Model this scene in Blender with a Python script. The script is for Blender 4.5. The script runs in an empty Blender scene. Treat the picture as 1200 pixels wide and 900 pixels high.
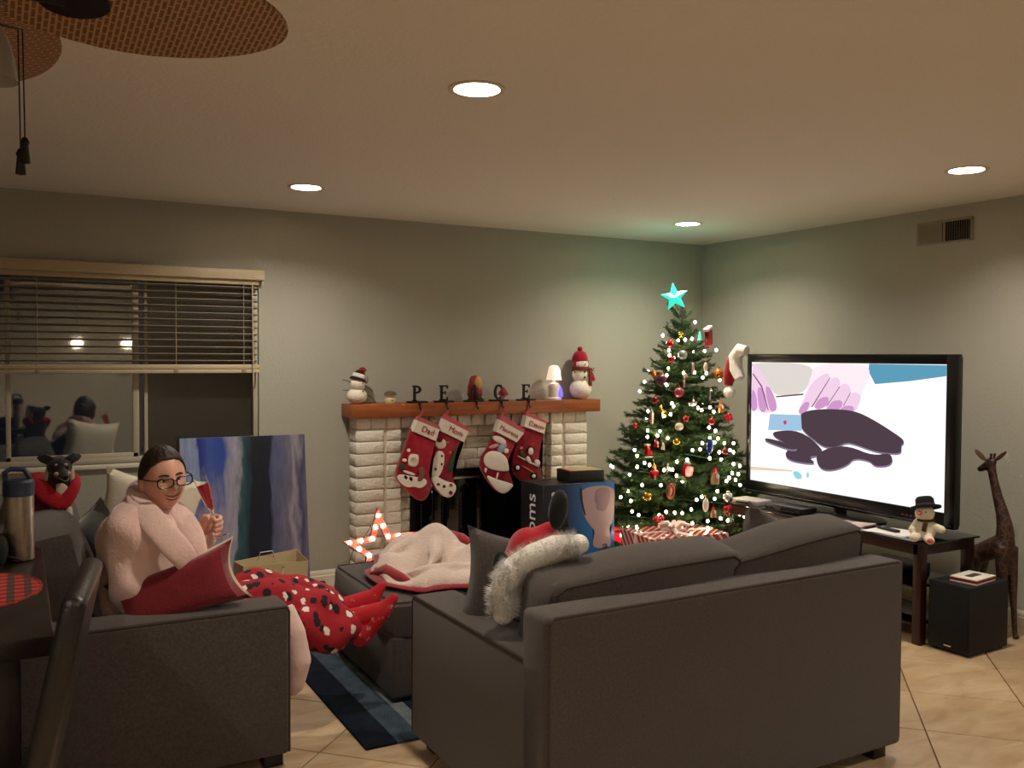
import bpy, bmesh, math, random
from mathutils import Vector, Matrix, Euler
random.seed(7)
sc = bpy.context.scene
COL = sc.collection
R = math.radians

# ---------------------------------------------------------------- camera
cam_d = bpy.data.cameras.new('camera'); cam = bpy.data.objects.new('camera', cam_d); COL.objects.link(cam)
cam_d.sensor_width = 36.0; cam_d.lens = 1059/1200*36.0; cam_d.clip_start = .05; cam_d.clip_end = 100
cam.matrix_world = Matrix(((0.87718, 0.00997, -0.48007, 0.0), (-0.48014, 0.0298, -0.87669, 0.0), (0.00556, 0.99951, 0.03093, 1.52), (0, 0, 0, 1)))
sc.camera = cam
# ---------------------------------------------------------------- world (night) and exposure
w = bpy.data.worlds.new('night'); sc.world = w; w.use_nodes = True
w.node_tree.nodes['Background'].inputs[0].default_value = (.012, .014, .02, 1)
w.node_tree.nodes['Background'].inputs[1].default_value = .25
sc.view_settings.view_transform = 'Standard'; sc.view_settings.look = 'None'
sc.view_settings.gamma = 1; sc.view_settings.use_curve_mapping = False
sc.view_settings.exposure = 1.2
CAN_W = 9.6            # watts of one recessed lamp
CAN_COL = (1.0, .895, .76)

# ---------------------------------------------------------------- materials
def lin(c):
    if isinstance(c, str):
        c = tuple(int(c[i:i+2], 16)/255 for i in (0, 2, 4))
        return tuple(x/12.92 if x <= .04045 else ((x+.055)/1.055)**2.4 for x in c)
    return tuple(c)
MATS = {}
def mat(name, col, rough=.6, metal=0, bump=0, bscale=200, var=0, vscale=6, col2=None, spec=.5, sheen=0, trans=0, ior=1.45, emit=None, estr=0, coat=0, alpha=1):
    if name in MATS: return MATS[name]
    m = bpy.data.materials.new(name); m.use_nodes = True; nt = m.node_tree; N = nt.nodes; L = nt.links
    b = N['Principled BSDF']; c = lin(col)
    b.inputs['Base Color'].default_value = (*c, 1); b.inputs['Roughness'].default_value = rough
    b.inputs['Metallic'].default_value = metal; b.inputs['Specular IOR Level'].default_value = spec
    b.inputs['Sheen Weight'].default_value = sheen; b.inputs['Transmission Weight'].default_value = trans
    b.inputs['IOR'].default_value = ior; b.inputs['Coat Weight'].default_value = coat; b.inputs['Alpha'].default_value = alpha
    if emit is not None:
        b.inputs['Emission Color'].default_value = (*lin(emit), 1); b.inputs['Emission Strength'].default_value = estr
    tc = N.new('ShaderNodeTexCoord')
    if var or col2 is not None:
        n = N.new('ShaderNodeTexNoise'); n.inputs['Scale'].default_value = vscale; n.inputs['Detail'].default_value = 5
        L.new(tc.outputs['Object'], n.inputs['Vector'])
        rp = N.new('ShaderNodeValToRGB'); L.new(n.outputs['Fac'], rp.inputs['Fac'])
        a = c if col2 is not None else tuple(x*(1-var) for x in c); z = lin(col2) if col2 is not None else tuple(min(1, x*(1+var)) for x in c)
        rp.color_ramp.elements[0].color = (*a, 1); rp.color_ramp.elements[1].color = (*z, 1)
        rp.color_ramp.elements[0].position = .35; rp.color_ramp.elements[1].position = .65
        L.new(rp.outputs['Color'], b.inputs['Base Color'])
    if bump:
        n2 = N.new('ShaderNodeTexNoise'); n2.inputs['Scale'].default_value = bscale; n2.inputs['Detail'].default_value = 3
        L.new(tc.outputs['Object'], n2.inputs['Vector'])
        bp = N.new('ShaderNodeBump'); bp.inputs['Strength'].default_value = bump; bp.inputs['Distance'].default_value = .01
        L.new(n2.outputs['Fac'], bp.inputs['Height']); L.new(bp.outputs['Normal'], b.inputs['Normal'])
    MATS[name] = m; return m
def emis(name, col, s):
    if name in MATS: return MATS[name]
    m = bpy.data.materials.new(name); m.use_nodes = True; nt = m.node_tree; nt.nodes.clear()
    e = nt.nodes.new('ShaderNodeEmission'); e.inputs[0].default_value = (*lin(col), 1); e.inputs[1].default_value = s
    o = nt.nodes.new('ShaderNodeOutputMaterial'); nt.links.new(e.outputs[0], o.inputs[0]); MATS[name] = m; return m

# ---------------------------------------------------------------- mesh helpers
class MB:
    def __init__(s): s.bm = bmesh.new()
    def _x(s, vs, M):
        if M is not None:
            for v in vs: v.co = M @ v.co
    def box(s, a, b, r=0, seg=2, M=None):
        vs = bmesh.ops.create_cube(s.bm, size=1)['verts']
        a = Vector(a); b = Vector(b)
        for v in vs: v.co = Vector((a.x+(v.co.x+.5)*(b.x-a.x), a.y+(v.co.y+.5)*(b.y-a.y), a.z+(v.co.z+.5)*(b.z-a.z)))
        if r:
            es = list({e for v in vs for e in v.link_edges})
            q = bmesh.ops.bevel(s.bm, geom=es, offset=r, segments=seg, profile=.5, affect='EDGES')
            vs = list({v for f in q['faces'] for v in f.verts} | {v for v in vs if v.is_valid})
        s._x(vs, M); return s
    def ell(s, c, rad, rot=None, u=20, v=14, M=None):
        if not hasattr(rad, '__len__'): rad = (rad,)*3
        T = Matrix.Translation(c) @ (rot.to_4x4() if rot is not None else Matrix()) @ Matrix.Diagonal((*rad, 1))
        if M is not None: T = M @ T
        bmesh.ops.create_uvsphere(s.bm, u_segments=u, v_segments=v, radius=1, matrix=T); return s
    def tube(s, pts, rad, n=10, cap=True, M=None, closed=False):
        pts = [Vector(p) for p in pts]; k = len(pts)
        if not hasattr(rad, '__len__'): rad = [rad]*k
        rings = []; up = None
        for i, p in enumerate(pts):
            if closed: d = pts[(i+1) % k]-pts[i-1]
            else: d = pts[min(i+1, k-1)]-pts[max(i-1, 0)]
            if d.length < 1e-9: d = Vector((0, 0, 1))
            d.normalize()
            if up is None:
                up = Vector((0, 0, 1)) if abs(d.z) < .9 else Vector((1, 0, 0))
            a = d.cross(up)
            if a.length < 1e-5: a = d.cross(Vector((.3, .9, .2)))
            a.normalize(); bb = a.cross(d).normalized(); up = bb
            rg = []
            for j in range(n):
                t = 2*math.pi*j/n; q = p + (a*math.cos(t)+bb*math.sin(t))*rad[i]
                rg.append(s.bm.verts.new(M @ q if M is not None else q))
            rings.append(rg)
        m = k if closed else k-1
        for i in range(m):
            A, B = rings[i], rings[(i+1) % k]
            for j in range(n): s.bm.faces.new((A[j], A[(j+1) % n], B[(j+1) % n], B[j]))
        if cap and not closed:
            s.bm.faces.new(rings[0][::-1]); s.bm.faces.new(rings[-1])
        return s
    def cap(s, p0, r0, p1, r1, n=16, M=None):
        p0 = Vector(p0); p1 = Vector(p1); d = (p1-p0); L = d.length; d.normalize(); P = []; Q = []
        for i in range(7):
            t = -math.pi/2+math.pi/2*i/6; P.append(p0+d*r0*math.sin(t)); Q.append(max(1e-4, r0*math.cos(t)))
        for i in range(7):
            t = math.pi/2*i/6; P.append(p1+d*r1*math.sin(t)); Q.append(max(1e-4, r1*math.cos(t)))
        return s.tube(P, Q, n, True, M)
    def lathe(s, prof, c=(0, 0, 0), n=24, M=None, cap=True):
        rings = []
        for (r, z) in prof:
            rg = []
            for j in range(n):
                t = 2*math.pi*j/n; q = Vector((c[0]+r*math.cos(t), c[1]+r*math.sin(t), c[2]+z))
                rg.append(s.bm.verts.new(M @ q if M is not None else q))
            rings.append(rg)
        for A, B in zip(rings, rings[1:]):
            for j in range(n): s.bm.faces.new((A[j], A[(j+1) % n], B[(j+1) % n], B[j]))
        if cap:
            s.bm.faces.new(rings[0][::-1]); s.bm.faces.new(rings[-1])
        return s
    def prism(s, pts, f, t, inset=0, round_=0):
        """outline pts (u,v); f(u,v,w)->xyz ; w from 0 (back) to t (front); inset rounds the front edge"""
        n = len(pts); cx = sum(p[0] for p in pts)/n; cy = sum(p[1] for p in pts)/n
        def ring(w_, k): return [s.bm.verts.new(f(cx+(p[0]-cx)*k, cy+(p[1]-cy)*k, w_)) for p in pts]
        lev = [(0, 1)]
        if inset: lev += [(t*.55, 1), (t*.85, 1-inset*.35), (t, 1-inset)]
        else: lev += [(t, 1)]
        rs = [ring(*l) for l in lev]
        for A, B in zip(rs, rs[1:]):
            for j in range(n): s.bm.faces.new((A[j], A[(j+1) % n], B[(j+1) % n], B[j]))
        fs = [s.bm.faces.new(rs[0][::-1]), s.bm.faces.new(rs[-1])]
        bmesh.ops.triangulate(s.bm, faces=[q for q in fs if len(q.verts) > 4]); return s
    def poly(s, verts, faces):
        vs = [s.bm.verts.new(v) for v in verts]
        for f in faces: s.bm.faces.new([vs[i] for i in f])
        return s
    def grid(s, fn, nu, nv, wrap=False):
        vs = [[s.bm.verts.new(fn(i/nu, j/nv)) for j in range(nv+1)] for i in range(nu+1)]
        for i in range(nu):
            for j in range(nv): s.bm.faces.new((vs[i][j], vs[i+1][j], vs[i+1][j+1], vs[i][j+1]))
        return s
    def build(s, name, m, parent=None, smooth=True, ang=40, sub=0, M=None, fix=True):
        if fix: bmesh.ops.recalc_face_normals(s.bm, faces=s.bm.faces[:])
        me = bpy.data.meshes.new(name); s.bm.to_mesh(me); s.bm.free()
        if smooth:
            me.polygons.foreach_set('use_smooth', [True]*len(me.polygons)); me.set_sharp_from_angle(angle=R(ang))
        if isinstance(m, (list, tuple)):
            for q in m: me.materials.append(q)
        else: me.materials.append(m)
        o = bpy.data.objects.new(name, me); COL.objects.link(o)
        if parent is not None: o.parent = parent
        if M is not None: o.matrix_local = M
        if sub:
            d = o.modifiers.new('sub', 'SUBSURF'); d.levels = sub; d.render_levels = sub
        return o
def link(name, me, parent=None, M=None):
    o = bpy.data.objects.new(name, me); COL.objects.link(o)
    if parent is not None: o.parent = parent
    if M is not None: o.matrix_local = M
    return o
def tag(o, label=None, cat=None, group=None, kind=None):
    if label: o['label'] = label
    if cat: o['category'] = cat
    if group: o['group'] = group
    if kind: o['kind'] = kind
    return o
def thing(name, label, cat, loc=(0, 0, 0), rz=0, group=None):
    o = bpy.data.objects.new(name, None); COL.objects.link(o); o.empty_display_size = .05
    o.location = loc; o.rotation_euler = (0, 0, rz); tag(o, label, cat, group); return o
def struct(o): o['kind'] = 'structure'; return o
TMP = bpy.data.scenes.new('workbench')
def baked(o):
    """mesh of o with its modifiers applied (evaluated alone in a small scene, which is quick)"""
    c = o.copy(); c.parent = None; TMP.collection.objects.link(c); vl = TMP.view_layers[0]; vl.update()
    me = bpy.data.meshes.new_from_object(c.evaluated_get(vl.depsgraph)); bpy.data.objects.remove(c); return me
def remesh(o, vox=.006, smooth=6, fac=.5):
    d = o.modifiers.new('rm', 'REMESH'); d.mode = 'VOXEL'; d.voxel_size = vox; d.use_smooth_shade = True
    if smooth:
        q = o.modifiers.new('sm', 'SMOOTH'); q.iterations = smooth; q.factor = fac
    me = baked(o); old = o.data; o.modifiers.clear(); o.data = me; me.name = old.name
    me.polygons.foreach_set('use_smooth', [True]*len(me.polygons)); bpy.data.meshes.remove(old); return o
def text_mesh(body, size, extrude=.001):
    cu = bpy.data.curves.new('text', 'FONT'); cu.body = body; cu.size = size; cu.extrude = extrude; cu.align_x = 'CENTER'; cu.align_y = 'CENTER'; cu.resolution_u = 3
    o = bpy.data.objects.new('text', cu); me = baked(o)
    bpy.data.objects.remove(o); bpy.data.curves.remove(cu); return me
def text(name, body, size, m, parent, M, extrude=.001):
    me = text_mesh(body, size, extrude); me.materials.clear(); me.materials.append(m); return link(name, me, parent, M)
def frame(o, x, y, z):
    """matrix with origin o and axes x,y,z"""
    x, y, z = Vector(x), Vector(y), Vector(z)
    return Matrix(((x.x, y.x, z.x, o[0]), (x.y, y.y, z.y, o[1]), (x.z, y.z, z.z, o[2]), (0, 0, 0, 1)))
def TRS(loc=(0, 0, 0), rot=(0, 0, 0), s=1):
    s = (s,)*3 if not hasattr(s, '__len__') else s
    return Matrix.Translation(loc) @ Euler(rot).to_matrix().to_4x4() @ Matrix.Diagonal((*s, 1))
def cush_pt(x, y, z, size, bulge):
    l = (abs(x)**14+abs(y)**14+abs(z)**14)**(1/14); u = Vector((x, y, z))/l
    p = Vector((u.x*size[0]/2, u.y*size[1]/2, u.z*size[2]/2))+Vector((bulge[0]*(1-u.y**2)*(1-u.z**2)*u.x, bulge[1]*(1-u.x**2)*(1-u.z**2)*u.y, bulge[2]*(1-u.x**2)*(1-u.y**2)*u.z))
    return p+u*.004*(math.sin(11*p.x+5*p.z+size[0]*9)+math.sin(13*p.z-7*p.x+4*p.y))
def cushion(size, bulge=(.03, .03, .03), n=8):
    """box-edged upholstery cushion centred on the origin, faces puffed by bulge"""
    mb = MB(); bm = mb.bm
    bmesh.ops.create_cube(bm, size=2); bmesh.ops.subdivide_edges(bm, edges=bm.edges[:], cuts=n, use_grid_fill=True)
    for v in bm.verts: v.co = cush_pt(*v.co, size, bulge)
    return mb
def pillow(wd, ht, th, n=14, ear=.12, wob=0):
    """throw pillow in local XZ, thickness along Y"""
    mb = MB()
    def P(u, v, s):
        x = 2*u-1; z = 2*v-1
        k = 1-ear*((1-z*z))*abs(x)**3*.9; k2 = 1-ear*((1-x*x))*abs(z)**3*.9
        t = max(0, (1-x**4)*(1-z**4))**.55
        return Vector((x*wd/2*k, s*th/2*t+wob*math.sin(3.1*x+1)*math.cos(2.7*z), z*ht/2*k2))
    for s_ in (1, -1): mb.grid(lambda u, v: P(u, v, s_), n, n)
    bmesh.ops.remove_doubles(mb.bm, verts=mb.bm.verts[:], dist=1e-5); return mb
def chaikin(p, it=2):
    for _ in range(it):
        q = []
        for i in range(len(p)):
            a, b = p[i], p[(i+1) % len(p)]; q += [(a[0]*.75+b[0]*.25, a[1]*.75+b[1]*.25), (a[0]*.25+b[0]*.75, a[1]*.25+b[1]*.75)]
        p = q
    return p
def chaikin_open(p, it=2):
    for _ in range(it):
        q = [p[0]]
        for a, b in zip(p, p[1:]): q += [(a[0]*.75+b[0]*.25, a[1]*.75+b[1]*.25), (a[0]*.25+b[0]*.75, a[1]*.25+b[1]*.75)]
        p = q+[p[-1]]
    return p
def copy_to(o, loc=None, M=None, name=None):
    c = o.copy(); COL.objects.link(c)
    if M is not None: c.matrix_local = M
    elif loc is not None: c.location = loc
    return c

# common materials
def wallpaint(name, col, bump=.12):
    return mat(name, col, .85, bump=bump, bscale=60, spec=.2)
M_WALL = wallpaint('wall_paint', 'A6A498'); M_CEIL = wallpaint('ceiling_paint', 'DCD8D0', .3)
M_WHITE = mat('white_trim', 'DDD6C6', .45); M_BLACK = mat('black_plastic', '0B0B0D', .35); M_BLACKM = mat('black_matte', '09090A', .7)
M_SOFA = mat('charcoal_upholstery', '433B37', .95, bump=.5, bscale=500, var=.18, vscale=120, sheen=.25, spec=.2)
M_SOFA2 = mat('charcoal_piping', '3D3532', .95, spec=.2)
M_RED = mat('red_felt', '960A1C', .9, bump=.3, bscale=250, var=.12, vscale=30, sheen=.3, spec=.2)
M_FUR = mat('white_plush', 'F0ECE4', .95, bump=.9, bscale=160, sheen=.3, spec=.1)
M_DKWOOD = mat('espresso_wood', '1E1512', .32, var=.3, vscale=12)
M_GOLD = mat('gold_metal', 'C79A3C', .25, 1); M_SILVER = mat('silver_metal', 'C9C7C4', .25, 1)
M_GLASSC = mat('clear_glass', 'FFFFFF', .02, trans=1, ior=1.45)
# ---- measured outlines (metres)
STOCK = [([(2.312, 1.096), (2.482, 1.025), (2.456, 0.945), (2.279, 1.021)], [(2.327, 1.117), (2.482, 1.046), (2.482, 1.025), (2.315, 1.096)], [(2.275, 1.021), (2.228, 0.889), (2.17, 0.747), (2.181, 0.699), (2.25, 0.629), (2.317, 0.562), (2.362, 0.548), (2.393, 0.56), (2.43, 0.641), (2.424, 0.677), (2.403, 0.734), (2.456, 0.943)]), ([(2.517, 1.097), (2.715, 0.999), (2.673, 0.927), (2.49, 1.014)], [(2.536, 1.125), (2.72, 1.02), (2.715, 0.997), (2.521, 1.095)], [(2.498, 1.007), (2.475, 0.948), (2.456, 0.878), (2.4, 0.769), (2.415, 0.698), (2.484, 0.596), (2.538, 0.556), (2.584, 0.56), (2.615, 0.608), (2.607, 0.651), (2.592, 0.702), (2.599, 0.801), (2.645, 0.934)]), ([(2.932, 1.081), (3.133, 0.977), (3.074, 0.91), (2.9, 0.996)], [(2.952, 1.111), (3.138, 1.004), (3.133, 0.977), (2.939, 1.078)], [(2.912, 0.981), (2.852, 0.882), (2.807, 0.826), (2.792, 0.762), (2.812, 0.718), (2.877, 0.62), (2.943, 0.561), (2.993, 0.561), (3.047, 0.612), (3.047, 0.638), (3.008, 0.729), (3.008, 0.802), (3.074, 0.916)]), ([(3.157, 1.101), (3.33, 1.037), (3.313, 0.96), (3.137, 1.021)], [(3.165, 1.121), (3.331, 1.056), (3.33, 1.035), (3.159, 1.099)], [(3.141, 1.002), (3.099, 0.915), (3.046, 0.793), (3.054, 0.719), (3.126, 0.633), (3.203, 0.595), (3.272, 0.594), (3.315, 0.659), (3.297, 0.713), (3.271, 0.751), (3.279, 0.841), (3.308, 0.963)])]
APPL = [[('wh', [(2.272, 0.894), (2.271, 0.888), (2.267, 0.884), (2.262, 0.882), (2.256, 0.882), (2.25, 0.885), (2.247, 0.89), (2.245, 0.895), (2.247, 0.9), (2.25, 0.904), (2.256, 0.907), (2.262, 0.906), (2.267, 0.904), (2.271, 0.899)]), ('wh', [(2.261, 0.863), (2.287, 0.871), (2.32, 0.865), (2.332, 0.849), (2.328, 0.801), (2.306, 0.783), (2.276, 0.786), (2.252, 0.802)]), ('wh', [(2.246, 0.829), (2.244, 0.825), (2.24, 0.821), (2.233, 0.819), (2.226, 0.82), (2.219, 0.822), (2.215, 0.826), (2.213, 0.831), (2.215, 0.836), (2.219, 0.839), (2.226, 0.841), (2.233, 0.841), (2.239, 0.838), (2.244, 0.834)]), ('gn', [(2.23, 0.789), (2.228, 0.78), (2.223, 0.773), (2.214, 0.77), (2.205, 0.77), (2.197, 0.775), (2.191, 0.782), (2.189, 0.791), (2.191, 0.8), (2.197, 0.807), (2.205, 0.81), (2.214, 0.81), (2.222, 0.805), (2.228, 0.798)]), ('wh', [(2.221, 0.769), (2.302, 0.74), (2.301, 0.723), (2.219, 0.752)]), ('wh', [(2.173, 0.727), (2.199, 0.742), (2.287, 0.72), (2.37, 0.705), (2.391, 0.679), (2.377, 0.655), (2.34, 0.637), (2.295, 0.654), (2.254, 0.649), (2.221, 0.665), (2.184, 0.702)]), ('bk', [(2.228, 0.737), (2.25, 0.722), (2.247, 0.703), (2.221, 0.714)]), ('bk', [(2.261, 0.725), (2.286, 0.713), (2.281, 0.686), (2.259, 0.701)]), ('br', [(2.324, 0.773), (2.362, 0.782), (2.373, 0.743), (2.355, 0.688), (2.313, 0.684), (2.332, 0.731)]), ('sk', [(2.31, 0.84), (2.308, 0.838), (2.303, 0.836), (2.295, 0.835), (2.286, 0.836), (2.279, 0.837), (2.273, 0.839), (2.271, 0.842), (2.273, 0.844), (2.279, 0.846), (2.286, 0.847), (2.295, 0.846), (2.303, 0.845), (2.308, 0.843)])], [('wh', [(2.544, 0.924), (2.54, 0.909), (2.528, 0.897), (2.511, 0.891), (2.493, 0.892), (2.476, 0.899), (2.464, 0.912), (2.46, 0.927), (2.464, 0.942), (2.476, 0.954), (2.492, 0.96), (2.511, 0.96), (2.528, 0.952), (2.54, 0.939)]), ('mr', [(2.516, 0.957), (2.514, 0.946), (2.507, 0.938), (2.496, 0.934), (2.485, 0.935), (2.474, 0.94), (2.467, 0.948), (2.464, 0.959), (2.467, 0.969), (2.474, 0.977), (2.484, 0.981), (2.496, 0.981), (2.506, 0.976), (2.514, 0.967)]), ('or', [(2.536, 0.942), (2.571, 0.931), (2.54, 0.924)]), ('wh', [(2.475, 0.885), (2.525, 0.868), (2.529, 0.804), (2.506, 0.728), (2.476, 0.695), (2.43, 0.711), (2.407, 0.769), (2.452, 0.829)]), ('bk', [(2.514, 0.843), (2.514, 0.839), (2.512, 0.836), (2.509, 0.834), (2.506, 0.834), (2.503, 0.836), (2.501, 0.839), (2.501, 0.843), (2.501, 0.847), (2.503, 0.85), (2.506, 0.852), (2.509, 0.852), (2.512, 0.85), (2.514, 0.847)]), ('bk', [(2.513, 0.788), (2.512, 0.784), (2.511, 0.781), (2.508, 0.779), (2.505, 0.779), (2.502, 0.781), (2.5, 0.784), (2.499, 0.788), (2.5, 0.792), (2.502, 0.795), (2.505, 0.797), (2.508, 0.797), (2.51, 0.795), (2.512, 0.792)]), ('mr', [(2.469, 0.757), (2.468, 0.752), (2.466, 0.749), (2.462, 0.747), (2.459, 0.747), (2.455, 0.75), (2.453, 0.753), (2.452, 0.758), (2.453, 0.762), (2.455, 0.766), (2.458, 0.768), (2.462, 0.768), (2.466, 0.765), (2.468, 0.762)]), ('gn', [(2.63, 0.92), (2.599, 0.815), (2.588, 0.731), (2.549, 0.74), (2.568, 0.802), (2.599, 0.872)]), ('wh', [(2.415, 0.705), (2.468, 0.709), (2.537, 0.67), (2.607, 0.651), (2.615, 0.608), (2.584, 0.562), (2.538, 0.558), (2.484, 0.597)]), ('mr', [(2.494, 0.653), (2.492, 0.649), (2.488, 0.645), (2.483, 0.644), (2.477, 0.644), (2.471, 0.646), (2.467, 0.65), (2.466, 0.654), (2.467, 0.659), (2.471, 0.662), (2.477, 0.663), (2.483, 0.663), (2.488, 0.661), (2.492, 0.657)]), ('gn', [(2.534, 0.636), (2.533, 0.631), (2.53, 0.627), (2.525, 0.626), (2.519, 0.626), (2.514, 0.628), (2.511, 0.633), (2.51, 0.638), (2.511, 0.642), (2.514, 0.646), (2.519, 0.648), (2.525, 0.648), (2.53, 0.645), (2.533, 0.641)]), ('br', [(2.586, 0.642), (2.585, 0.637), (2.581, 0.633), (2.576, 0.631), (2.569, 0.632), (2.564, 0.634), (2.56, 0.639), (2.558, 0.644), (2.56, 0.648), (2.564, 0.652), (2.569, 0.654), (2.576, 0.654), (2.581, 0.651), (2.585, 0.647)]), ('mr', [(2.584, 0.59), (2.583, 0.584), (2.579, 0.579), (2.573, 0.577), (2.567, 0.577), (2.562, 0.581), (2.558, 0.586), (2.556, 0.592), (2.558, 0.598), (2.562, 0.603), (2.567, 0.605), (2.573, 0.605), (2.579, 0.602), (2.583, 0.596)]), ('or', [(2.552, 0.86), (2.568, 0.88), (2.579, 0.855)])], [('wh', [(2.99, 0.914), (2.981, 0.907), (2.962, 0.906), (2.939, 0.911), (2.915, 0.921), (2.896, 0.934), (2.885, 0.947), (2.884, 0.958), (2.894, 0.965), (2.912, 0.967), (2.935, 0.962), (2.959, 0.952), (2.978, 0.939), (2.989, 0.926)]), ('pk', [(2.931, 0.902), (2.929, 0.896), (2.92, 0.889), (2.905, 0.883), (2.888, 0.879), (2.871, 0.878), (2.859, 0.88), (2.853, 0.884), (2.855, 0.891), (2.865, 0.898), (2.879, 0.904), (2.897, 0.908), (2.913, 0.909), (2.925, 0.907)]), ('bl', [(2.945, 0.914), (3.003, 0.908), (2.962, 0.837), (2.913, 0.861)]), ('wh', [(3.009, 0.857), (3.007, 0.849), (3.002, 0.843), (2.994, 0.84), (2.985, 0.841), (2.977, 0.844), (2.972, 0.851), (2.97, 0.859), (2.971, 0.866), (2.977, 0.872), (2.985, 0.875), (2.994, 0.875), (3.002, 0.871), (3.007, 0.864)]), ('wh', [(2.815, 0.833), (2.86, 0.864), (2.925, 0.857), (2.991, 0.817), (3.013, 0.736), (3.009, 0.714), (2.942, 0.718), (2.86, 0.737), (2.812, 0.776)]), ('wh', [(2.824, 0.703), (2.91, 0.665), (3.044, 0.622), (3.044, 0.605), (2.993, 0.562), (2.943, 0.562), (2.877, 0.621)]), ('wh', [(2.816, 0.743), (2.836, 0.749), (2.832, 0.717), (2.82, 0.717)]), ('wh', [(2.916, 0.712), (2.928, 0.711), (2.914, 0.661), (2.904, 0.665)])], [('bk', [(3.126, 0.729), (3.123, 0.717), (3.114, 0.708), (3.101, 0.703), (3.087, 0.704), (3.074, 0.71), (3.065, 0.721), (3.062, 0.733), (3.065, 0.745), (3.074, 0.754), (3.086, 0.759), (3.101, 0.758), (3.114, 0.752), (3.123, 0.742)]), ('wh', [(3.111, 0.73), (3.11, 0.724), (3.105, 0.718), (3.099, 0.716), (3.092, 0.716), (3.086, 0.72), (3.081, 0.725), (3.079, 0.732), (3.081, 0.739), (3.085, 0.744), (3.092, 0.746), (3.099, 0.746), (3.105, 0.743), (3.11, 0.737)]), ('bk', [(3.259, 0.662), (3.256, 0.65), (3.247, 0.641), (3.233, 0.636), (3.219, 0.637), (3.206, 0.643), (3.197, 0.654), (3.193, 0.666), (3.197, 0.678), (3.206, 0.688), (3.219, 0.692), (3.233, 0.692), (3.246, 0.685), (3.255, 0.675)]), ('wh', [(3.242, 0.663), (3.241, 0.657), (3.237, 0.652), (3.23, 0.649), (3.224, 0.65), (3.217, 0.653), (3.213, 0.659), (3.211, 0.665), (3.213, 0.672), (3.217, 0.676), (3.223, 0.679), (3.23, 0.679), (3.236, 0.675), (3.241, 0.67)]), ('wh', [(3.087, 0.813), (3.1, 0.819), (3.271, 0.733), (3.271, 0.721), (3.202, 0.755)]), ('wh', [(3.236, 0.787), (3.278, 0.773), (3.274, 0.725), (3.228, 0.754)]), ('or', [(3.134, 0.747), (3.228, 0.694), (3.224, 0.685), (3.13, 0.738)]), ('bk', [(3.231, 0.854), (3.228, 0.846), (3.219, 0.841), (3.205, 0.838), (3.19, 0.839), (3.176, 0.843), (3.167, 0.849), (3.163, 0.857), (3.166, 0.865), (3.176, 0.87), (3.189, 0.873), (3.205, 0.873), (3.218, 0.869), (3.228, 0.862)]), ('wh', [(3.22, 0.843), (3.218, 0.832), (3.212, 0.823), (3.203, 0.818), (3.193, 0.819), (3.184, 0.824), (3.178, 0.834), (3.176, 0.845), (3.178, 0.857), (3.184, 0.866), (3.193, 0.871), (3.203, 0.87), (3.212, 0.865), (3.218, 0.855)]), ('rd', [(3.226, 0.886), (3.224, 0.881), (3.218, 0.876), (3.21, 0.874), (3.201, 0.874), (3.193, 0.877), (3.187, 0.882), (3.185, 0.888), (3.187, 0.894), (3.193, 0.898), (3.201, 0.9), (3.21, 0.9), (3.218, 0.897), (3.224, 0.892)]), ('gn', [(3.121, 0.866), (3.155, 0.798), (3.1, 0.819)]), ('pk', [(3.13, 0.871), (3.129, 0.867), (3.126, 0.864), (3.121, 0.863), (3.116, 0.863), (3.111, 0.865), (3.107, 0.868), (3.106, 0.872), (3.107, 0.876), (3.111, 0.879), (3.115, 0.88), (3.121, 0.88), (3.125, 0.878), (3.129, 0.875)]), ('mr', [(3.18, 0.823), (3.219, 0.814), (3.215, 0.769), (3.176, 0.786)]), ('wh', [(3.151, 0.795), (3.176, 0.816), (3.202, 0.77), (3.185, 0.752)])]]
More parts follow.
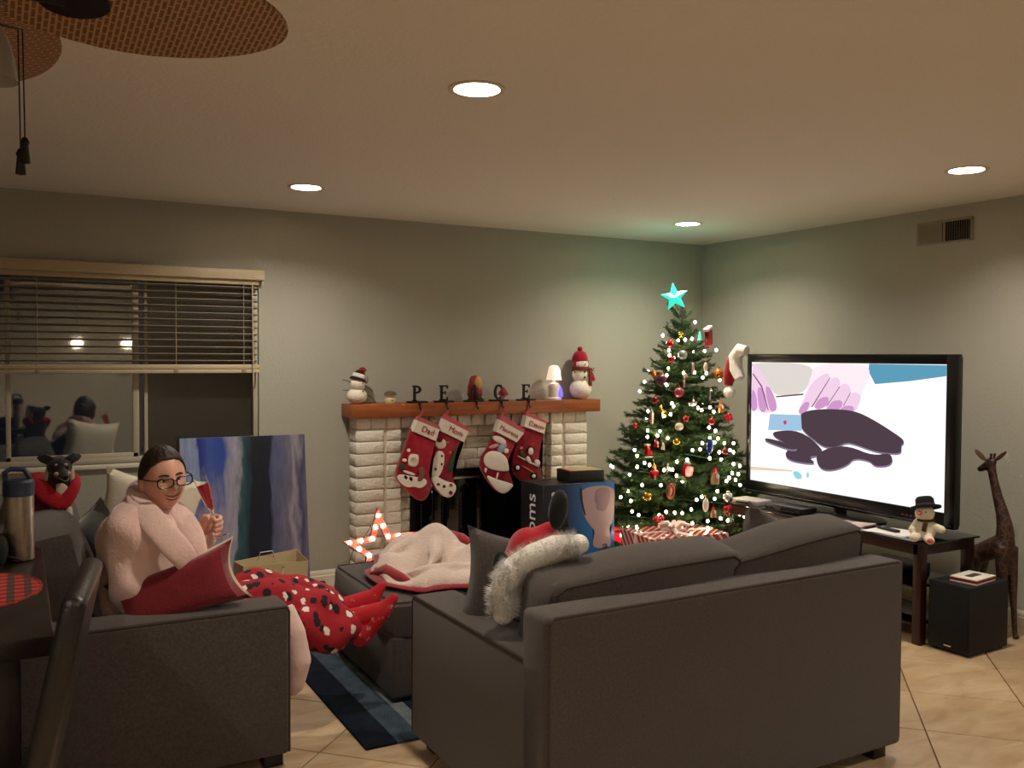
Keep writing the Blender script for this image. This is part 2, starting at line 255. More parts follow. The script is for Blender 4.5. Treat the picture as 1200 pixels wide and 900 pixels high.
BULBS = [(4.247, 5.041, 1.769), (4.024, 5.053, 1.568), (4.021, 5.042, 1.533), (4.028, 5.003, 1.512), (3.989, 5.011, 1.438), (3.971, 5.007, 1.391), (3.957, 4.99, 1.325), (4.055, 4.927, 1.41), (4.272, 4.963, 1.563), (4.178, 4.87, 1.378), (4.227, 4.89, 1.408), (4.167, 4.977, 1.648), (4.118, 4.992, 1.642), (4.082, 5.024, 1.637), (4.378, 4.962, 1.571), (4.128, 4.899, 1.412), (4.397, 4.944, 1.357), (3.943, 4.913, 1.201), (3.947, 4.899, 1.182), (3.849, 5.054, 1.141), (3.887, 4.929, 1.113), (3.922, 4.899, 1.127), (4.088, 4.81, 1.172), (4.109, 4.798, 1.157), (4.18, 4.794, 1.176), (4.202, 4.781, 1.145), (4.131, 4.747, 1.041), (4.177, 4.733, 1.017), (3.808, 5.003, 1.011), (3.851, 4.923, 1.012), (3.8, 4.995, 0.969), (3.836, 4.93, 0.982), (3.872, 4.864, 0.969), (4.117, 4.718, 0.971), (4.185, 4.715, 0.965), (4.058, 4.727, 0.938), (4.144, 4.703, 0.941), (4.326, 4.716, 0.928), (3.74, 5.058, 0.875), (3.814, 4.905, 0.921), (3.836, 4.87, 0.909), (3.979, 4.734, 0.893), (4.031, 4.717, 0.898), (4.269, 4.689, 0.886), (4.297, 4.685, 0.87), (4.164, 4.678, 0.876), (3.737, 5.025, 0.838), (4.081, 4.677, 0.84), (4.162, 4.655, 0.829), (3.744, 4.951, 0.797), (3.756, 4.909, 0.786), (3.712, 4.99, 0.767), (3.881, 4.774, 0.817), (3.935, 4.733, 0.832), (4.268, 4.652, 0.794), (4.328, 4.653, 0.778), (3.679, 5.029, 0.711), (3.803, 4.814, 0.761), (3.82, 4.794, 0.764), (3.841, 4.771, 0.766), (3.852, 4.741, 0.729), (4.233, 4.624, 0.736), (4.29, 4.627, 0.726), (4.229, 4.701, 0.933), (3.698, 4.914, 0.653), (3.765, 4.797, 0.662), (3.879, 4.714, 0.694), (3.644, 4.999, 0.603), (3.617, 5.046, 0.558), (3.636, 4.955, 0.544), (3.619, 4.917, 0.479), (3.633, 4.863, 0.462), (3.717, 4.749, 0.474), (3.751, 4.72, 0.496), (3.788, 4.677, 0.494), (3.825, 4.645, 0.494), (3.883, 4.625, 0.517), (3.928, 4.625, 0.578), (3.965, 4.617, 0.596), (4.046, 4.584, 0.582), (4.076, 4.592, 0.629), (4.279, 4.596, 0.657), (4.194, 4.61, 0.709), (4.246, 4.604, 0.693), (4.164, 4.603, 0.69), (3.582, 4.911, 0.38), (3.607, 4.852, 0.394), (3.964, 4.555, 0.445), (4.053, 4.53, 0.458), (4.101, 4.515, 0.444), (4.204, 4.516, 0.477), (4.245, 4.516, 0.46), (3.869, 4.596, 0.431), (3.95, 4.539, 0.404), (3.547, 4.939, 0.32)]
ORN = [('ball', 'red', (4.031, 5.051, 1.612), 0.0253), ('bow', 'gold', (4.1, 5.015, 1.684), 0.0345), ('tree', 'teal', (4.249, 4.99, 1.674), 0.0345), ('stocking', 'red', (4.335, 5.0, 1.676), 0.0759), ('ball', 'clear', (4.07, 4.958, 1.534), 0.0345), ('ball', 'red', (4.008, 5.002, 1.504), 0.023), ('frame', 'photo', (4.106, 4.89, 1.44), 0.0403), ('oval', 'photo', (4.217, 4.886, 1.451), 0.0345), ('ball', 'orange', (4.376, 4.934, 1.402), 0.0403), ('drop', 'orange', (3.921, 5.08, 1.395), 0.0345), ('ball', 'plum', (3.932, 5.016, 1.361), 0.0403), ('cane', 'stripe', (4.033, 4.892, 1.357), 0.046), ('ball', 'pink', (3.982, 4.883, 1.276), 0.0345), ('ball', 'darkred', (3.869, 5.0, 1.22), 0.0253), ('disc', 'white', (3.829, 4.984, 1.104), 0.046), ('deer', 'gold', (3.882, 4.922, 1.147), 0.046), ('boat', 'silver', (4.044, 4.812, 1.208), 0.046), ('fish', 'cream', (3.929, 4.813, 1.048), 0.0437), ('ball', 'red', (3.976, 4.8, 1.1), 0.0207), ('ball', 'red', (4.142, 4.732, 1.082), 0.023), ('ball', 'red', (3.77, 5.094, 1.042), 0.0184), ('nutcracker', 'orange', (4.26, 4.773, 1.176), 0.0403), ('bell', 'red', (4.32, 4.76, 1.11), 0.0322), ('cane', 'silver', (4.187, 4.804, 1.258), 0.0403), ('ball', 'gold', (3.887, 4.787, 0.948), 0.023), ('oval', 'blue', (4.076, 4.671, 0.921), 0.0517), ('skate', 'red', (3.751, 4.916, 0.878), 0.046), ('gnome', 'red', (3.797, 4.892, 0.937), 0.0287), ('ball', 'darkred', (4.187, 4.643, 0.885), 0.023), ('ginger', 'orange', (3.735, 4.828, 0.75), 0.0517), ('mitten', 'red', (3.898, 4.683, 0.763), 0.0575), ('gnome', 'tan', (4.057, 4.594, 0.73), 0.0517), ('star', 'silver', (3.803, 4.769, 0.776), 0.0345), ('wreath', 'rust', (3.779, 4.709, 0.631), 0.046), ('ball', 'gold', (3.669, 4.813, 0.59), 0.0299), ('oval', 'white', (3.947, 4.557, 0.551), 0.046), ('bow', 'red', (4.088, 4.502, 0.526), 0.0517), ('bow', 'red', (3.677, 4.702, 0.459), 0.0575), ('ball', 'silver', (4.11, 4.527, 0.594), 0.0345), ('gnome', 'tan', (3.984, 4.524, 0.508), 0.0345), ('angel', 'white', (3.819, 4.846, 0.917), 0.023)]
TVPIC = [('sleeve', [(4.643, 1.491), (4.083, 1.489), (4.113, 1.372), (4.169, 1.287), (4.402, 1.265), (4.439, 1.296), (4.513, 1.374), (4.643, 1.453)]), ('line', [(4.411, 1.264), (4.169, 1.291), (4.169, 1.281), (4.402, 1.256)]), ('teal', [(3.665, 1.487), (3.156, 1.483), (3.157, 1.424), (3.385, 1.391), (3.62, 1.367), (3.668, 1.442)]), ('skinw', [(4.083, 1.489), (3.715, 1.486), (3.643, 1.443), (3.711, 1.311), (3.746, 1.227), (3.827, 1.222), (4.109, 1.195), (4.177, 1.255), (4.121, 1.359)]), ('skinm', [(4.212, 1.183), (4.16, 1.256), (4.104, 1.365), (3.97, 1.437), (3.953, 1.388), (4.015, 1.324), (4.085, 1.234), (4.15, 1.161), (4.195, 1.154)]), ('skinm', [(4.085, 1.221), (4.046, 1.296), (3.923, 1.413), (3.868, 1.378), (3.89, 1.317), (3.958, 1.228), (4.028, 1.197), (4.068, 1.197)]), ('skinm', [(3.989, 1.208), (3.935, 1.284), (3.846, 1.379), (3.785, 1.332), (3.813, 1.265), (3.857, 1.209), (3.933, 1.186), (3.973, 1.19)]), ('skinm', [(3.887, 1.192), (3.846, 1.246), (3.785, 1.32), (3.711, 1.299), (3.738, 1.227), (3.781, 1.177), (3.849, 1.17)]), ('skinp', [(4.209, 1.177), (4.168, 1.23), (4.118, 1.245), (4.118, 1.207), (4.158, 1.159), (4.195, 1.154)]), ('skinp', [(4.077, 1.216), (4.038, 1.268), (3.959, 1.283), (3.965, 1.23), (4.028, 1.197), (4.064, 1.197)]), ('skinp', [(3.978, 1.205), (3.935, 1.256), (3.851, 1.264), (3.86, 1.211), (3.933, 1.186), (3.965, 1.19)]), ('skinp', [(3.881, 1.19), (3.845, 1.231), (3.761, 1.232), (3.779, 1.179), (3.849, 1.17)]), ('skinm', [(4.643, 1.48), (4.571, 1.454), (4.485, 1.361), (4.392, 1.219), (4.396, 1.164), (4.481, 1.148), (4.527, 1.148), (4.584, 1.176), (4.584, 1.153), (4.637, 1.153)]), ('skinp', [(4.64, 1.303), (4.596, 1.291), (4.569, 1.184), (4.602, 1.152), (4.637, 1.153)]), ('skinp', [(4.587, 1.325), (4.512, 1.307), (4.482, 1.188), (4.509, 1.147), (4.555, 1.157)]), ('skinp', [(4.512, 1.334), (4.448, 1.316), (4.392, 1.206), (4.409, 1.159), (4.463, 1.162)]), ('gap', [(4.101, 1.208), (3.953, 1.4), (3.95, 1.396), (4.091, 1.207)]), ('gap', [(3.978, 1.221), (3.878, 1.347), (3.875, 1.343), (3.97, 1.223)]), ('gap', [(3.85, 1.227), (3.795, 1.314), (3.792, 1.312), (3.842, 1.23)]), ('gap', [(4.617, 1.412), (4.531, 1.327), (4.469, 1.169), (4.476, 1.166), (4.54, 1.32), (4.623, 1.405)]), ('rim', [(4.179, 1.135), (4.105, 1.169), (3.961, 1.186), (3.764, 1.189), (3.633, 1.146), (3.481, 1.076), (3.42, 1.041), (3.452, 1.013), (3.441, 0.971), (3.56, 0.965), (3.63, 0.97), (3.76, 0.997), (3.82, 1.0), (3.879, 0.967), (3.972, 0.956), (4.053, 0.992), (4.161, 1.053)]), ('dough', [(4.183, 1.146), (4.109, 1.18), (3.965, 1.197), (3.767, 1.199), (3.636, 1.156), (3.483, 1.086), (3.423, 1.051), (3.455, 1.023), (3.444, 0.981), (3.563, 0.975), (3.633, 0.98), (3.763, 1.008), (3.823, 1.011), (3.883, 0.978), (3.976, 0.967), (4.056, 1.003), (4.164, 1.065)]), ('rim', [(4.411, 1.015), (4.186, 1.039), (4.004, 0.941), (4.019, 0.895), (4.149, 0.882), (4.066, 0.859), (4.082, 0.842), (4.233, 0.841), (4.302, 0.86), (4.299, 0.9), (4.217, 0.92), (4.411, 0.982)]), ('dough', [(4.415, 1.026), (4.189, 1.05), (4.007, 0.951), (4.022, 0.906), (4.153, 0.893), (4.07, 0.87), (4.086, 0.853), (4.236, 0.853), (4.306, 0.872), (4.303, 0.911), (4.221, 0.932), (4.414, 0.993)]), ('rim', [(4.492, 0.964), (4.428, 0.967), (4.2, 0.935), (4.251, 0.907), (4.483, 0.946)]), ('dough', [(4.496, 0.976), (4.432, 0.978), (4.204, 0.946), (4.255, 0.918), (4.487, 0.958)]), ('rim', [(4.043, 0.88), (4.003, 0.922), (3.91, 0.959), (3.789, 0.973), (3.629, 0.935), (3.505, 0.965), (3.497, 0.897), (3.613, 0.875), (3.642, 0.904), (3.758, 0.91), (3.802, 0.863), (3.907, 0.821), (4.001, 0.816)]), ('dough', [(4.046, 0.891), (4.007, 0.933), (3.913, 0.97), (3.792, 0.984), (3.632, 0.945), (3.508, 0.975), (3.5, 0.907), (3.617, 0.885), (3.645, 0.915), (3.761, 0.92), (3.805, 0.874), (3.91, 0.831), (4.005, 0.827)]), ('cutter', [(4.454, 1.143), (4.183, 1.153), (4.173, 1.051), (4.47, 1.035)]), ('dot', [(4.337, 1.104), (4.31, 1.112), (4.301, 1.091), (4.324, 1.076)]), ('tan', [(4.629, 0.773), (4.235, 0.791), (4.252, 0.78), (4.629, 0.75)]), ('cyan', [(4.252, 0.786), (4.184, 0.788), (4.158, 0.746), (4.217, 0.732)]), ('cyan', [(4.126, 0.794), (4.104, 0.79), (4.113, 0.751), (4.13, 0.762)])]
TVSCR = [(4.643, 1.491), (3.156, 1.483), (3.151, 0.676), (4.628, 0.682)]
BOXSEAT = [(3.252, 0.655), (3.533, 0.656), (3.536, 0.519), (3.518, 0.4), (3.485, 0.361), (3.502, 0.331), (3.507, 0.267), (3.495, 0.232), (3.364, 0.238), (3.359, 0.295), (3.375, 0.356), (3.35, 0.38), (3.291, 0.454), (3.261, 0.533)]
BOXRIM = [(3.25, 0.655), (3.268, 0.654), (3.275, 0.553), (3.303, 0.467), (3.291, 0.461), (3.261, 0.54)]
BOXREST = [(3.372, 0.644), (3.369, 0.546), (3.398, 0.53), (3.382, 0.51), (3.399, 0.488), (3.462, 0.483), (3.47, 0.51), (3.491, 0.537), (3.494, 0.643)]
BOXEARR = [(3.103, 0.538), (3.144, 0.514), (3.161, 0.424), (3.177, 0.367), (3.129, 0.371), (3.064, 0.432), (3.056, 0.487)]
STOCK = [([(2.312, 1.096), (2.482, 1.025), (2.456, 0.945), (2.279, 1.021)], [(2.327, 1.117), (2.482, 1.046), (2.482, 1.025), (2.315, 1.096)], [(2.275, 1.021), (2.228, 0.889), (2.17, 0.747), (2.181, 0.699), (2.25, 0.629), (2.317, 0.562), (2.362, 0.548), (2.393, 0.56), (2.43, 0.641), (2.424, 0.677), (2.403, 0.734), (2.456, 0.943)]), ([(2.517, 1.097), (2.715, 0.999), (2.673, 0.927), (2.49, 1.014)], [(2.536, 1.125), (2.72, 1.02), (2.715, 0.997), (2.521, 1.095)], [(2.498, 1.007), (2.475, 0.948), (2.456, 0.878), (2.4, 0.769), (2.415, 0.698), (2.484, 0.596), (2.538, 0.556), (2.584, 0.56), (2.615, 0.608), (2.607, 0.651), (2.592, 0.702), (2.599, 0.801), (2.645, 0.934)]), ([(2.932, 1.081), (3.133, 0.977), (3.074, 0.91), (2.9, 0.996)], [(2.952, 1.111), (3.138, 1.004), (3.133, 0.977), (2.939, 1.078)], [(2.912, 0.981), (2.852, 0.882), (2.807, 0.826), (2.792, 0.762), (2.812, 0.718), (2.877, 0.62), (2.943, 0.561), (2.993, 0.561), (3.047, 0.612), (3.047, 0.638), (3.008, 0.729), (3.008, 0.802), (3.074, 0.916)]), ([(3.157, 1.101), (3.33, 1.037), (3.313, 0.96), (3.137, 1.021)], [(3.165, 1.121), (3.331, 1.056), (3.33, 1.035), (3.159, 1.099)], [(3.141, 1.002), (3.099, 0.915), (3.046, 0.793), (3.054, 0.719), (3.126, 0.633), (3.203, 0.595), (3.272, 0.594), (3.315, 0.659), (3.297, 0.713), (3.271, 0.751), (3.279, 0.841), (3.308, 0.963)])]
APPL = [[('wh', [(2.272, 0.894), (2.271, 0.888), (2.267, 0.884), (2.262, 0.882), (2.256, 0.882), (2.25, 0.885), (2.247, 0.89), (2.245, 0.895), (2.247, 0.9), (2.25, 0.904), (2.256, 0.907), (2.262, 0.906), (2.267, 0.904), (2.271, 0.899)]), ('wh', [(2.261, 0.863), (2.287, 0.871), (2.32, 0.865), (2.332, 0.849), (2.328, 0.801), (2.306, 0.783), (2.276, 0.786), (2.252, 0.802)]), ('wh', [(2.246, 0.829), (2.244, 0.825), (2.24, 0.821), (2.233, 0.819), (2.226, 0.82), (2.219, 0.822), (2.215, 0.826), (2.213, 0.831), (2.215, 0.836), (2.219, 0.839), (2.226, 0.841), (2.233, 0.841), (2.239, 0.838), (2.244, 0.834)]), ('gn', [(2.23, 0.789), (2.228, 0.78), (2.223, 0.773), (2.214, 0.77), (2.205, 0.77), (2.197, 0.775), (2.191, 0.782), (2.189, 0.791), (2.191, 0.8), (2.197, 0.807), (2.205, 0.81), (2.214, 0.81), (2.222, 0.805), (2.228, 0.798)]), ('wh', [(2.221, 0.769), (2.302, 0.74), (2.301, 0.723), (2.219, 0.752)]), ('wh', [(2.173, 0.727), (2.199, 0.742), (2.287, 0.72), (2.37, 0.705), (2.391, 0.679), (2.377, 0.655), (2.34, 0.637), (2.295, 0.654), (2.254, 0.649), (2.221, 0.665), (2.184, 0.702)]), ('bk', [(2.228, 0.737), (2.25, 0.722), (2.247, 0.703), (2.221, 0.714)]), ('bk', [(2.261, 0.725), (2.286, 0.713), (2.281, 0.686), (2.259, 0.701)]), ('br', [(2.324, 0.773), (2.362, 0.782), (2.373, 0.743), (2.355, 0.688), (2.313, 0.684), (2.332, 0.731)]), ('sk', [(2.31, 0.84), (2.308, 0.838), (2.303, 0.836), (2.295, 0.835), (2.286, 0.836), (2.279, 0.837), (2.273, 0.839), (2.271, 0.842), (2.273, 0.844), (2.279, 0.846), (2.286, 0.847), (2.295, 0.846), (2.303, 0.845), (2.308, 0.843)])], [('wh', [(2.544, 0.924), (2.54, 0.909), (2.528, 0.897), (2.511, 0.891), (2.493, 0.892), (2.476, 0.899), (2.464, 0.912), (2.46, 0.927), (2.464, 0.942), (2.476, 0.954), (2.492, 0.96), (2.511, 0.96), (2.528, 0.952), (2.54, 0.939)]), ('mr', [(2.516, 0.957), (2.514, 0.946), (2.507, 0.938), (2.496, 0.934), (2.485, 0.935), (2.474, 0.94), (2.467, 0.948), (2.464, 0.959), (2.467, 0.969), (2.474, 0.977), (2.484, 0.981), (2.496, 0.981), (2.506, 0.976), (2.514, 0.967)]), ('or', [(2.536, 0.942), (2.571, 0.931), (2.54, 0.924)]), ('wh', [(2.475, 0.885), (2.525, 0.868), (2.529, 0.804), (2.506, 0.728), (2.476, 0.695), (2.43, 0.711), (2.407, 0.769), (2.452, 0.829)]), ('bk', [(2.514, 0.843), (2.514, 0.839), (2.512, 0.836), (2.509, 0.834), (2.506, 0.834), (2.503, 0.836), (2.501, 0.839), (2.501, 0.843), (2.501, 0.847), (2.503, 0.85), (2.506, 0.852), (2.509, 0.852), (2.512, 0.85), (2.514, 0.847)]), ('bk', [(2.513, 0.788), (2.512, 0.784), (2.511, 0.781), (2.508, 0.779), (2.505, 0.779), (2.502, 0.781), (2.5, 0.784), (2.499, 0.788), (2.5, 0.792), (2.502, 0.795), (2.505, 0.797), (2.508, 0.797), (2.51, 0.795), (2.512, 0.792)]), ('mr', [(2.469, 0.757), (2.468, 0.752), (2.466, 0.749), (2.462, 0.747), (2.459, 0.747), (2.455, 0.75), (2.453, 0.753), (2.452, 0.758), (2.453, 0.762), (2.455, 0.766), (2.458, 0.768), (2.462, 0.768), (2.466, 0.765), (2.468, 0.762)]), ('gn', [(2.63, 0.92), (2.599, 0.815), (2.588, 0.731), (2.549, 0.74), (2.568, 0.802), (2.599, 0.872)]), ('wh', [(2.415, 0.705), (2.468, 0.709), (2.537, 0.67), (2.607, 0.651), (2.615, 0.608), (2.584, 0.562), (2.538, 0.558), (2.484, 0.597)]), ('mr', [(2.494, 0.653), (2.492, 0.649), (2.488, 0.645), (2.483, 0.644), (2.477, 0.644), (2.471, 0.646), (2.467, 0.65), (2.466, 0.654), (2.467, 0.659), (2.471, 0.662), (2.477, 0.663), (2.483, 0.663), (2.488, 0.661), (2.492, 0.657)]), ('gn', [(2.534, 0.636), (2.533, 0.631), (2.53, 0.627), (2.525, 0.626), (2.519, 0.626), (2.514, 0.628), (2.511, 0.633), (2.51, 0.638), (2.511, 0.642), (2.514, 0.646), (2.519, 0.648), (2.525, 0.648), (2.53, 0.645), (2.533, 0.641)]), ('br', [(2.586, 0.642), (2.585, 0.637), (2.581, 0.633), (2.576, 0.631), (2.569, 0.632), (2.564, 0.634), (2.56, 0.639), (2.558, 0.644), (2.56, 0.648), (2.564, 0.652), (2.569, 0.654), (2.576, 0.654), (2.581, 0.651), (2.585, 0.647)]), ('mr', [(2.584, 0.59), (2.583, 0.584), (2.579, 0.579), (2.573, 0.577), (2.567, 0.577), (2.562, 0.581), (2.558, 0.586), (2.556, 0.592), (2.558, 0.598), (2.562, 0.603), (2.567, 0.605), (2.573, 0.605), (2.579, 0.602), (2.583, 0.596)]), ('or', [(2.552, 0.86), (2.568, 0.88), (2.579, 0.855)])], [('wh', [(2.99, 0.914), (2.981, 0.907), (2.962, 0.906), (2.939, 0.911), (2.915, 0.921), (2.896, 0.934), (2.885, 0.947), (2.884, 0.958), (2.894, 0.965), (2.912, 0.967), (2.935, 0.962), (2.959, 0.952), (2.978, 0.939), (2.989, 0.926)]), ('pk', [(2.931, 0.902), (2.929, 0.896), (2.92, 0.889), (2.905, 0.883), (2.888, 0.879), (2.871, 0.878), (2.859, 0.88), (2.853, 0.884), (2.855, 0.891), (2.865, 0.898), (2.879, 0.904), (2.897, 0.908), (2.913, 0.909), (2.925, 0.907)]), ('bl', [(2.945, 0.914), (3.003, 0.908), (2.962, 0.837), (2.913, 0.861)]), ('wh', [(3.009, 0.857), (3.007, 0.849), (3.002, 0.843), (2.994, 0.84), (2.985, 0.841), (2.977, 0.844), (2.972, 0.851), (2.97, 0.859), (2.971, 0.866), (2.977, 0.872), (2.985, 0.875), (2.994, 0.875), (3.002, 0.871), (3.007, 0.864)]), ('wh', [(2.815, 0.833), (2.86, 0.864), (2.925, 0.857), (2.991, 0.817), (3.013, 0.736), (3.009, 0.714), (2.942, 0.718), (2.86, 0.737), (2.812, 0.776)]), ('wh', [(2.824, 0.703), (2.91, 0.665), (3.044, 0.622), (3.044, 0.605), (2.993, 0.562), (2.943, 0.562), (2.877, 0.621)]), ('wh', [(2.816, 0.743), (2.836, 0.749), (2.832, 0.717), (2.82, 0.717)]), ('wh', [(2.916, 0.712), (2.928, 0.711), (2.914, 0.661), (2.904, 0.665)])], [('bk', [(3.126, 0.729), (3.123, 0.717), (3.114, 0.708), (3.101, 0.703), (3.087, 0.704), (3.074, 0.71), (3.065, 0.721), (3.062, 0.733), (3.065, 0.745), (3.074, 0.754), (3.086, 0.759), (3.101, 0.758), (3.114, 0.752), (3.123, 0.742)]), ('wh', [(3.111, 0.73), (3.11, 0.724), (3.105, 0.718), (3.099, 0.716), (3.092, 0.716), (3.086, 0.72), (3.081, 0.725), (3.079, 0.732), (3.081, 0.739), (3.085, 0.744), (3.092, 0.746), (3.099, 0.746), (3.105, 0.743), (3.11, 0.737)]), ('bk', [(3.259, 0.662), (3.256, 0.65), (3.247, 0.641), (3.233, 0.636), (3.219, 0.637), (3.206, 0.643), (3.197, 0.654), (3.193, 0.666), (3.197, 0.678), (3.206, 0.688), (3.219, 0.692), (3.233, 0.692), (3.246, 0.685), (3.255, 0.675)]), ('wh', [(3.242, 0.663), (3.241, 0.657), (3.237, 0.652), (3.23, 0.649), (3.224, 0.65), (3.217, 0.653), (3.213, 0.659), (3.211, 0.665), (3.213, 0.672), (3.217, 0.676), (3.223, 0.679), (3.23, 0.679), (3.236, 0.675), (3.241, 0.67)]), ('wh', [(3.087, 0.813), (3.1, 0.819), (3.271, 0.733), (3.271, 0.721), (3.202, 0.755)]), ('wh', [(3.236, 0.787), (3.278, 0.773), (3.274, 0.725), (3.228, 0.754)]), ('or', [(3.134, 0.747), (3.228, 0.694), (3.224, 0.685), (3.13, 0.738)]), ('bk', [(3.231, 0.854), (3.228, 0.846), (3.219, 0.841), (3.205, 0.838), (3.19, 0.839), (3.176, 0.843), (3.167, 0.849), (3.163, 0.857), (3.166, 0.865), (3.176, 0.87), (3.189, 0.873), (3.205, 0.873), (3.218, 0.869), (3.228, 0.862)]), ('wh', [(3.22, 0.843), (3.218, 0.832), (3.212, 0.823), (3.203, 0.818), (3.193, 0.819), (3.184, 0.824), (3.178, 0.834), (3.176, 0.845), (3.178, 0.857), (3.184, 0.866), (3.193, 0.871), (3.203, 0.87), (3.212, 0.865), (3.218, 0.855)]), ('rd', [(3.226, 0.886), (3.224, 0.881), (3.218, 0.876), (3.21, 0.874), (3.201, 0.874), (3.193, 0.877), (3.187, 0.882), (3.185, 0.888), (3.187, 0.894), (3.193, 0.898), (3.201, 0.9), (3.21, 0.9), (3.218, 0.897), (3.224, 0.892)]), ('gn', [(3.121, 0.866), (3.155, 0.798), (3.1, 0.819)]), ('pk', [(3.13, 0.871), (3.129, 0.867), (3.126, 0.864), (3.121, 0.863), (3.116, 0.863), (3.111, 0.865), (3.107, 0.868), (3.106, 0.872), (3.107, 0.876), (3.111, 0.879), (3.115, 0.88), (3.121, 0.88), (3.125, 0.878), (3.129, 0.875)]), ('mr', [(3.18, 0.823), (3.219, 0.814), (3.215, 0.769), (3.176, 0.786)]), ('wh', [(3.151, 0.795), (3.176, 0.816), (3.202, 0.77), (3.185, 0.752)])]]
BULBS = [(4.247, 5.041, 1.769), (4.024, 5.053, 1.568), (4.021, 5.042, 1.533), (4.028, 5.003, 1.512), (3.989, 5.011, 1.438), (3.971, 5.007, 1.391), (3.957, 4.99, 1.325), (4.055, 4.927, 1.41), (4.272, 4.963, 1.563), (4.178, 4.87, 1.378), (4.227, 4.89, 1.408), (4.167, 4.977, 1.648), (4.118, 4.992, 1.642), (4.082, 5.024, 1.637), (4.378, 4.962, 1.571), (4.128, 4.899, 1.412), (4.397, 4.944, 1.357), (3.943, 4.913, 1.201), (3.947, 4.899, 1.182), (3.849, 5.054, 1.141), (3.887, 4.929, 1.113), (3.922, 4.899, 1.127), (4.088, 4.81, 1.172), (4.109, 4.798, 1.157), (4.18, 4.794, 1.176), (4.202, 4.781, 1.145), (4.131, 4.747, 1.041), (4.177, 4.733, 1.017), (3.808, 5.003, 1.011), (3.851, 4.923, 1.012), (3.8, 4.995, 0.969), (3.836, 4.93, 0.982), (3.872, 4.864, 0.969), (4.117, 4.718, 0.971), (4.185, 4.715, 0.965), (4.058, 4.727, 0.938), (4.144, 4.703, 0.941), (4.326, 4.716, 0.928), (3.74, 5.058, 0.875), (3.814, 4.905, 0.921), (3.836, 4.87, 0.909), (3.979, 4.734, 0.893), (4.031, 4.717, 0.898), (4.269, 4.689, 0.886), (4.297, 4.685, 0.87), (4.164, 4.678, 0.876), (3.737, 5.025, 0.838), (4.081, 4.677, 0.84), (4.162, 4.655, 0.829), (3.744, 4.951, 0.797), (3.756, 4.909, 0.786), (3.712, 4.99, 0.767), (3.881, 4.774, 0.817), (3.935, 4.733, 0.832), (4.268, 4.652, 0.794), (4.328, 4.653, 0.778), (3.679, 5.029, 0.711), (3.803, 4.814, 0.761), (3.82, 4.794, 0.764), (3.841, 4.771, 0.766), (3.852, 4.741, 0.729), (4.233, 4.624, 0.736), (4.29, 4.627, 0.726), (4.229, 4.701, 0.933), (3.698, 4.914, 0.653), (3.765, 4.797, 0.662), (3.879, 4.714, 0.694), (3.644, 4.999, 0.603), (3.617, 5.046, 0.558), (3.636, 4.955, 0.544), (3.619, 4.917, 0.479), (3.633, 4.863, 0.462), (3.717, 4.749, 0.474), (3.751, 4.72, 0.496), (3.788, 4.677, 0.494), (3.825, 4.645, 0.494), (3.883, 4.625, 0.517), (3.928, 4.625, 0.578), (3.965, 4.617, 0.596), (4.046, 4.584, 0.582), (4.076, 4.592, 0.629), (4.279, 4.596, 0.657), (4.194, 4.61, 0.709), (4.246, 4.604, 0.693), (4.164, 4.603, 0.69), (3.582, 4.911, 0.38), (3.607, 4.852, 0.394), (3.964, 4.555, 0.445), (4.053, 4.53, 0.458), (4.101, 4.515, 0.444), (4.204, 4.516, 0.477), (4.245, 4.516, 0.46), (3.869, 4.596, 0.431), (3.95, 4.539, 0.404), (3.547, 4.939, 0.32)]
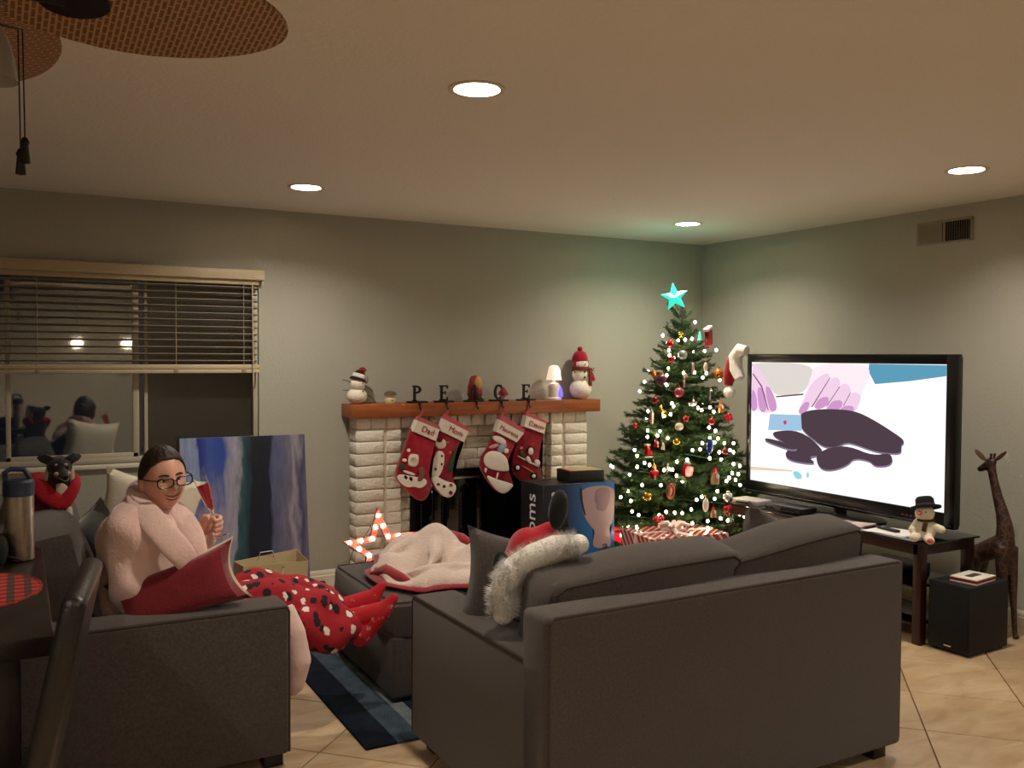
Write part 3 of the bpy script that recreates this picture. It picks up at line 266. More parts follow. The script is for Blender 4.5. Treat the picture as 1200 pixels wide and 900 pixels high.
ORN = [('ball', 'red', (4.031, 5.051, 1.612), 0.0253), ('bow', 'gold', (4.1, 5.015, 1.684), 0.0345), ('tree', 'teal', (4.249, 4.99, 1.674), 0.0345), ('stocking', 'red', (4.335, 5.0, 1.676), 0.0759), ('ball', 'clear', (4.07, 4.958, 1.534), 0.0345), ('ball', 'red', (4.008, 5.002, 1.504), 0.023), ('frame', 'photo', (4.106, 4.89, 1.44), 0.0403), ('oval', 'photo', (4.217, 4.886, 1.451), 0.0345), ('ball', 'orange', (4.376, 4.934, 1.402), 0.0403), ('drop', 'orange', (3.921, 5.08, 1.395), 0.0345), ('ball', 'plum', (3.932, 5.016, 1.361), 0.0403), ('cane', 'stripe', (4.033, 4.892, 1.357), 0.046), ('ball', 'pink', (3.982, 4.883, 1.276), 0.0345), ('ball', 'darkred', (3.869, 5.0, 1.22), 0.0253), ('disc', 'white', (3.829, 4.984, 1.104), 0.046), ('deer', 'gold', (3.882, 4.922, 1.147), 0.046), ('boat', 'silver', (4.044, 4.812, 1.208), 0.046), ('fish', 'cream', (3.929, 4.813, 1.048), 0.0437), ('ball', 'red', (3.976, 4.8, 1.1), 0.0207), ('ball', 'red', (4.142, 4.732, 1.082), 0.023), ('ball', 'red', (3.77, 5.094, 1.042), 0.0184), ('nutcracker', 'orange', (4.26, 4.773, 1.176), 0.0403), ('bell', 'red', (4.32, 4.76, 1.11), 0.0322), ('cane', 'silver', (4.187, 4.804, 1.258), 0.0403), ('ball', 'gold', (3.887, 4.787, 0.948), 0.023), ('oval', 'blue', (4.076, 4.671, 0.921), 0.0517), ('skate', 'red', (3.751, 4.916, 0.878), 0.046), ('gnome', 'red', (3.797, 4.892, 0.937), 0.0287), ('ball', 'darkred', (4.187, 4.643, 0.885), 0.023), ('ginger', 'orange', (3.735, 4.828, 0.75), 0.0517), ('mitten', 'red', (3.898, 4.683, 0.763), 0.0575), ('gnome', 'tan', (4.057, 4.594, 0.73), 0.0517), ('star', 'silver', (3.803, 4.769, 0.776), 0.0345), ('wreath', 'rust', (3.779, 4.709, 0.631), 0.046), ('ball', 'gold', (3.669, 4.813, 0.59), 0.0299), ('oval', 'white', (3.947, 4.557, 0.551), 0.046), ('bow', 'red', (4.088, 4.502, 0.526), 0.0517), ('bow', 'red', (3.677, 4.702, 0.459), 0.0575), ('ball', 'silver', (4.11, 4.527, 0.594), 0.0345), ('gnome', 'tan', (3.984, 4.524, 0.508), 0.0345), ('angel', 'white', (3.819, 4.846, 0.917), 0.023)]
TVPIC = [('sleeve', [(4.643, 1.491), (4.083, 1.489), (4.113, 1.372), (4.169, 1.287), (4.402, 1.265), (4.439, 1.296), (4.513, 1.374), (4.643, 1.453)]), ('line', [(4.411, 1.264), (4.169, 1.291), (4.169, 1.281), (4.402, 1.256)]), ('teal', [(3.665, 1.487), (3.156, 1.483), (3.157, 1.424), (3.385, 1.391), (3.62, 1.367), (3.668, 1.442)]), ('skinw', [(4.083, 1.489), (3.715, 1.486), (3.643, 1.443), (3.711, 1.311), (3.746, 1.227), (3.827, 1.222), (4.109, 1.195), (4.177, 1.255), (4.121, 1.359)]), ('skinm', [(4.212, 1.183), (4.16, 1.256), (4.104, 1.365), (3.97, 1.437), (3.953, 1.388), (4.015, 1.324), (4.085, 1.234), (4.15, 1.161), (4.195, 1.154)]), ('skinm', [(4.085, 1.221), (4.046, 1.296), (3.923, 1.413), (3.868, 1.378), (3.89, 1.317), (3.958, 1.228), (4.028, 1.197), (4.068, 1.197)]), ('skinm', [(3.989, 1.208), (3.935, 1.284), (3.846, 1.379), (3.785, 1.332), (3.813, 1.265), (3.857, 1.209), (3.933, 1.186), (3.973, 1.19)]), ('skinm', [(3.887, 1.192), (3.846, 1.246), (3.785, 1.32), (3.711, 1.299), (3.738, 1.227), (3.781, 1.177), (3.849, 1.17)]), ('skinp', [(4.209, 1.177), (4.168, 1.23), (4.118, 1.245), (4.118, 1.207), (4.158, 1.159), (4.195, 1.154)]), ('skinp', [(4.077, 1.216), (4.038, 1.268), (3.959, 1.283), (3.965, 1.23), (4.028, 1.197), (4.064, 1.197)]), ('skinp', [(3.978, 1.205), (3.935, 1.256), (3.851, 1.264), (3.86, 1.211), (3.933, 1.186), (3.965, 1.19)]), ('skinp', [(3.881, 1.19), (3.845, 1.231), (3.761, 1.232), (3.779, 1.179), (3.849, 1.17)]), ('skinm', [(4.643, 1.48), (4.571, 1.454), (4.485, 1.361), (4.392, 1.219), (4.396, 1.164), (4.481, 1.148), (4.527, 1.148), (4.584, 1.176), (4.584, 1.153), (4.637, 1.153)]), ('skinp', [(4.64, 1.303), (4.596, 1.291), (4.569, 1.184), (4.602, 1.152), (4.637, 1.153)]), ('skinp', [(4.587, 1.325), (4.512, 1.307), (4.482, 1.188), (4.509, 1.147), (4.555, 1.157)]), ('skinp', [(4.512, 1.334), (4.448, 1.316), (4.392, 1.206), (4.409, 1.159), (4.463, 1.162)]), ('gap', [(4.101, 1.208), (3.953, 1.4), (3.95, 1.396), (4.091, 1.207)]), ('gap', [(3.978, 1.221), (3.878, 1.347), (3.875, 1.343), (3.97, 1.223)]), ('gap', [(3.85, 1.227), (3.795, 1.314), (3.792, 1.312), (3.842, 1.23)]), ('gap', [(4.617, 1.412), (4.531, 1.327), (4.469, 1.169), (4.476, 1.166), (4.54, 1.32), (4.623, 1.405)]), ('rim', [(4.179, 1.135), (4.105, 1.169), (3.961, 1.186), (3.764, 1.189), (3.633, 1.146), (3.481, 1.076), (3.42, 1.041), (3.452, 1.013), (3.441, 0.971), (3.56, 0.965), (3.63, 0.97), (3.76, 0.997), (3.82, 1.0), (3.879, 0.967), (3.972, 0.956), (4.053, 0.992), (4.161, 1.053)]), ('dough', [(4.183, 1.146), (4.109, 1.18), (3.965, 1.197), (3.767, 1.199), (3.636, 1.156), (3.483, 1.086), (3.423, 1.051), (3.455, 1.023), (3.444, 0.981), (3.563, 0.975), (3.633, 0.98), (3.763, 1.008), (3.823, 1.011), (3.883, 0.978), (3.976, 0.967), (4.056, 1.003), (4.164, 1.065)]), ('rim', [(4.411, 1.015), (4.186, 1.039), (4.004, 0.941), (4.019, 0.895), (4.149, 0.882), (4.066, 0.859), (4.082, 0.842), (4.233, 0.841), (4.302, 0.86), (4.299, 0.9), (4.217, 0.92), (4.411, 0.982)]), ('dough', [(4.415, 1.026), (4.189, 1.05), (4.007, 0.951), (4.022, 0.906), (4.153, 0.893), (4.07, 0.87), (4.086, 0.853), (4.236, 0.853), (4.306, 0.872), (4.303, 0.911), (4.221, 0.932), (4.414, 0.993)]), ('rim', [(4.492, 0.964), (4.428, 0.967), (4.2, 0.935), (4.251, 0.907), (4.483, 0.946)]), ('dough', [(4.496, 0.976), (4.432, 0.978), (4.204, 0.946), (4.255, 0.918), (4.487, 0.958)]), ('rim', [(4.043, 0.88), (4.003, 0.922), (3.91, 0.959), (3.789, 0.973), (3.629, 0.935), (3.505, 0.965), (3.497, 0.897), (3.613, 0.875), (3.642, 0.904), (3.758, 0.91), (3.802, 0.863), (3.907, 0.821), (4.001, 0.816)]), ('dough', [(4.046, 0.891), (4.007, 0.933), (3.913, 0.97), (3.792, 0.984), (3.632, 0.945), (3.508, 0.975), (3.5, 0.907), (3.617, 0.885), (3.645, 0.915), (3.761, 0.92), (3.805, 0.874), (3.91, 0.831), (4.005, 0.827)]), ('cutter', [(4.454, 1.143), (4.183, 1.153), (4.173, 1.051), (4.47, 1.035)]), ('dot', [(4.337, 1.104), (4.31, 1.112), (4.301, 1.091), (4.324, 1.076)]), ('tan', [(4.629, 0.773), (4.235, 0.791), (4.252, 0.78), (4.629, 0.75)]), ('cyan', [(4.252, 0.786), (4.184, 0.788), (4.158, 0.746), (4.217, 0.732)]), ('cyan', [(4.126, 0.794), (4.104, 0.79), (4.113, 0.751), (4.13, 0.762)])]
TVSCR = [(4.643, 1.491), (3.156, 1.483), (3.151, 0.676), (4.628, 0.682)]
BOXSEAT = [(3.252, 0.655), (3.533, 0.656), (3.536, 0.519), (3.518, 0.4), (3.485, 0.361), (3.502, 0.331), (3.507, 0.267), (3.495, 0.232), (3.364, 0.238), (3.359, 0.295), (3.375, 0.356), (3.35, 0.38), (3.291, 0.454), (3.261, 0.533)]
BOXRIM = [(3.25, 0.655), (3.268, 0.654), (3.275, 0.553), (3.303, 0.467), (3.291, 0.461), (3.261, 0.54)]
BOXREST = [(3.372, 0.644), (3.369, 0.546), (3.398, 0.53), (3.382, 0.51), (3.399, 0.488), (3.462, 0.483), (3.47, 0.51), (3.491, 0.537), (3.494, 0.643)]
BOXEARR = [(3.103, 0.538), (3.144, 0.514), (3.161, 0.424), (3.177, 0.367), (3.129, 0.371), (3.064, 0.432), (3.056, 0.487)]
LAPEL_NEAR = [(0.463, 3.858, 1.004), (0.395, 3.701, 1.002), (0.387, 3.545, 0.973), (0.423, 3.437, 0.918), (0.48, 3.375, 0.844), (0.534, 3.389, 0.775), (0.616, 3.578, 0.623)]
LAPEL_FAR = [(0.463, 3.858, 1.004), (0.525, 3.684, 0.935), (0.545, 3.535, 0.905), (0.565, 3.454, 0.841), (0.586, 3.439, 0.74)]
BRIM = [(1.426, 2.577, 0.666), (1.426, 2.58, 0.755), (1.464, 2.561, 0.817), (1.518, 2.533, 0.854), (1.58, 2.5, 0.883), (1.647, 2.464, 0.897)]
# ================================================================ the room
X0, X1, Y0, Y1, H = -3.0, 4.96, -3.2, 5.80, 2.44
CANS = [(1.40, 2.82), (1.40, 4.92), (4.07, 4.92), (4.07, 2.83)]
BACK_CANS = [(1.40, .72), (4.07, .72), (1.40, -1.38), (-1.27, .72), (-1.27, -1.38)]  # first two are unseen fill, added to lift the loveseat back and ceiling
def floor_mat():
    m = bpy.data.materials.new('travertine_tile'); m.use_nodes = True; nt = m.node_tree; N = nt.nodes; L = nt.links; b = N['Principled BSDF']
    tc = N.new('ShaderNodeTexCoord'); oi = N.new('ShaderNodeObjectInfo'); ad = N.new('ShaderNodeVectorMath'); ad.operation = 'ADD'
    L.new(tc.outputs['Object'], ad.inputs[0]); L.new(oi.outputs['Location'], ad.inputs[1])
    mp = N.new('ShaderNodeMapping'); mp.inputs['Scale'].default_value = (1, 2.4, 1); L.new(ad.outputs[0], mp.inputs['Vector'])
    n = N.new('ShaderNodeTexNoise'); n.inputs['Scale'].default_value = 5; n.inputs['Detail'].default_value = 9; n.inputs['Distortion'].default_value = .6
    L.new(mp.outputs[0], n.inputs['Vector'])
    r = N.new('ShaderNodeValToRGB'); L.new(n.outputs['Fac'], r.inputs['Fac'])
    r.color_ramp.elements[0].position = .3; r.color_ramp.elements[0].color = (*lin('AC8E6C'), 1)
    r.color_ramp.elements[1].position = .72; r.color_ramp.elements[1].color = (*lin('C9B292'), 1)
    mx = N.new('ShaderNodeMix'); mx.data_type = 'RGBA'; mx.blend_type = 'MULTIPLY'; mx.inputs['Factor'].default_value = 1
    L.new(r.outputs['Color'], mx.inputs['A'])
    r2 = N.new('ShaderNodeValToRGB'); L.new(oi.outputs['Random'], r2.inputs['Fac'])
    r2.color_ramp.elements[0].color = (.86, .84, .8, 1); r2.color_ramp.elements[1].color = (1, 1, 1, 1)
    L.new(r2.outputs['Color'], mx.inputs['B']); L.new(mx.outputs['Result'], b.inputs['Base Color'])
    b.inputs['Roughness'].default_value = .38; return m
M_TILE = floor_mat(); M_GROUT = mat('grout', '7E6448', .9)
mb = MB(); mb.poly([(X0-.2, Y0-.2, -.012), (X1+.2, Y0-.2, -.012), (X1+.2, Y1+.2, -.012), (X0-.2, Y1+.2, -.012)], [(0, 1, 2, 3)])
floor = struct(mb.build('floor', M_GROUT, smooth=False))
def clip(poly, f):
    out = []
    for i in range(len(poly)):
        a, b = poly[i-1], poly[i]; fa, fb = f(a), f(b)
        if (fa >= 0) != (fb >= 0):
            t = fa/(fa-fb); out.append((a[0]+(b[0]-a[0])*t, a[1]+(b[1]-a[1])*t))
        if fb >= 0: out.append(b)
    return out
S_ = .6405; U0 = .857; V0 = 4.346; g = .004
def tile_mesh(pl):
    mb = MB(); n = len(pl); cx = sum(p[0] for p in pl)/n; cy = sum(p[1] for p in pl)/n
    A = [mb.bm.verts.new((p[0], p[1], -.012)) for p in pl]; B = [mb.bm.verts.new((p[0], p[1], -.0015)) for p in pl]
    Cc = [mb.bm.verts.new((cx+(p[0]-cx)*.992, cy+(p[1]-cy)*.992, 0)) for p in pl]
    for P, Q in ((A, B), (B, Cc)):
        for j in range(n): mb.bm.faces.new((P[j], P[(j+1) % n], Q[(j+1) % n], Q[j]))
    mb.bm.faces.new(Cc); return mb
full = None
for i in range(-16, 9):
    for j in range(-18, 13):
        us = (U0+i*S_+g, U0+(i+1)*S_-g); vs = (V0+j*S_+g, V0+(j+1)*S_-g)
        pl = [((u+v)/2, (v-u)/2) for u, v in ((us[0], vs[0]), (us[1], vs[0]), (us[1], vs[1]), (us[0], vs[1]))]
        c = ((us[0]+us[1]+vs[0]+vs[1])/4, (vs[0]+vs[1]-us[0]-us[1])/4)
        if c[1] < -.9 or c[0] < -1.7: continue
        q = pl
        for f in (lambda p: p[0]-X0, lambda p: X1-p[0], lambda p: p[1]-Y0, lambda p: Y1-p[1]): q = clip(q, f) if q else q
        if len(q) < 3: continue
        if max(abs(a[0]-b[0])+abs(a[1]-b[1]) for a, b in zip(q, pl)) < 1e-9 and len(q) == 4:
            if full is None:
                o = tile_mesh([(p[0]-c[0], p[1]-c[1]) for p in pl]).build('tile', M_TILE, floor, smooth=False); full = o.data
            else: o = link('tile', full, floor)
            o.location = (c[0], c[1], 0)
        else:
            tile_mesh(q).build('tile', M_TILE, floor, smooth=False)
# ceiling with round holes for the cans
def ceiling():
    mb = MB(); xs = {X0, X1}; ys = {Y0, Y1}; hs = .16
    allc = CANS+BACK_CANS
    for x, y in allc: xs |= {x-hs, x+hs}; ys |= {y-hs, y+hs}
    xs = sorted(xs); ys = sorted(ys)
    xs = [x for i, x in enumerate(xs) if i == 0 or x-xs[i-1] > 1e-6]; ys = [y for i, y in enumerate(ys) if i == 0 or y-ys[i-1] > 1e-6]
    # merge nearly equal lines is avoided by cell test below
    for a, b in zip(xs, xs[1:]):
        for c, d in zip(ys, ys[1:]):
            mx, my = (a+b)/2, (c+d)/2
            if any(abs(mx-x) < hs and abs(my-y) < hs for x, y in allc): continue
            mb.poly([(a, c, H), (b, c, H), (b, d, H), (a, d, H)], [(0, 1, 2, 3)])
    for x, y in allc:
        n = 32; I = []; O = []
        for k in range(n):
            t = 2*math.pi*k/n; cx, sx = math.cos(t), math.sin(t); m_ = hs/max(abs(cx), abs(sx))
            I.append(mb.bm.verts.new((x+.078*cx, y+.078*sx, H))); O.append(mb.bm.verts.new((x+m_*cx, y+m_*sx, H)))
        for k in range(n): mb.bm.faces.new((I[k], O[k], O[(k+1) % n], I[(k+1) % n]))
    return mb
struct(ceiling().build('ceiling', M_CEIL, smooth=False, fix=False))
# walls; back wall has the window opening
WX0, WX1, WZ0, WZ1 = -.14, 1.345, .87, 2.0
def quad(mb, p): mb.poly(p, [(0, 1, 2, 3)])
mb = MB()
for a, b, c, d in ((X0, WX0, 0, H), (WX1, X1, 0, H), (WX0, WX1, 0, WZ0), (WX0, WX1, WZ1, H)): quad(mb, [(a, Y1, c), (b, Y1, c), (b, Y1, d), (a, Y1, d)])
for p in ([(WX0, Y1, WZ0), (WX0, Y1+.12, WZ0), (WX0, Y1+.12, WZ1), (WX0, Y1, WZ1)], [(WX1, Y1, WZ0), (WX1, Y1+.12, WZ0), (WX1, Y1+.12, WZ1), (WX1, Y1, WZ1)], [(WX0, Y1, WZ0), (WX1, Y1, WZ0), (WX1, Y1+.12, WZ0), (WX0, Y1+.12, WZ0)], [(WX0, Y1, WZ1), (WX1, Y1, WZ1), (WX1, Y1+.12, WZ1), (WX0, Y1+.12, WZ1)]): quad(mb, p)
struct(mb.build('wall_back', M_WALL, smooth=False))
mb = MB(); quad(mb, [(X1, Y0, 0), (X1, Y1, 0), (X1, Y1, H), (X1, Y0, H)]); struct(mb.build('wall_right', M_WALL, smooth=False))
mb = MB(); quad(mb, [(X0, Y0, 0), (X0, Y1, 0), (X0, Y1, H), (X0, Y0, H)]); struct(mb.build('wall_left', M_WALL, smooth=False))
mb = MB(); quad(mb, [(X0, Y0, 0), (X1, Y0, 0), (X1, Y0, H), (X0, Y0, H)]); struct(mb.build('wall_front', M_WALL, smooth=False))
def skirting(name, a, b, nrm):
    a, b, nrm = Vector(a), Vector(b), Vector(nrm); prof = [(0, 0), (.016, 0), (.016, .062), (.012, .068), (.012, .084), (.006, .1), (0, .1)]
    mb = MB(); A = [mb.bm.verts.new(a+nrm*p+Vector((0, 0, z))) for p, z in prof]; B = [mb.bm.verts.new(b+nrm*p+Vector((0, 0, z))) for p, z in prof]
    for i in range(len(prof)): mb.bm.faces.new((A[i], A[(i+1) % len(prof)], B[(i+1) % len(prof)], B[i]))
    mb.bm.faces.new(A); mb.bm.faces.new(B[::-1]); return struct(mb.build(name, M_WHITE, smooth=False))
skirting('baseboard_back', (X0, Y1, 0), (1.93, Y1, 0), (0, -1, 0)); skirting('baseboard_back_corner', (3.73, Y1, 0), (X1, Y1, 0), (0, -1, 0)).name = 'baseboard_corner'
skirting('baseboard_right', (X1, Y0, 0), (X1, Y1-.016, 0), (-1, 0, 0))
# ---------------------------------------------------------------- window
M_ALU = mat('window_frame', 'B9B29F', .4); M_NIGHT = None
def pane_mat(name, refl, rough):
    m = bpy.data.materials.new(name); m.use_nodes = True; nt = m.node_tree; N = nt.nodes; N.clear()
    d = N.new('ShaderNodeBsdfTransparent'); d.inputs[0].default_value = (.8, .82, .8, 1)
    gl = N.new('ShaderNodeBsdfGlossy'); gl.inputs['Roughness'].default_value = rough; gl.inputs[0].default_value = (1, .98, .95, 1)
    mx = N.new('ShaderNodeMixShader'); mx.inputs[0].default_value = refl; o = N.new('ShaderNodeOutputMaterial')
    nt.links.new(d.outputs[0], mx.inputs[1]); nt.links.new(gl.outputs[0], mx.inputs[2]); nt.links.new(mx.outputs[0], o.inputs[0]); return m
win = thing('window_1', None, None); win['kind'] = 'structure'; win['label'] = 'dark two-pane sliding window in the back wall'
yb = Y1+.055
def bar(name, a, b, m=M_ALU, r=.003, par=None): return MB().box(a, b, r).build(name, m, par or win)
bar('frame_rail', (WX0, yb-.03, WZ0), (WX1, yb+.03, WZ0+.035)); bar('frame_rail', (WX0, yb-.03, WZ1-.035), (WX1, yb+.03, WZ1))
bar('frame_stile', (WX0, yb-.03, WZ0), (WX0+.03, yb+.03, WZ1)); bar('frame_stile', (WX1-.03, yb-.03, WZ0), (WX1, yb+.03, WZ1))
xm = .635
# sliding sash (left) frame and fixed mullion
for nm, a, b in (('sash_stile', (-.06, yb-.028, WZ0+.03), (-.035, yb-.005, WZ1-.03)), ('sash_stile', (xm-.03, yb-.028, WZ0+.03), (xm+.005, yb-.005, WZ1-.03)), ('sash_rail', (-.06, yb-.028, WZ0+.03), (xm, yb-.005, WZ0+.06)), ('sash_rail', (-.06, yb-.028, WZ1-.06), (xm, yb-.005, WZ1-.03)), ('mullion', (xm+.035, yb-.012, WZ0), (xm+.055, yb+.02, WZ1))): bar(nm, a, b)
MB().box((-.11, yb-.018, WZ0+.03), (xm, yb-.012, WZ1-.03)).build('pane', pane_mat('pane_reflective', .24, .03), win, smooth=False)
MB().box((xm, yb+.005, WZ0+.03), (WX1-.03, yb+.011, WZ1-.03)).build('pane', pane_mat('pane_screened', .07, .3), win, smooth=False)
MB().box((xm+.05, yb+.022, WZ0+.03), (WX1-.03, yb+.024, WZ1-.03)).build('insect_screen', mat('screen_mesh', '3A3733', .9), win, smooth=False)
bar('sill', (WX0-.02, Y1-.02, WZ0-.028), (WX1+.02, Y1+.03, WZ0), M_WHITE, .006)
# ---------------------------------------------------------------- blind
M_SLAT = mat('blind_slat', '8E8470', .45); M_VAL = mat('blind_valance', 'B8A98C', .5)
bl = thing('window_blind', 'beige horizontal slat blind half raised over the dark window', 'blind', (WX0, Y1, WZ1))
def P(o): return o
MB().box((WX0-.01, Y1-.075, 1.985), (WX1+.02, Y1-.06, 2.047), .004).box((WX0-.01, Y1-.06, 1.985), (WX0+.0, Y1+.0, 2.047), .002).box((WX1+.01, Y1-.06, 1.985), (WX1+.02, Y1, 2.047), .002).build('valance', M_VAL, bl, M=Matrix.Translation((-WX0, -Y1, -WZ1)))
MB().box((WX0+.01, Y1-.05, 1.955), (WX1-.01, Y1-.005, 1.995), .003).build('headrail', M_VAL, bl, M=Matrix.Translation((-WX0, -Y1, -WZ1)))
sl = None
for k in range(12):
    z = 1.937-k*.0415
    if sl is None:
        mb = MB(); n = 6
        pr = [(-.024+.048*i/n, .004*math.sin(math.pi*i/n)) for i in range(n+1)]
        pr = pr+[(a, b-.003) for a, b in reversed(pr)]
        A = [mb.bm.verts.new((0, a, b)) for a, b in pr]; B = [mb.bm.verts.new((WX1-WX0-.03, a, b)) for a, b in pr]
        for i in range(len(pr)): mb.bm.faces.new((A[i], A[(i+1) % len(pr)], B[(i+1) % len(pr)], B[i]))
        mb.bm.faces.new(A); mb.bm.faces.new(B[::-1]); o = mb.build('slat', M_SLAT, bl); sl = o.data
    else: o = link('slat', sl, bl)
    o.location = (.015, -.028, z-WZ1); o.rotation_euler = (R(-10), 0, 0)
MB().box((.01, -.055, 1.405-WZ1), (WX1-WX0-.01, -.003, 1.428-WZ1), .004).box((.01, -.055, 1.43-WZ1), (WX1-WX0-.01, -.003, 1.458-WZ1), .004).build('bottom_rail', M_VAL, bl)
for x in (.24, .98, 1.38):
    MB().tube([(x, -.056, 1.42-WZ1), (x, -.056, -.03)], .0016, 5).build('ladder_cord', M_VAL, bl)
    MB().box((x-.013, -.059, 1.408-WZ1), (x+.013, -.054, 1.43-WZ1), .002).build('cord_button', M_SLAT, bl)
MB().tube([(1.43, -.07, -.03), (1.435, -.07, -.68)], .004, 8).build('tilt_wand', M_VAL, bl)
# ---------------------------------------------------------------- recessed lamps
M_TRIM = mat('lamp_trim', 'CFC4B0', .5); M_BAF = mat('lamp_baffle', 'E4DCCB', .4)
can_proto = None
labs = ['round recessed ceiling lamp nearest the camera, left of centre', 'round recessed ceiling lamp above the canvas and window end', 'round recessed ceiling lamp above the christmas tree', 'round recessed ceiling lamp above the subwoofer, near the wall vent', 'added unseen ceiling fill lamp just behind the camera, fireplace side', 'added unseen ceiling fill lamp behind the camera along the right wall', 'recessed ceiling lamp deep in the rear of the room', 'recessed ceiling lamp behind the camera on the left', 'recessed ceiling lamp in the far rear left of the room']
E_LAMP = emis('lamp_lens', 'FFF2DC', 30)
for i, (x, y) in enumerate(CANS+BACK_CANS):
    t = thing('recessed_lamp', labs[i], 'ceiling lamp', (x, y, H), 0, 'recessed ceiling lamps')
    if can_proto is None:
        rg = MB().lathe([(.078, .0), (.1, .0), (.1, -.004), (.094, -.007), (.08, -.004), (.0775, .002)], cap=False).build('trim_ring', M_TRIM, t)
        bf = MB().lathe([(.0775, 0), (.076, .02), (.07, .05)], cap=False).build('baffle', M_BAF, t)
        le = MB().lathe([(.001, .047), (.045, .045), (.0695, .049)], cap=False).build('lens', E_LAMP, t); can_proto = (rg.data, bf.data, le.data)
    else:
        for nm, d in zip(('trim_ring', 'baffle', 'lens'), can_proto): link(nm, d, t)
    ld = bpy.data.lights.new('recessed_lamp_light', 'AREA'); ld.shape = 'DISK'; ld.size = .11; ld.energy = CAN_W if i < 4 else (CAN_W*.62 if i in (4, 5) else CAN_W*2.0); ld.color = CAN_COL
    lo = bpy.data.objects.new('lamp_light', ld); COL.objects.link(lo); lo.parent = t; lo.location = (0, 0, .042)
# ---------------------------------------------------------------- wall vent
v = thing('wall_vent', 'small two-section air vent high on the right wall', 'vent', (X1, 3.585, 2.22)); M_VENT = mat('vent_paint', '8E8775', .5)
MB().box((-.008, -.19, .0), (0, .19, .012), .002).box((-.008, -.19, .128), (0, .19, .14), .002).box((-.008, -.19, 0), (0, -.172, .14), .002).box((-.008, .172, 0), (0, .19, .14), .002).box((-.01, -.006, .01), (0, .006, .13), .002).build('frame', M_VENT, v)
MB().box((-.001, -.175, .01), (.0, .175, .13)).build('duct_backing', M_BLACKM, v, smooth=False)
for k in range(22):
    y = -.165+k*.0157
    if abs(y) < .008: continue
    a = R(-52) if y > 0 else R(36)
    MB().box((-.0085, -.0007, .012), (.0085, .0007, .128)).build('slat', M_VENT, v, smooth=False, M=TRS((-.0075, y, 0), (0, 0, a)))
# ---------------------------------------------------------------- pendants in the kitchen end (seen mirrored in the window)
for x, lb in ((.75, 'glowing globe pendant behind the camera, mirrored larger in the window pane'), (1.41, 'glowing globe pendant behind the camera, mirrored near the window mullion')):
    t = thing('pendant_lamp', lb, 'pendant lamp', (x, -2.6, H), 0, 'kitchen pendants')
    MB().lathe([(.05, 0), (.05, -.02), (.004, -.03), (.004, -.68), (.03, -.69), (.03, -.72)], n=16).build('stem', M_BLACKM, t)
    MB().ell((0, 0, -.77), .07).build('globe', emis('pendant_globe', 'FFE6C4', 9), t)
# ================================================================ fireplace
M_BRICK = mat('white_painted_brick', 'E4DDD0', .8, bump=.8, bscale=45, var=.06, vscale=9)
M_MORT = mat('white_mortar', 'C9BFAE', .9, bump=.5, bscale=80)
M_OAK = mat('mantel_oak', '8A4A22', .45, var=.22, vscale=3, bump=.15, bscale=30)
def grain(m, sx=(1, 14, 14)):
    nt = m.node_tree; n = [q for q in nt.nodes if q.type == 'TEX_NOISE'][0]; tc = [q for q in nt.nodes if q.type == 'TEX_COORD'][0]
    mp = nt.nodes.new('ShaderNodeMapping'); mp.inputs['Scale'].default_value = sx; nt.links.new(tc.outputs['Object'], mp.inputs['Vector']); nt.links.new(mp.outputs[0], n.inputs['Vector'])
grain(M_OAK)
FX0, FX1, FY, FZ = 1.932, 3.735, 5.645, 1.11
fp = thing('fireplace', 'white painted brick fireplace with black glass doors under oak mantel', 'fireplace', (2.83, Y1, 0))
OFF = Matrix.Translation((-2.83, -Y1, 0))
CY = 5.715           # recessed centre face
OX0, OX1, OZ = 2.345, 3.33, .72
mb = MB(); mb.box((FX0+.006, FY+.012, 0), (2.246, Y1-.001, FZ-.002)); mb.box((3.424, FY+.012, 0), (FX1-.006, Y1-.001, FZ-.002))
mb.box((2.246, CY+.012, OZ), (3.424, Y1-.001, FZ-.002)); mb.box((2.246, CY+.012, 0), (OX0, Y1-.001, OZ)); mb.box((OX1, CY+.012, 0), (3.424, Y1-.001, OZ))
mb.build('mortar_core', M_MORT, fp, smooth=False, M=OFF)
bvar = {}
def brick(x0, x1, z0, z1, yf, yb_, name='brick'):
    k = (round(x1-x0, 3), round(z1-z0, 3), round(yb_-yf, 3), random.randint(0, 3))
    if k not in bvar:
        mb = MB(); w2, h2, d = (x1-x0)/2, (z1-z0)/2, yb_-yf
        mb.box((-w2, 0, -h2), (w2, d, h2), .009, 2)
        for q in mb.bm.verts: q.co += Vector((random.uniform(-.0025, .0025), random.uniform(-.003, .003), random.uniform(-.003, .003)))
        o = mb.build(name, M_BRICK, fp, ang=60); bvar[k] = o.data
    else: o = link(name, bvar[k], fp)
    o.location = ((x0+x1)/2-2.83, yf-Y1+random.uniform(-.003, .003), (z0+z1)/2); o.rotation_euler = (random.uniform(-.012, .012), random.uniform(-.008, .008), random.uniform(-.012, .012))
nr = 13; rh = 1.03/nr; gp = .007
for r_ in range(nr):
    z0 = r_*rh+gp/2; z1 = (r_+1)*rh-gp/2
    # pillars: a long brick with a half brick, the half next to the opening
    brick(FX0, 2.128, z0, z1, FY, Y1-.02); brick(2.15, 2.25, z0, z1, FY, Y1-.02)
    brick(3.539, FX1, z0, z1, FY, Y1-.02); brick(3.42, 3.517, z0, z1, FY, Y1-.02)
    if z1 < OZ+.01:
        brick(2.256, OX0, z0, z1, CY, Y1-.02); brick(OX1, 3.414, z0, z1, CY, Y1-.02)
    else:
        x = 2.256-(.1 if r_ % 2 else 0)
        while x < 3.41:
            a, b = max(x, 2.256), min(x+.195, 3.414)
            if b-a > .03: brick(a, b, z0, z1, CY, Y1-.02)
            x += .202
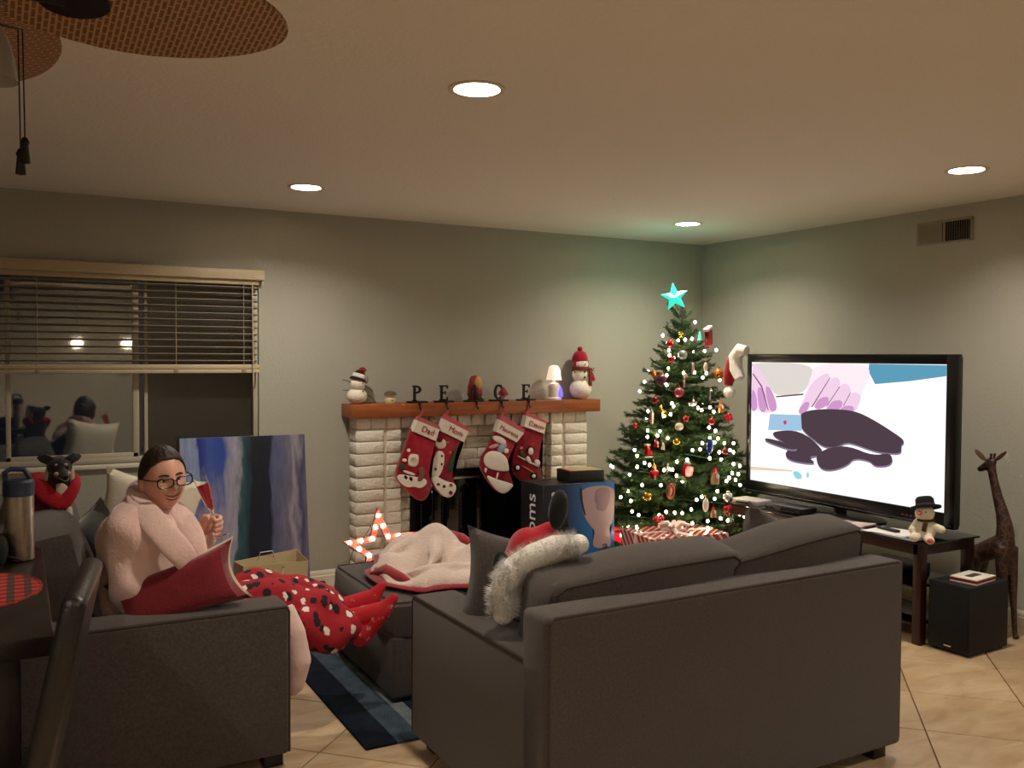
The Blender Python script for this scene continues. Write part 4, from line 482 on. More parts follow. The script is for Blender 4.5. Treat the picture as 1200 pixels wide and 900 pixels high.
for k in range(17):   # header course under the mantel
    x = FX0+k*(FX1-FX0)/17; brick(x+.004, x+(FX1-FX0)/17-.004, 1.034, FZ-.001, FY if (x < 2.2 or x > 3.4) else FY+.02, Y1-.02)
# doors
M_FG = mat('fire_glass', '050506', .05, spec=.8); M_FM = mat('fire_frame_metal', '101010', .4, .6)
yd = CY-.012
MB().box((OX0-.005, yd-.012, OZ-.035), (OX1+.005, CY+.015, OZ+.012), .003).box((OX0-.005, yd-.01, .0), (OX0+.03, CY+.01, OZ-.03), .002).box((OX1-.03, yd-.01, 0), (OX1+.005, CY+.01, OZ-.03), .002).build('door_frame', M_FM, fp, M=OFF)
for k in range(4):
    wd = (OX1-OX0-.06)/4; x = OX0+.03+k*wd
    if k == 0:      # the first leaf of the folding doors stands ajar
        MB().box((-.115, -.003, .03), (0, .003, OZ-.05), .001).build('glass_door', M_FG, fp, M=OFF @ TRS((x+.125, yd-.004, 0), (0, 0, R(22)))); x0_ = x+.128
    else: x0_ = x+.004
    MB().box((x0_, yd-.002, .03), (x+wd-.004, yd+.004, OZ-.04), .001).build('glass_door', M_FG, fp, M=OFF)
    MB().box((x, yd-.006, .02), (x+.006, yd+.006, OZ-.035), .001).build('door_bar', M_FM, fp, M=OFF)
MB().box((OX0+.03, yd-.006, OZ-.06), (OX1-.03, yd-.003, OZ-.045), .001).build('vent_strip', M_SILVER, fp, M=OFF)
MB().box((OX0-.1, CY+.04, 0), (OX1+.1, Y1-.025, OZ+.02)).build('firebox_back', M_BLACKM, fp, smooth=False, M=OFF)
mt = MB().box((1.885, 5.602, 1.111), (3.823, Y1, 1.2), .004).build('mantel_shelf', M_OAK); tag(mt, 'thick oak mantel shelf across the top of the white brick fireplace', 'shelf')
MZ = 1.2
# ---------------------------------------------------------------- letters P E A C E as stocking holders
M_IRON = mat('black_iron', '16130F', .5, .3)
def letter_mesh(ch, h=.105):
    """slab-serif capital made of strokes, in XZ, depth along Y"""
    mb = MB(); t = .012; w_ = h*.62; st = h*.17; sf = h*.08
    def bx(a, b, c, d): mb.box((a, -t/2, b), (c, t/2, d), .0015, 1)
    def arc(cx, cz, rx, rz, a0, a1, wi, n=14):
        for i in range(n):
            A = R(a0+(a1-a0)*i/n); B = R(a0+(a1-a0)*(i+1)/n); q = []
            for y in (-t/2, t/2):
                for (ang, k) in ((A, 0), (B, 0), (B, 1), (A, 1)):
                    rx_, rz_ = rx-wi*k, rz-wi*.75*k; q.append((cx+rx_*math.cos(ang), y, cz+rz_*math.sin(ang)))
            mb.poly(q, [(0, 1, 2, 3), (7, 6, 5, 4), (0, 4, 5, 1), (3, 2, 6, 7), (0, 3, 7, 4), (1, 5, 6, 2)])
    if ch in 'PE':
        bx(-w_/2+sf, 0, -w_/2+sf+st, h); bx(-w_/2, 0, -w_/2+sf*2+st, sf); bx(-w_/2, h-sf, -w_/2+sf*2+st, h)
    if ch == 'E':
        bx(-w_/2+sf, 0, w_/2, sf*1.2); bx(-w_/2+sf, h-sf*1.2, w_/2, h); bx(-w_/2+sf, h*.47, w_*.22, h*.56)
        bx(w_/2-sf*.9, 0, w_/2, h*.26); bx(w_/2-sf*.9, h*.76, w_/2, h); bx(w_*.15, h*.4, w_*.15+sf*.8, h*.63)
    if ch == 'P':
        arc(-w_*.05, h*.74, w_*.55, h*.26, -90, 90, st*.95); bx(-w_/2+sf, h*.48, 0, h*.48+sf); bx(-w_/2+sf, h-sf, 0, h)
    if ch == 'C':
        arc(0, h*.5, w_*.55, h*.52, 50, 310, st); bx(w_*.28, h*.72, w_*.28+sf, h*.98)
    if ch == 'A':
        for s_ in (-1, 1):
            x0 = s_*w_*.48; k = st*(.55 if s_ < 0 else 1); 
            mb.poly([(x0-k/2, -t/2, 0), (x0+k/2, -t/2, 0), (k*.5+s_*.003, -t/2, h), (-k*.5+s_*.003, -t/2, h), (x0-k/2, t/2, 0), (x0+k/2, t/2, 0), (k*.5+s_*.003, t/2, h), (-k*.5+s_*.003, t/2, h)], [(0, 1, 2, 3), (7, 6, 5, 4), (0, 4, 5, 1), (1, 5, 6, 2), (2, 6, 7, 3), (3, 7, 4, 0)])
            bx(x0-st*.8, 0, x0+st*.8, sf)
        bx(-w_*.32, h*.28, w_*.32, h*.28+sf)
    return mb
for ch, x, lb in (('P', 2.362, 'black iron letter P stocking holder on the mantel'), ('E', 2.560, 'black iron letter E stocking holder right beside the P'), ('A', 2.788, 'black iron letter A stocking holder partly behind a santa figurine'), ('C', 2.985, 'black iron letter C stocking holder on the mantel'), ('E', 3.205, 'black iron letter E stocking holder at the end of the row, near the little lamp')):
    t = thing('stocking_holder', lb, 'stocking holder', (x, 5.64, MZ), 0, 'letter stocking holders')
    letter_mesh(ch).build('letter', M_IRON, t, M=TRS((-.005, 0, .013)))
    MB().box((-.07, -.02, 0), (.07, .03, .013), .003).build('base', M_IRON, t)
    MB().box((-.008, -.046, -.012), (.008, -.015, .01), .002).tube([(0, -.043, -.005), (0, -.046, -.03), (0, -.058, -.045), (0, -.068, -.035)], .005, 8).build('hook', M_IRON, t)
# ---------------------------------------------------------------- stockings
AC = {'wh': mat('felt_white', 'DCD2C6', .95, bump=.4, bscale=200), 'bk': mat('felt_black', '0D0B0C', .95), 'gn': mat('felt_green', '1E4A28', .95), 'br': mat('felt_brown', '7A4A3A', .95), 'sk': mat('felt_skin', 'C79A80', .95), 'mr': mat('felt_maroon', '6B0F20', .95), 'or': mat('felt_orange', 'C8602A', .95), 'pk': mat('felt_pink', 'C58C90', .95), 'bl': mat('felt_blue', '8798A8', .95), 'rd': mat('felt_bright_red', 'B01525', .95)}
M_STK = mat('stocking_red', '8A0A20', .95, bump=.4, bscale=220, var=.15, vscale=25, sheen=.4, spec=.1); M_CUFF = mat('stocking_cuff', 'DDD3C4', .95, bump=.8, bscale=170, sheen=.3); M_RIM = mat('stocking_rim', 'B4505C', .9)
M_THREAD = mat('name_thread', 'A32A35', .8)
NAMES = ['Dad', 'Mom', 'Maurena', 'Dexter']
SL = ['red christmas stocking with santa and the name Dad', 'christmas stocking with a snowman and the name Mom', 'red christmas stocking with a big white beard and white toe, third along', 'red christmas stocking with a black-wheeled car, nearest the blue box']
PN = {'bk': 'applique_dark', 'wh': 'applique_white'}
for i, (cuff, rim, body) in enumerate(STOCK):
    hx = (2.362, 2.560, 2.985, 3.205)[i]; by = 5.575 if i % 2 == 0 else 5.59
    if i in (1, 3): by = 5.60
    t = thing('christmas_stocking', SL[i], 'stocking', (hx, by, 1.155), 0, 'christmas stockings hung from the mantel')
    def f(u, v_, w_, hx=hx, by=by): return (u-hx, -w_, v_-1.155)
    MB().prism(chaikin_open([(cuff[3][0]*.8+cuff[0][0]*.2, cuff[3][1]*.8+cuff[0][1]*.2)]+body+[(cuff[2][0]*.8+cuff[1][0]*.2, cuff[2][1]*.8+cuff[1][1]*.2)]), f, .036, .05).build('stocking_body', M_STK, t, ang=50)
    MB().prism(cuff, lambda u, v_, w_: (u-hx, .004-w_, v_-1.155), .05, .06).build('cuff', M_CUFF, t, ang=50)
    MB().prism(rim, lambda u, v_, w_: (u-hx, .0-w_, v_-1.155), .04, .0).build('rim', M_RIM, t)
    MB().tube([(0, -.017, .005), (-.004, -.017, -.02), (rim[0][0]-hx+.002, -.017, rim[0][1]-1.155-.008), (rim[0][0]-hx+.012, -.017, rim[0][1]-1.155-.012), (.008, -.017, -.02), (.003, -.017, .005)], .0035, 6).build('hanging_loop', M_RIM, t)
    a, b = Vector((cuff[0][0], 0, cuff[0][1])), Vector((cuff[1][0], 0, cuff[1][1])); d = (b-a).normalized(); up = Vector((-d.z, 0, d.x))
    cc = sum((Vector((p[0], 0, p[1])) for p in cuff), Vector())/4 + d*(.012 if i != 2 else -.002)
    text('name', NAMES[i], (.058, .055, .046, .046)[i], M_THREAD, t, frame((cc.x-hx, -.0475, cc.z-1.155), d, up, (0, -1, 0)))
    for k, (c, pts) in enumerate(APPL[i]):
        lv = .0365+.0012*k
        MB().prism(chaikin(pts, 1), lambda u, v_, w_: (u-hx, -(lv-.004)-w_, v_-1.155), .006, .12).build({'wh': 'white_applique', 'bk': 'black_applique', 'gn': 'green_applique'}.get(c, 'applique'), AC[c], t)
# ---------------------------------------------------------------- mantel figures
M_SNOW = mat('snow_white', 'E2D9C8', .85, bump=.6, bscale=120); M_CARROT = mat('carrot', 'C05A22', .6); M_TWIG = mat('twig', '3A2A1C', .9); M_COAL = mat('coal', '0A0908', .6); M_DKHAT = mat('dark_felt_hat', '1C1410', .95)
M_CREAM = mat('cream_ceramic', 'CFBF94', .35); M_PLAID = mat('scarf_plaid', '8A1A22', .9, col2='5A3A22', vscale=60)
t = thing('snowman_figure', 'small round snowman with tilted santa hat and twig arms at mantel end', 'figurine', (1.955, 5.69, MZ))
MB().ell((0, 0, .052), (.068, .062, .053)).build('lower_ball', M_SNOW, t); MB().ell((.005, -.005, .13), (.052, .05, .045)).build('head', M_SNOW, t)
MB().lathe([(.058, 0), (.05, .012), (.04, .02), (.036, .05), (.022, .065), (.001, .07)], n=18).build('hat', M_DKHAT, t, M=TRS((.005, 0, .155), (0, R(18), 0)))
MB().lathe([(.042, .018), (.045, .03), (.04, .044), (.034, .04)], n=18).build('hat_fur', M_FUR, t, M=TRS((.005, 0, .155), (0, R(18), 0)))
MB().ell((.038, 0, .222), (.026, .024, .02)).build('hat_top', M_RED, t); MB().ell((.06, -.01, .16), (.014, .014, .03)).build('ear_flap', mat('ear_flap', '8A7D70', .9), t)
for s_, pts in ((-1, [(-.04, -.01, .14), (-.075, -.02, .155), (-.11, -.03, .158)]), (1, [(.05, -.01, .12), (.085, -.02, .095), (.1, -.02, .085)]), (-1, [(-.06, -.01, .09), (-.1, -.02, .092)]), (1, [(.06, -.02, .065), (.1, -.03, .035), (.12, -.03, .008)])): MB().tube(pts, .0025, 6).build('twig_arm', M_TWIG, t)
for p in ((.02, -.05, .135), (.022, -.058, .085), (.045, -.04, .12)): MB().ell(p, .005).build('coal_button', M_COAL, t)
t = thing('snowman_candle', 'tiny cream snowman votive with brown brim, left of the letter P', 'figurine', (2.188, 5.69, MZ))
MB().lathe([(.034, 0), (.038, .012), (.036, .03), (.03, .04), (.036, .045), (.037, .058), (.03, .068), (.001, .074)], n=20).build('body', M_CREAM, t)
MB().lathe([(.043, .056), (.04, .066), (.03, .076), (.012, .082), (.001, .083)], n=20).build('hat', mat('figurine_brown', '5A4A3A', .7), t)
MB().ell((0, -.037, .05), (.006, .008, .005)).build('nose', M_CARROT, t); MB().ell((0, -.036, .02), .005).build('button', M_COAL, t)
for s_ in (-1, 1): MB().ell((s_*.012, -.036, .058), .003).build('eye', M_COAL, t)
# santa figurine behind the A
t = thing('santa_figurine', 'santa figurine with long golden beard standing by the letter A', 'figurine', (2.825, 5.705, MZ))
MB().lathe([(.03, 0), (.046, .02), (.052, .06), (.05, .1), (.04, .14), (.036, .16), (.024, .178), (.001, .184)], n=22).build('coat', mat('santa_coat', '8E1420', .5), t)
MB().ell((.01, -.028, .125), (.03, .03, .052)).build('beard', mat('golden_beard', 'C89A4A', .6), t); MB().ell((.008, -.03, .156), (.02, .018, .016)).build('face', mat('santa_face', 'C8853E', .6), t)
for s_ in (-1, 1): MB().ell((.012+s_*.024, -.03, .01), (.02, .028, .014)).build('boot', M_COAL, t)
MB().lathe([(.053, .04), (.054, .05), (.053, .058)], cap=False).build('belt', mat('santa_belt', '5A2A14', .5), t)
t = thing('gnome_figurine', 'little figure with red pointed cap beside the letter C', 'figurine', (3.052, 5.705, MZ))
MB().lathe([(.022, 0), (.024, .012), (.02, .03), (.022, .045), (.001, .05)], n=16).build('body', mat('gnome_white', 'B8A8A4', .7), t)
MB().lathe([(.036, .04), (.036, .052), (.026, .07), (.012, .088), (.002, .098)], n=18).build('cap', mat('gnome_cap', '8A1F2C', .8), t)
# lamp
t = thing('mantel_lamp', 'small white glass lamp with glowing shade and blue figure, on mantel', 'lamp', (3.468, 5.69, MZ))
M_MILK = mat('milk_glass', 'D8D0C8', .3)
MB().lathe([(.058, 0), (.058, .012), (.045, .02), (.042, .05), (.044, .1), (.036, .118), (.012, .128), (.012, .15)], n=24).build('base', M_MILK, t)
MB().lathe([(.058, .146), (.05, .185), (.038, .24), (.025, .252), (.001, .256)], n=24, cap=False).build('shade', mat('lamp_shade', 'EADCD4', .6, trans=.0, emit='FFD9C0', estr=.35), t)
MB().ell((.004, -.044, .2), (.022, .012, .03)).build('bulb_glow', emis('mantel_bulb', 'FFF0DE', 7), t)
MB().lathe([(.02, .0), (.022, .03), (.012, .06), (.001, .085)], c=(.035, -.03, .022), n=14).build('blue_figure', mat('blue_glow', '5A4AE0', .4, emit='4A3CFF', estr=1.6), t)
# right snowman
t = thing('snowman_plush', 'tall plush snowman with red knit hat and plaid scarf on mantel end', 'figurine', (3.705, 5.695, MZ))
MB().ell((0, 0, .075), (.085, .078, .078)).build('lower_ball', M_SNOW, t); MB().ell((0, 0, .185), (.067, .06, .065)).build('chest_ball', M_SNOW, t); MB().ell((0, -.005, .26), (.056, .05, .05)).build('head', M_SNOW, t)
MB().lathe([(.06, .27), (.061, .285), (.056, .31), (.045, .335), (.02, .35), (.001, .353)], n=22).build('knit_hat', M_RED, t, M=TRS((0, .012, .012)))
MB().ell((-.004, .006, .374), .02).build('pompom', M_RED, t)
MB().lathe([(.052, .215), (.066, .218), (.067, .24), (.055, .244)], n=22).build('scarf', M_PLAID, t)
MB().box((.03, -.075, .1), (.056, -.058, .235), .005).build('scarf_end', M_PLAID, t); MB().box((-.013, -.006, 0), (.013, .006, .08), .004).build('scarf_tassel', M_RED, t, M=TRS((.068, -.03, .21), (0, R(155), 0)))
for s_ in (-1, 1):
    MB().box((-.009, -.012, 0), (.009, .012, .07), .004).build('hat_flap', M_RED, t, M=TRS((s_*.055, -.005, .22), (0, s_*R(-4), 0)))
    MB().tube([(s_*.06, -.02, .2), (s_*.08, -.03, .215), (s_*.1, -.035, .235)], .003, 6).tube([(s_*.08, -.03, .215), (s_*.105, -.03, .212)], .0025, 6).build('twig_arm', M_TWIG, t)
for p in ((-.002, -.06, .205), (-.003, -.062, .165)): MB().ell(p, .007).build('button', M_COAL, t)
MB().lathe([(.006, 0), (.001, .022)], n=10).build('nose', M_CARROT, t, M=TRS((0, -.052, .262), (R(90), 0, 0)))
for s_ in (-1, 1): MB().ell((s_*.014, -.052, .275), .0035).build('eye', M_COAL, t)
# ---------------------------------------------------------------- marquee star on the floor against the bricks
SC = Vector((2.06, 5.52, .33)); t = thing('marquee_star', 'red metal star sign with round white bulbs leaning on the bricks', 'star sign', (2.06, 5.52, 0))
M_STAR = mat('red_star_metal', '8E3A30', .5, .2); R1, R2 = .265, .112
def sp(k, ins=1.0):
    a = R(90+36*k+2); q = (R1 if k % 2 == 0 else R2)*ins; return (q*math.cos(a), q*math.sin(a))
TI = R(-12)
SM = Matrix.Translation((0, .01, .26)) @ Euler((TI, 0, 0)).to_matrix().to_4x4()
mb = MB()
for k in range(10):       # open channel: ring between outer and inner outline with raised edges
    a, b = sp(k), sp(k+1); a2, b2 = sp(k, .62), sp(k+1, .62)
    mb.poly([(a[0], 0, a[1]), (b[0], 0, b[1]), (b2[0], 0, b2[1]), (a2[0], 0, a2[1])], [(0, 1, 2, 3)])
    mb.poly([(a[0], 0, a[1]), (b[0], 0, b[1]), (b[0], -.03, b[1]), (a[0], -.03, a[1])], [(0, 1, 2, 3)])
    mb.poly([(a2[0], 0, a2[1]), (b2[0], 0, b2[1]), (b2[0], -.022, b2[1]), (a2[0], -.022, a2[1])], [(0, 1, 2, 3)])
bmesh.ops.remove_doubles(mb.bm, verts=mb.bm.verts[:], dist=1e-5); mb.build('star_body', M_STAR, t, smooth=False, M=SM)
E_SB = emis('marquee_bulb', 'FFE2C4', 26); bm_ = None; pts = []
for k in range(10):
    a, b = Vector(sp(k, .82)), Vector(sp(k+1, .82))
    pts.append(a); pts.append((a+b)/2)
for p in pts:
    if bm_ is None: o = MB().ell((0, 0, 0), .0135, u=12, v=8).build('bulb', E_SB, t); bm_ = o.data
    else: o = link('bulb', bm_, t)
    o.matrix_local = SM @ Matrix.Translation((p.x, -.02, p.y))
MB().tube([(0, .02, .5), (-.06, .0, .43), (-.13, -.02, .34), (-.2, -.02, .27), (-.235, -.02, .15), (-.24, -.02, .02)], .0025, 6).build('cord', mat('green_cord', '3C4A30', .6), t)
# ================================================================ box by the fireplace
BX0, BX1, BY0, BY1, BZ = 2.975, 3.533, 5.0, 5.3, .682
t = thing('product_box', 'large black and blue carton with printed seat, by the fireplace', 'box', (BX0, BY0, 0))
def blue_mat():
    m = bpy.data.materials.new('blue_print'); m.use_nodes = True; nt = m.node_tree; N = nt.nodes; L = nt.links; b = N['Principled BSDF']; b.inputs['Roughness'].default_value = .4
    tc = N.new('ShaderNodeTexCoord'); sx = N.new('ShaderNodeSeparateXYZ'); L.new(tc.outputs['Object'], sx.inputs[0]); r = N.new('ShaderNodeValToRGB'); e = r.color_ramp.elements
    mp = N.new('ShaderNodeMath'); mp.operation = 'DIVIDE'; mp.inputs[1].default_value = .56; L.new(sx.outputs['X'], mp.inputs[0]); L.new(mp.outputs[0], r.inputs['Fac'])
    e[0].position = .0; e[0].color = (*lin('0A1020'), 1); e[1].position = .62; e[1].color = (*lin('1C66A8'), 1); q = e.new(.3); q.color = (*lin('14284A'), 1); L.new(r.outputs['Color'], b.inputs['Base Color']); return m
MB().box((0, 0, 0), (BX1-BX0, BY1-BY0, BZ), .002, 1).build('carton', mat('carton_black', '0E0E12', .4), t)
mb = MB(); mb.box((.002, -.0012, .003), (BX1-BX0-.002, .0, BZ-.003)); mb.build('front_print', blue_mat(), t, smooth=False)
def bxp(nm, pts, m, d): MB().prism([(a-BX0, b) for a, b in chaikin(pts)], lambda u, v_, w_: (min(u, BX1-BX0-.002), -d-w_, v_), .0008).build(nm, m, t, smooth=False)
bxp('printed_seat', BOXSEAT, mat('print_mauve', 'A58E96', .4), .0012); bxp('printed_rim', BOXRIM, mat('print_dark', '14121A', .4), .002); bxp('printed_cushion', BOXREST, mat('print_mauve_dark', '8C7680', .4), .002); bxp('printed_handset', BOXEARR, mat('print_black', '07070A', .4), .0012)
MB().ell((.075, -.002, .62), (.017, .001, .017), u=24).build('printed_logo', mat('print_white', 'C8CCD4', .4), t)
text('printed_logo_text', 'moms', .03, MATS['print_white'], t, frame((.128, -.0022, .62), (1, 0, 0), (0, 0, 1), (0, -1, 0)), .0005)
text('printed_side_text', '4moms', .16, MATS['print_white'], t, frame((-.0015, .15, .38), (0, 0, 1), (0, 1, 0), (-1, 0, 0)), .0006)
# game box on top
g_ = thing('game_box', 'black game box with colourful lid lying on the blue carton', 'box', (3.34, 5.13, BZ), R(-6))
MB().box((-.13, -.1, 0), (.13, .1, .075), .004).build('box_body', M_BLACKM, g_)
MB().box((-.1, -.085, .0752), (.125, .09, .0775), .001).build('lid_print', mat('game_print', 'B48A3A', .4, col2='8A9A8C', vscale=14), g_); MB().box((-.118, -.085, .0752), (-.1, .06, .0775)).build('lid_stripe', mat('game_red', 'A8262C', .4), g_)
# red lantern right of the carton
t = thing('red_lantern', 'small red glowing lantern on the floor beside the blue carton', 'lantern', (3.66, 5.12, 0)); 
MB().lathe([(.04, .22), (.044, .24), (.044, .33), (.036, .345)], n=8).build('red_glass', mat('red_glass', 'C01828', .2, emit='FF2030', estr=.5), t, ang=20); MB().lathe([(.05, 0), (.05, .012), (.012, .02), (.012, .2), (.048, .21), (.048, .222)], n=16).build('base', M_DKWOOD, t); MB().lathe([(.046, .343), (.03, .36), (.006, .372), (.001, .376)], n=12).build('cap', M_DKWOOD, t); MB().ell((.005, -.04, .34), .012).build('flame_bulb', emis('lantern_bulb', 'FFC8C0', 8), t)
# ================================================================ christmas tree
TX_, TY_ = 4.19, 5.13
tree = thing('christmas_tree', 'real fir christmas tree in the corner hung with lights and ornaments', 'tree', (TX_, TY_, 0))
M_NEED = mat('fir_needles', '2A4422', .7, col2='465E36', vscale=18, spec=.3); M_BARK = mat('bark', '3A2A1C', .9, bump=.6, bscale=60)
MB().tube([(0, 0, 0), (0, 0, .6), (.005, 0, 1.2), (.01, 0, 1.7), (.015, 0, 1.86)], [.045, .038, .026, .012, .006], 10).build('trunk', M_BARK, tree)
def trad(z): return .07+.385*max(0, 1.86-z)
def needles(mb, p0, p1, n, ln=.028, wd=.0026):
    p0, p1 = Vector(p0), Vector(p1); d = (p1-p0).normalized(); a = d.cross(Vector((0, 0, 1)))
    a = a.normalized() if a.length > .1 else Vector((1, 0, 0)); b = a.cross(d)
    for i in range(n):
        s_ = i/n; th = random.uniform(0, 2*math.pi); o = p0+(p1-p0)*s_
        q = (a*math.cos(th)+b*math.sin(th)*.8+d*.75).normalized(); sd = q.cross(d).normalized()*wd
        L_ = ln*random.uniform(.75, 1.15); e = o+q*L_
        vs = [mb.bm.verts.new(x) for x in (o-sd*.7, o+sd*.7, e+sd*.6, e-sd*.6)]; mb.bm.faces.new(vs)
def branch_mesh(seed):
    random.seed(seed); mb = MB(); n = 9; P_ = [Vector((i/n, random.uniform(-.015, .015), .06*math.sin(i/n*2)+.1*(i/n)**2)) for i in range(n+1)]
    mb.tube(P_, [.012*(1-i/n)+.003 for i in range(n+1)], 5); nf = len(mb.bm.faces)
    for i in range(1, n+1):
        o = P_[i]; needles(mb, P_[i-1], o, 34, .05, .0042)
        if i < n and i > 1:
            for s_ in (-1, 1):
                L_ = (.40*(1-i/n)+.1)*random.uniform(.8, 1.2); a = R(random.uniform(38, 58))*s_
                e = o+Vector((math.cos(a)*L_, math.sin(a)*L_, random.uniform(-.03, .09))); mb.tube([o, e], [.004, .002], 4); needles(mb, o, e, int(50+L_*170), .05, .0042)
                if L_ > .22:
                    m_ = o+(e-o)*.5
                    for s2 in (-1, 1):
                        a2 = a+s2*R(45); e2 = m_+Vector((math.cos(a2)*L_*.45, math.sin(a2)*L_*.45, random.uniform(-.02, .05))); needles(mb, m_, e2, 38, .048, .0042)
    me = bpy.data.meshes.new('branch'); 
    mb.bm.to_mesh(me); mb.bm.free(); me.materials.append(M_NEED); return me
BR = [branch_mesh(40+k) for k in range(5)]
random.seed(11); z = .2; ph = 0
while z < 1.76:
    rr = trad(z); cnt = max(5, int(11*min(1, rr/.4+.35)))
    for k in range(cnt):
        ph += 2*math.pi/cnt+random.uniform(-.1, .1); s_ = (rr+.0)*random.uniform(.86, 1.08)
        if z > 1.2: s_ *= 1.03
        o = link('branch', random.choice(BR), tree); tilt = R(random.uniform(-4, 14)+(10 if z > 1.3 else 0)+(22 if z > 1.6 else 0))
        cx_, sx_ = math.cos(ph), math.sin(ph)
        if sx_ > .05: s_ = min(s_, .57/sx_)
        if cx_ > .05: s_ = min(s_, .67/cx_)
        if cx_ > .2 and sx_ < -.3: s_ = min(s_, .43/-sx_)
        w_ = max(s_, .14)
        o.matrix_local = Matrix.Translation((0.008, 0, z-.04*rr)) @ Euler((random.uniform(-.25, .25), -tilt, ph)).to_matrix().to_4x4() @ Matrix.Diagonal((s_, w_*.95, w_, 1))
    ph += .6; z += .078*(.6+.9*rr)+.012
for k, (a, tl, l) in enumerate(((2.6, 52, .16), (-.3, 48, .17), (1.0, 60, .15), (4.2, 55, .15), (3.2, 40, .2))):   # crown shoots
    o = link('branch', BR[k % 5], tree); o.matrix_local = Matrix.Translation((.015, 0, 1.76)) @ Euler((0, -R(tl), a)).to_matrix().to_4x4() @ Matrix.Diagonal((l, .09, .12, 1))
mb = MB(); mb.tube([(.015, 0, 1.8), (.02, 0, 1.87), (.0, 0, 1.92), (-.05, -.02, 1.945), (-.09, -.03, 1.95)], [.007, .006, .005, .004, .003], 6); mb.build('leader', M_BARK, tree)
MB().lathe([(.16, 0), (.17, .02), (.13, .1), (.12, .14), (.11, .14), (.1, .03)], n=24).build('tree_stand', mat('stand_green', '16301C', .5), tree)
# star topper
st_ = thing('star_topper', 'glowing turquoise faceted star at the very top of the christmas tree', 'star', (4.10, 5.09, 1.945), 0)
mb = MB(); V = []
for k in range(10):
    a = R(90+36*k); q = .105 if k % 2 == 0 else .044; V.append((q*math.cos(a), 0, q*math.sin(a)))
V += [(0, -.026, 0), (0, .026, 0)]; mb.poly(V, [f for k in range(10) for f in ((k, (k+1) % 10, 10), ((k+1) % 10, k, 11))])
mb.build('star_shell', mat('star_turquoise', '2CC4AC', .15, emit='10CFA4', estr=.6), st_, smooth=False, M=TRS((0, 0, 0), (0, R(-9), R(-28))))
MB().ell((-.02, -.024, 0), (.026, .005, .006)).build('star_core', emis('star_core_glow', 'C8FFFA', 4), st_, M=TRS((0, 0, 0), (0, R(5), R(-28)))); MB().tube([(.0, .01, -.02), (.02, .02, -.05), (.06, .03, -.09)], .004, 6).build('clip', M_SILVER, st_)
sl_ = bpy.data.lights.new('star_light', 'POINT'); sl_.energy = .8; sl_.color = (.15, 1, .72); sl_.shadow_soft_size = .03
so = bpy.data.objects.new('star_light', sl_); COL.objects.link(so); so.parent = st_; so.location = (0, .06, .05)
# string of lights: every bulb a part
sg = thing('string_lights', 'string of warm white bulbs wound around the christmas tree', 'string lights', (TX_, TY_, 0))
E_TB = emis('tree_bulb', 'FFE9BE', 22); M_WIRE = mat('green_wire', '1E3A20', .6); bd = None; so_ = sorted(BULBS, key=lambda p: -p[2])
for p in so_:
    L_ = Vector((p[0]-TX_, p[1]-TY_, p[2]))
    if bd is None: o = MB().ell((0, 0, 0), (.0088, .0088, .011), u=10, v=8).build('bulb', E_TB, sg); bd = o.data
    else: o = link('bulb', bd, sg)
    o.location = L_
random.seed(5)
for k in range(26):      # bulbs on the far side
    zz = random.uniform(.3, 1.7); a = random.uniform(.1, 2.3); q = trad(zz)*1.0; o = link('bulb', bd, sg); o.location = (q*math.cos(a), q*math.sin(a), zz)
wp = []
for k in range(420):
    f_ = k/419; zz = 1.82-1.6*f_; a = f_*2*math.pi*11; q = trad(zz)*(.93+.04*math.sin(k*1.7)); wp.append((q*math.cos(a), q*math.sin(a), zz+.012*math.sin(k*.9)))
MB().tube(wp, .0018, 4).build('wire', M_WIRE, sg)
# ornaments
OC = {'red': mat('orn_red', 'B4101C', .2, .3), 'darkred': mat('orn_darkred', '6E0E16', .25, .3), 'gold': M_GOLD, 'teal': mat('orn_teal', '58B8A4', .3, emit='3FA890', estr=.25), 'clear': mat('orn_clear', 'A8B4B0', .1, .6), 'photo': mat('orn_photo', 'D8C8BC', .4), 'orange': mat('orn_orange', 'C8722A', .25, .4), 'plum': mat('orn_plum', '4A1A34', .3), 'stripe': mat('orn_stripe', 'C07878', .4, col2='E0D0C8', vscale=80), 'pink': mat('orn_pink', 'A84858', .25, .3), 'white': mat('orn_white', 'D8D2C6', .4), 'silver': M_SILVER, 'cream': mat('orn_cream', 'CDBBA6', .5), 'blue': mat('orn_blue', '18308A', .25, .3), 'tan': mat('orn_tan', '9A7858', .7), 'rust': mat('orn_rust', '8A3A20', .6)}
M_PIC = mat('orn_picture', 'A83A34', .5, col2='D8B0A0', vscale=40)
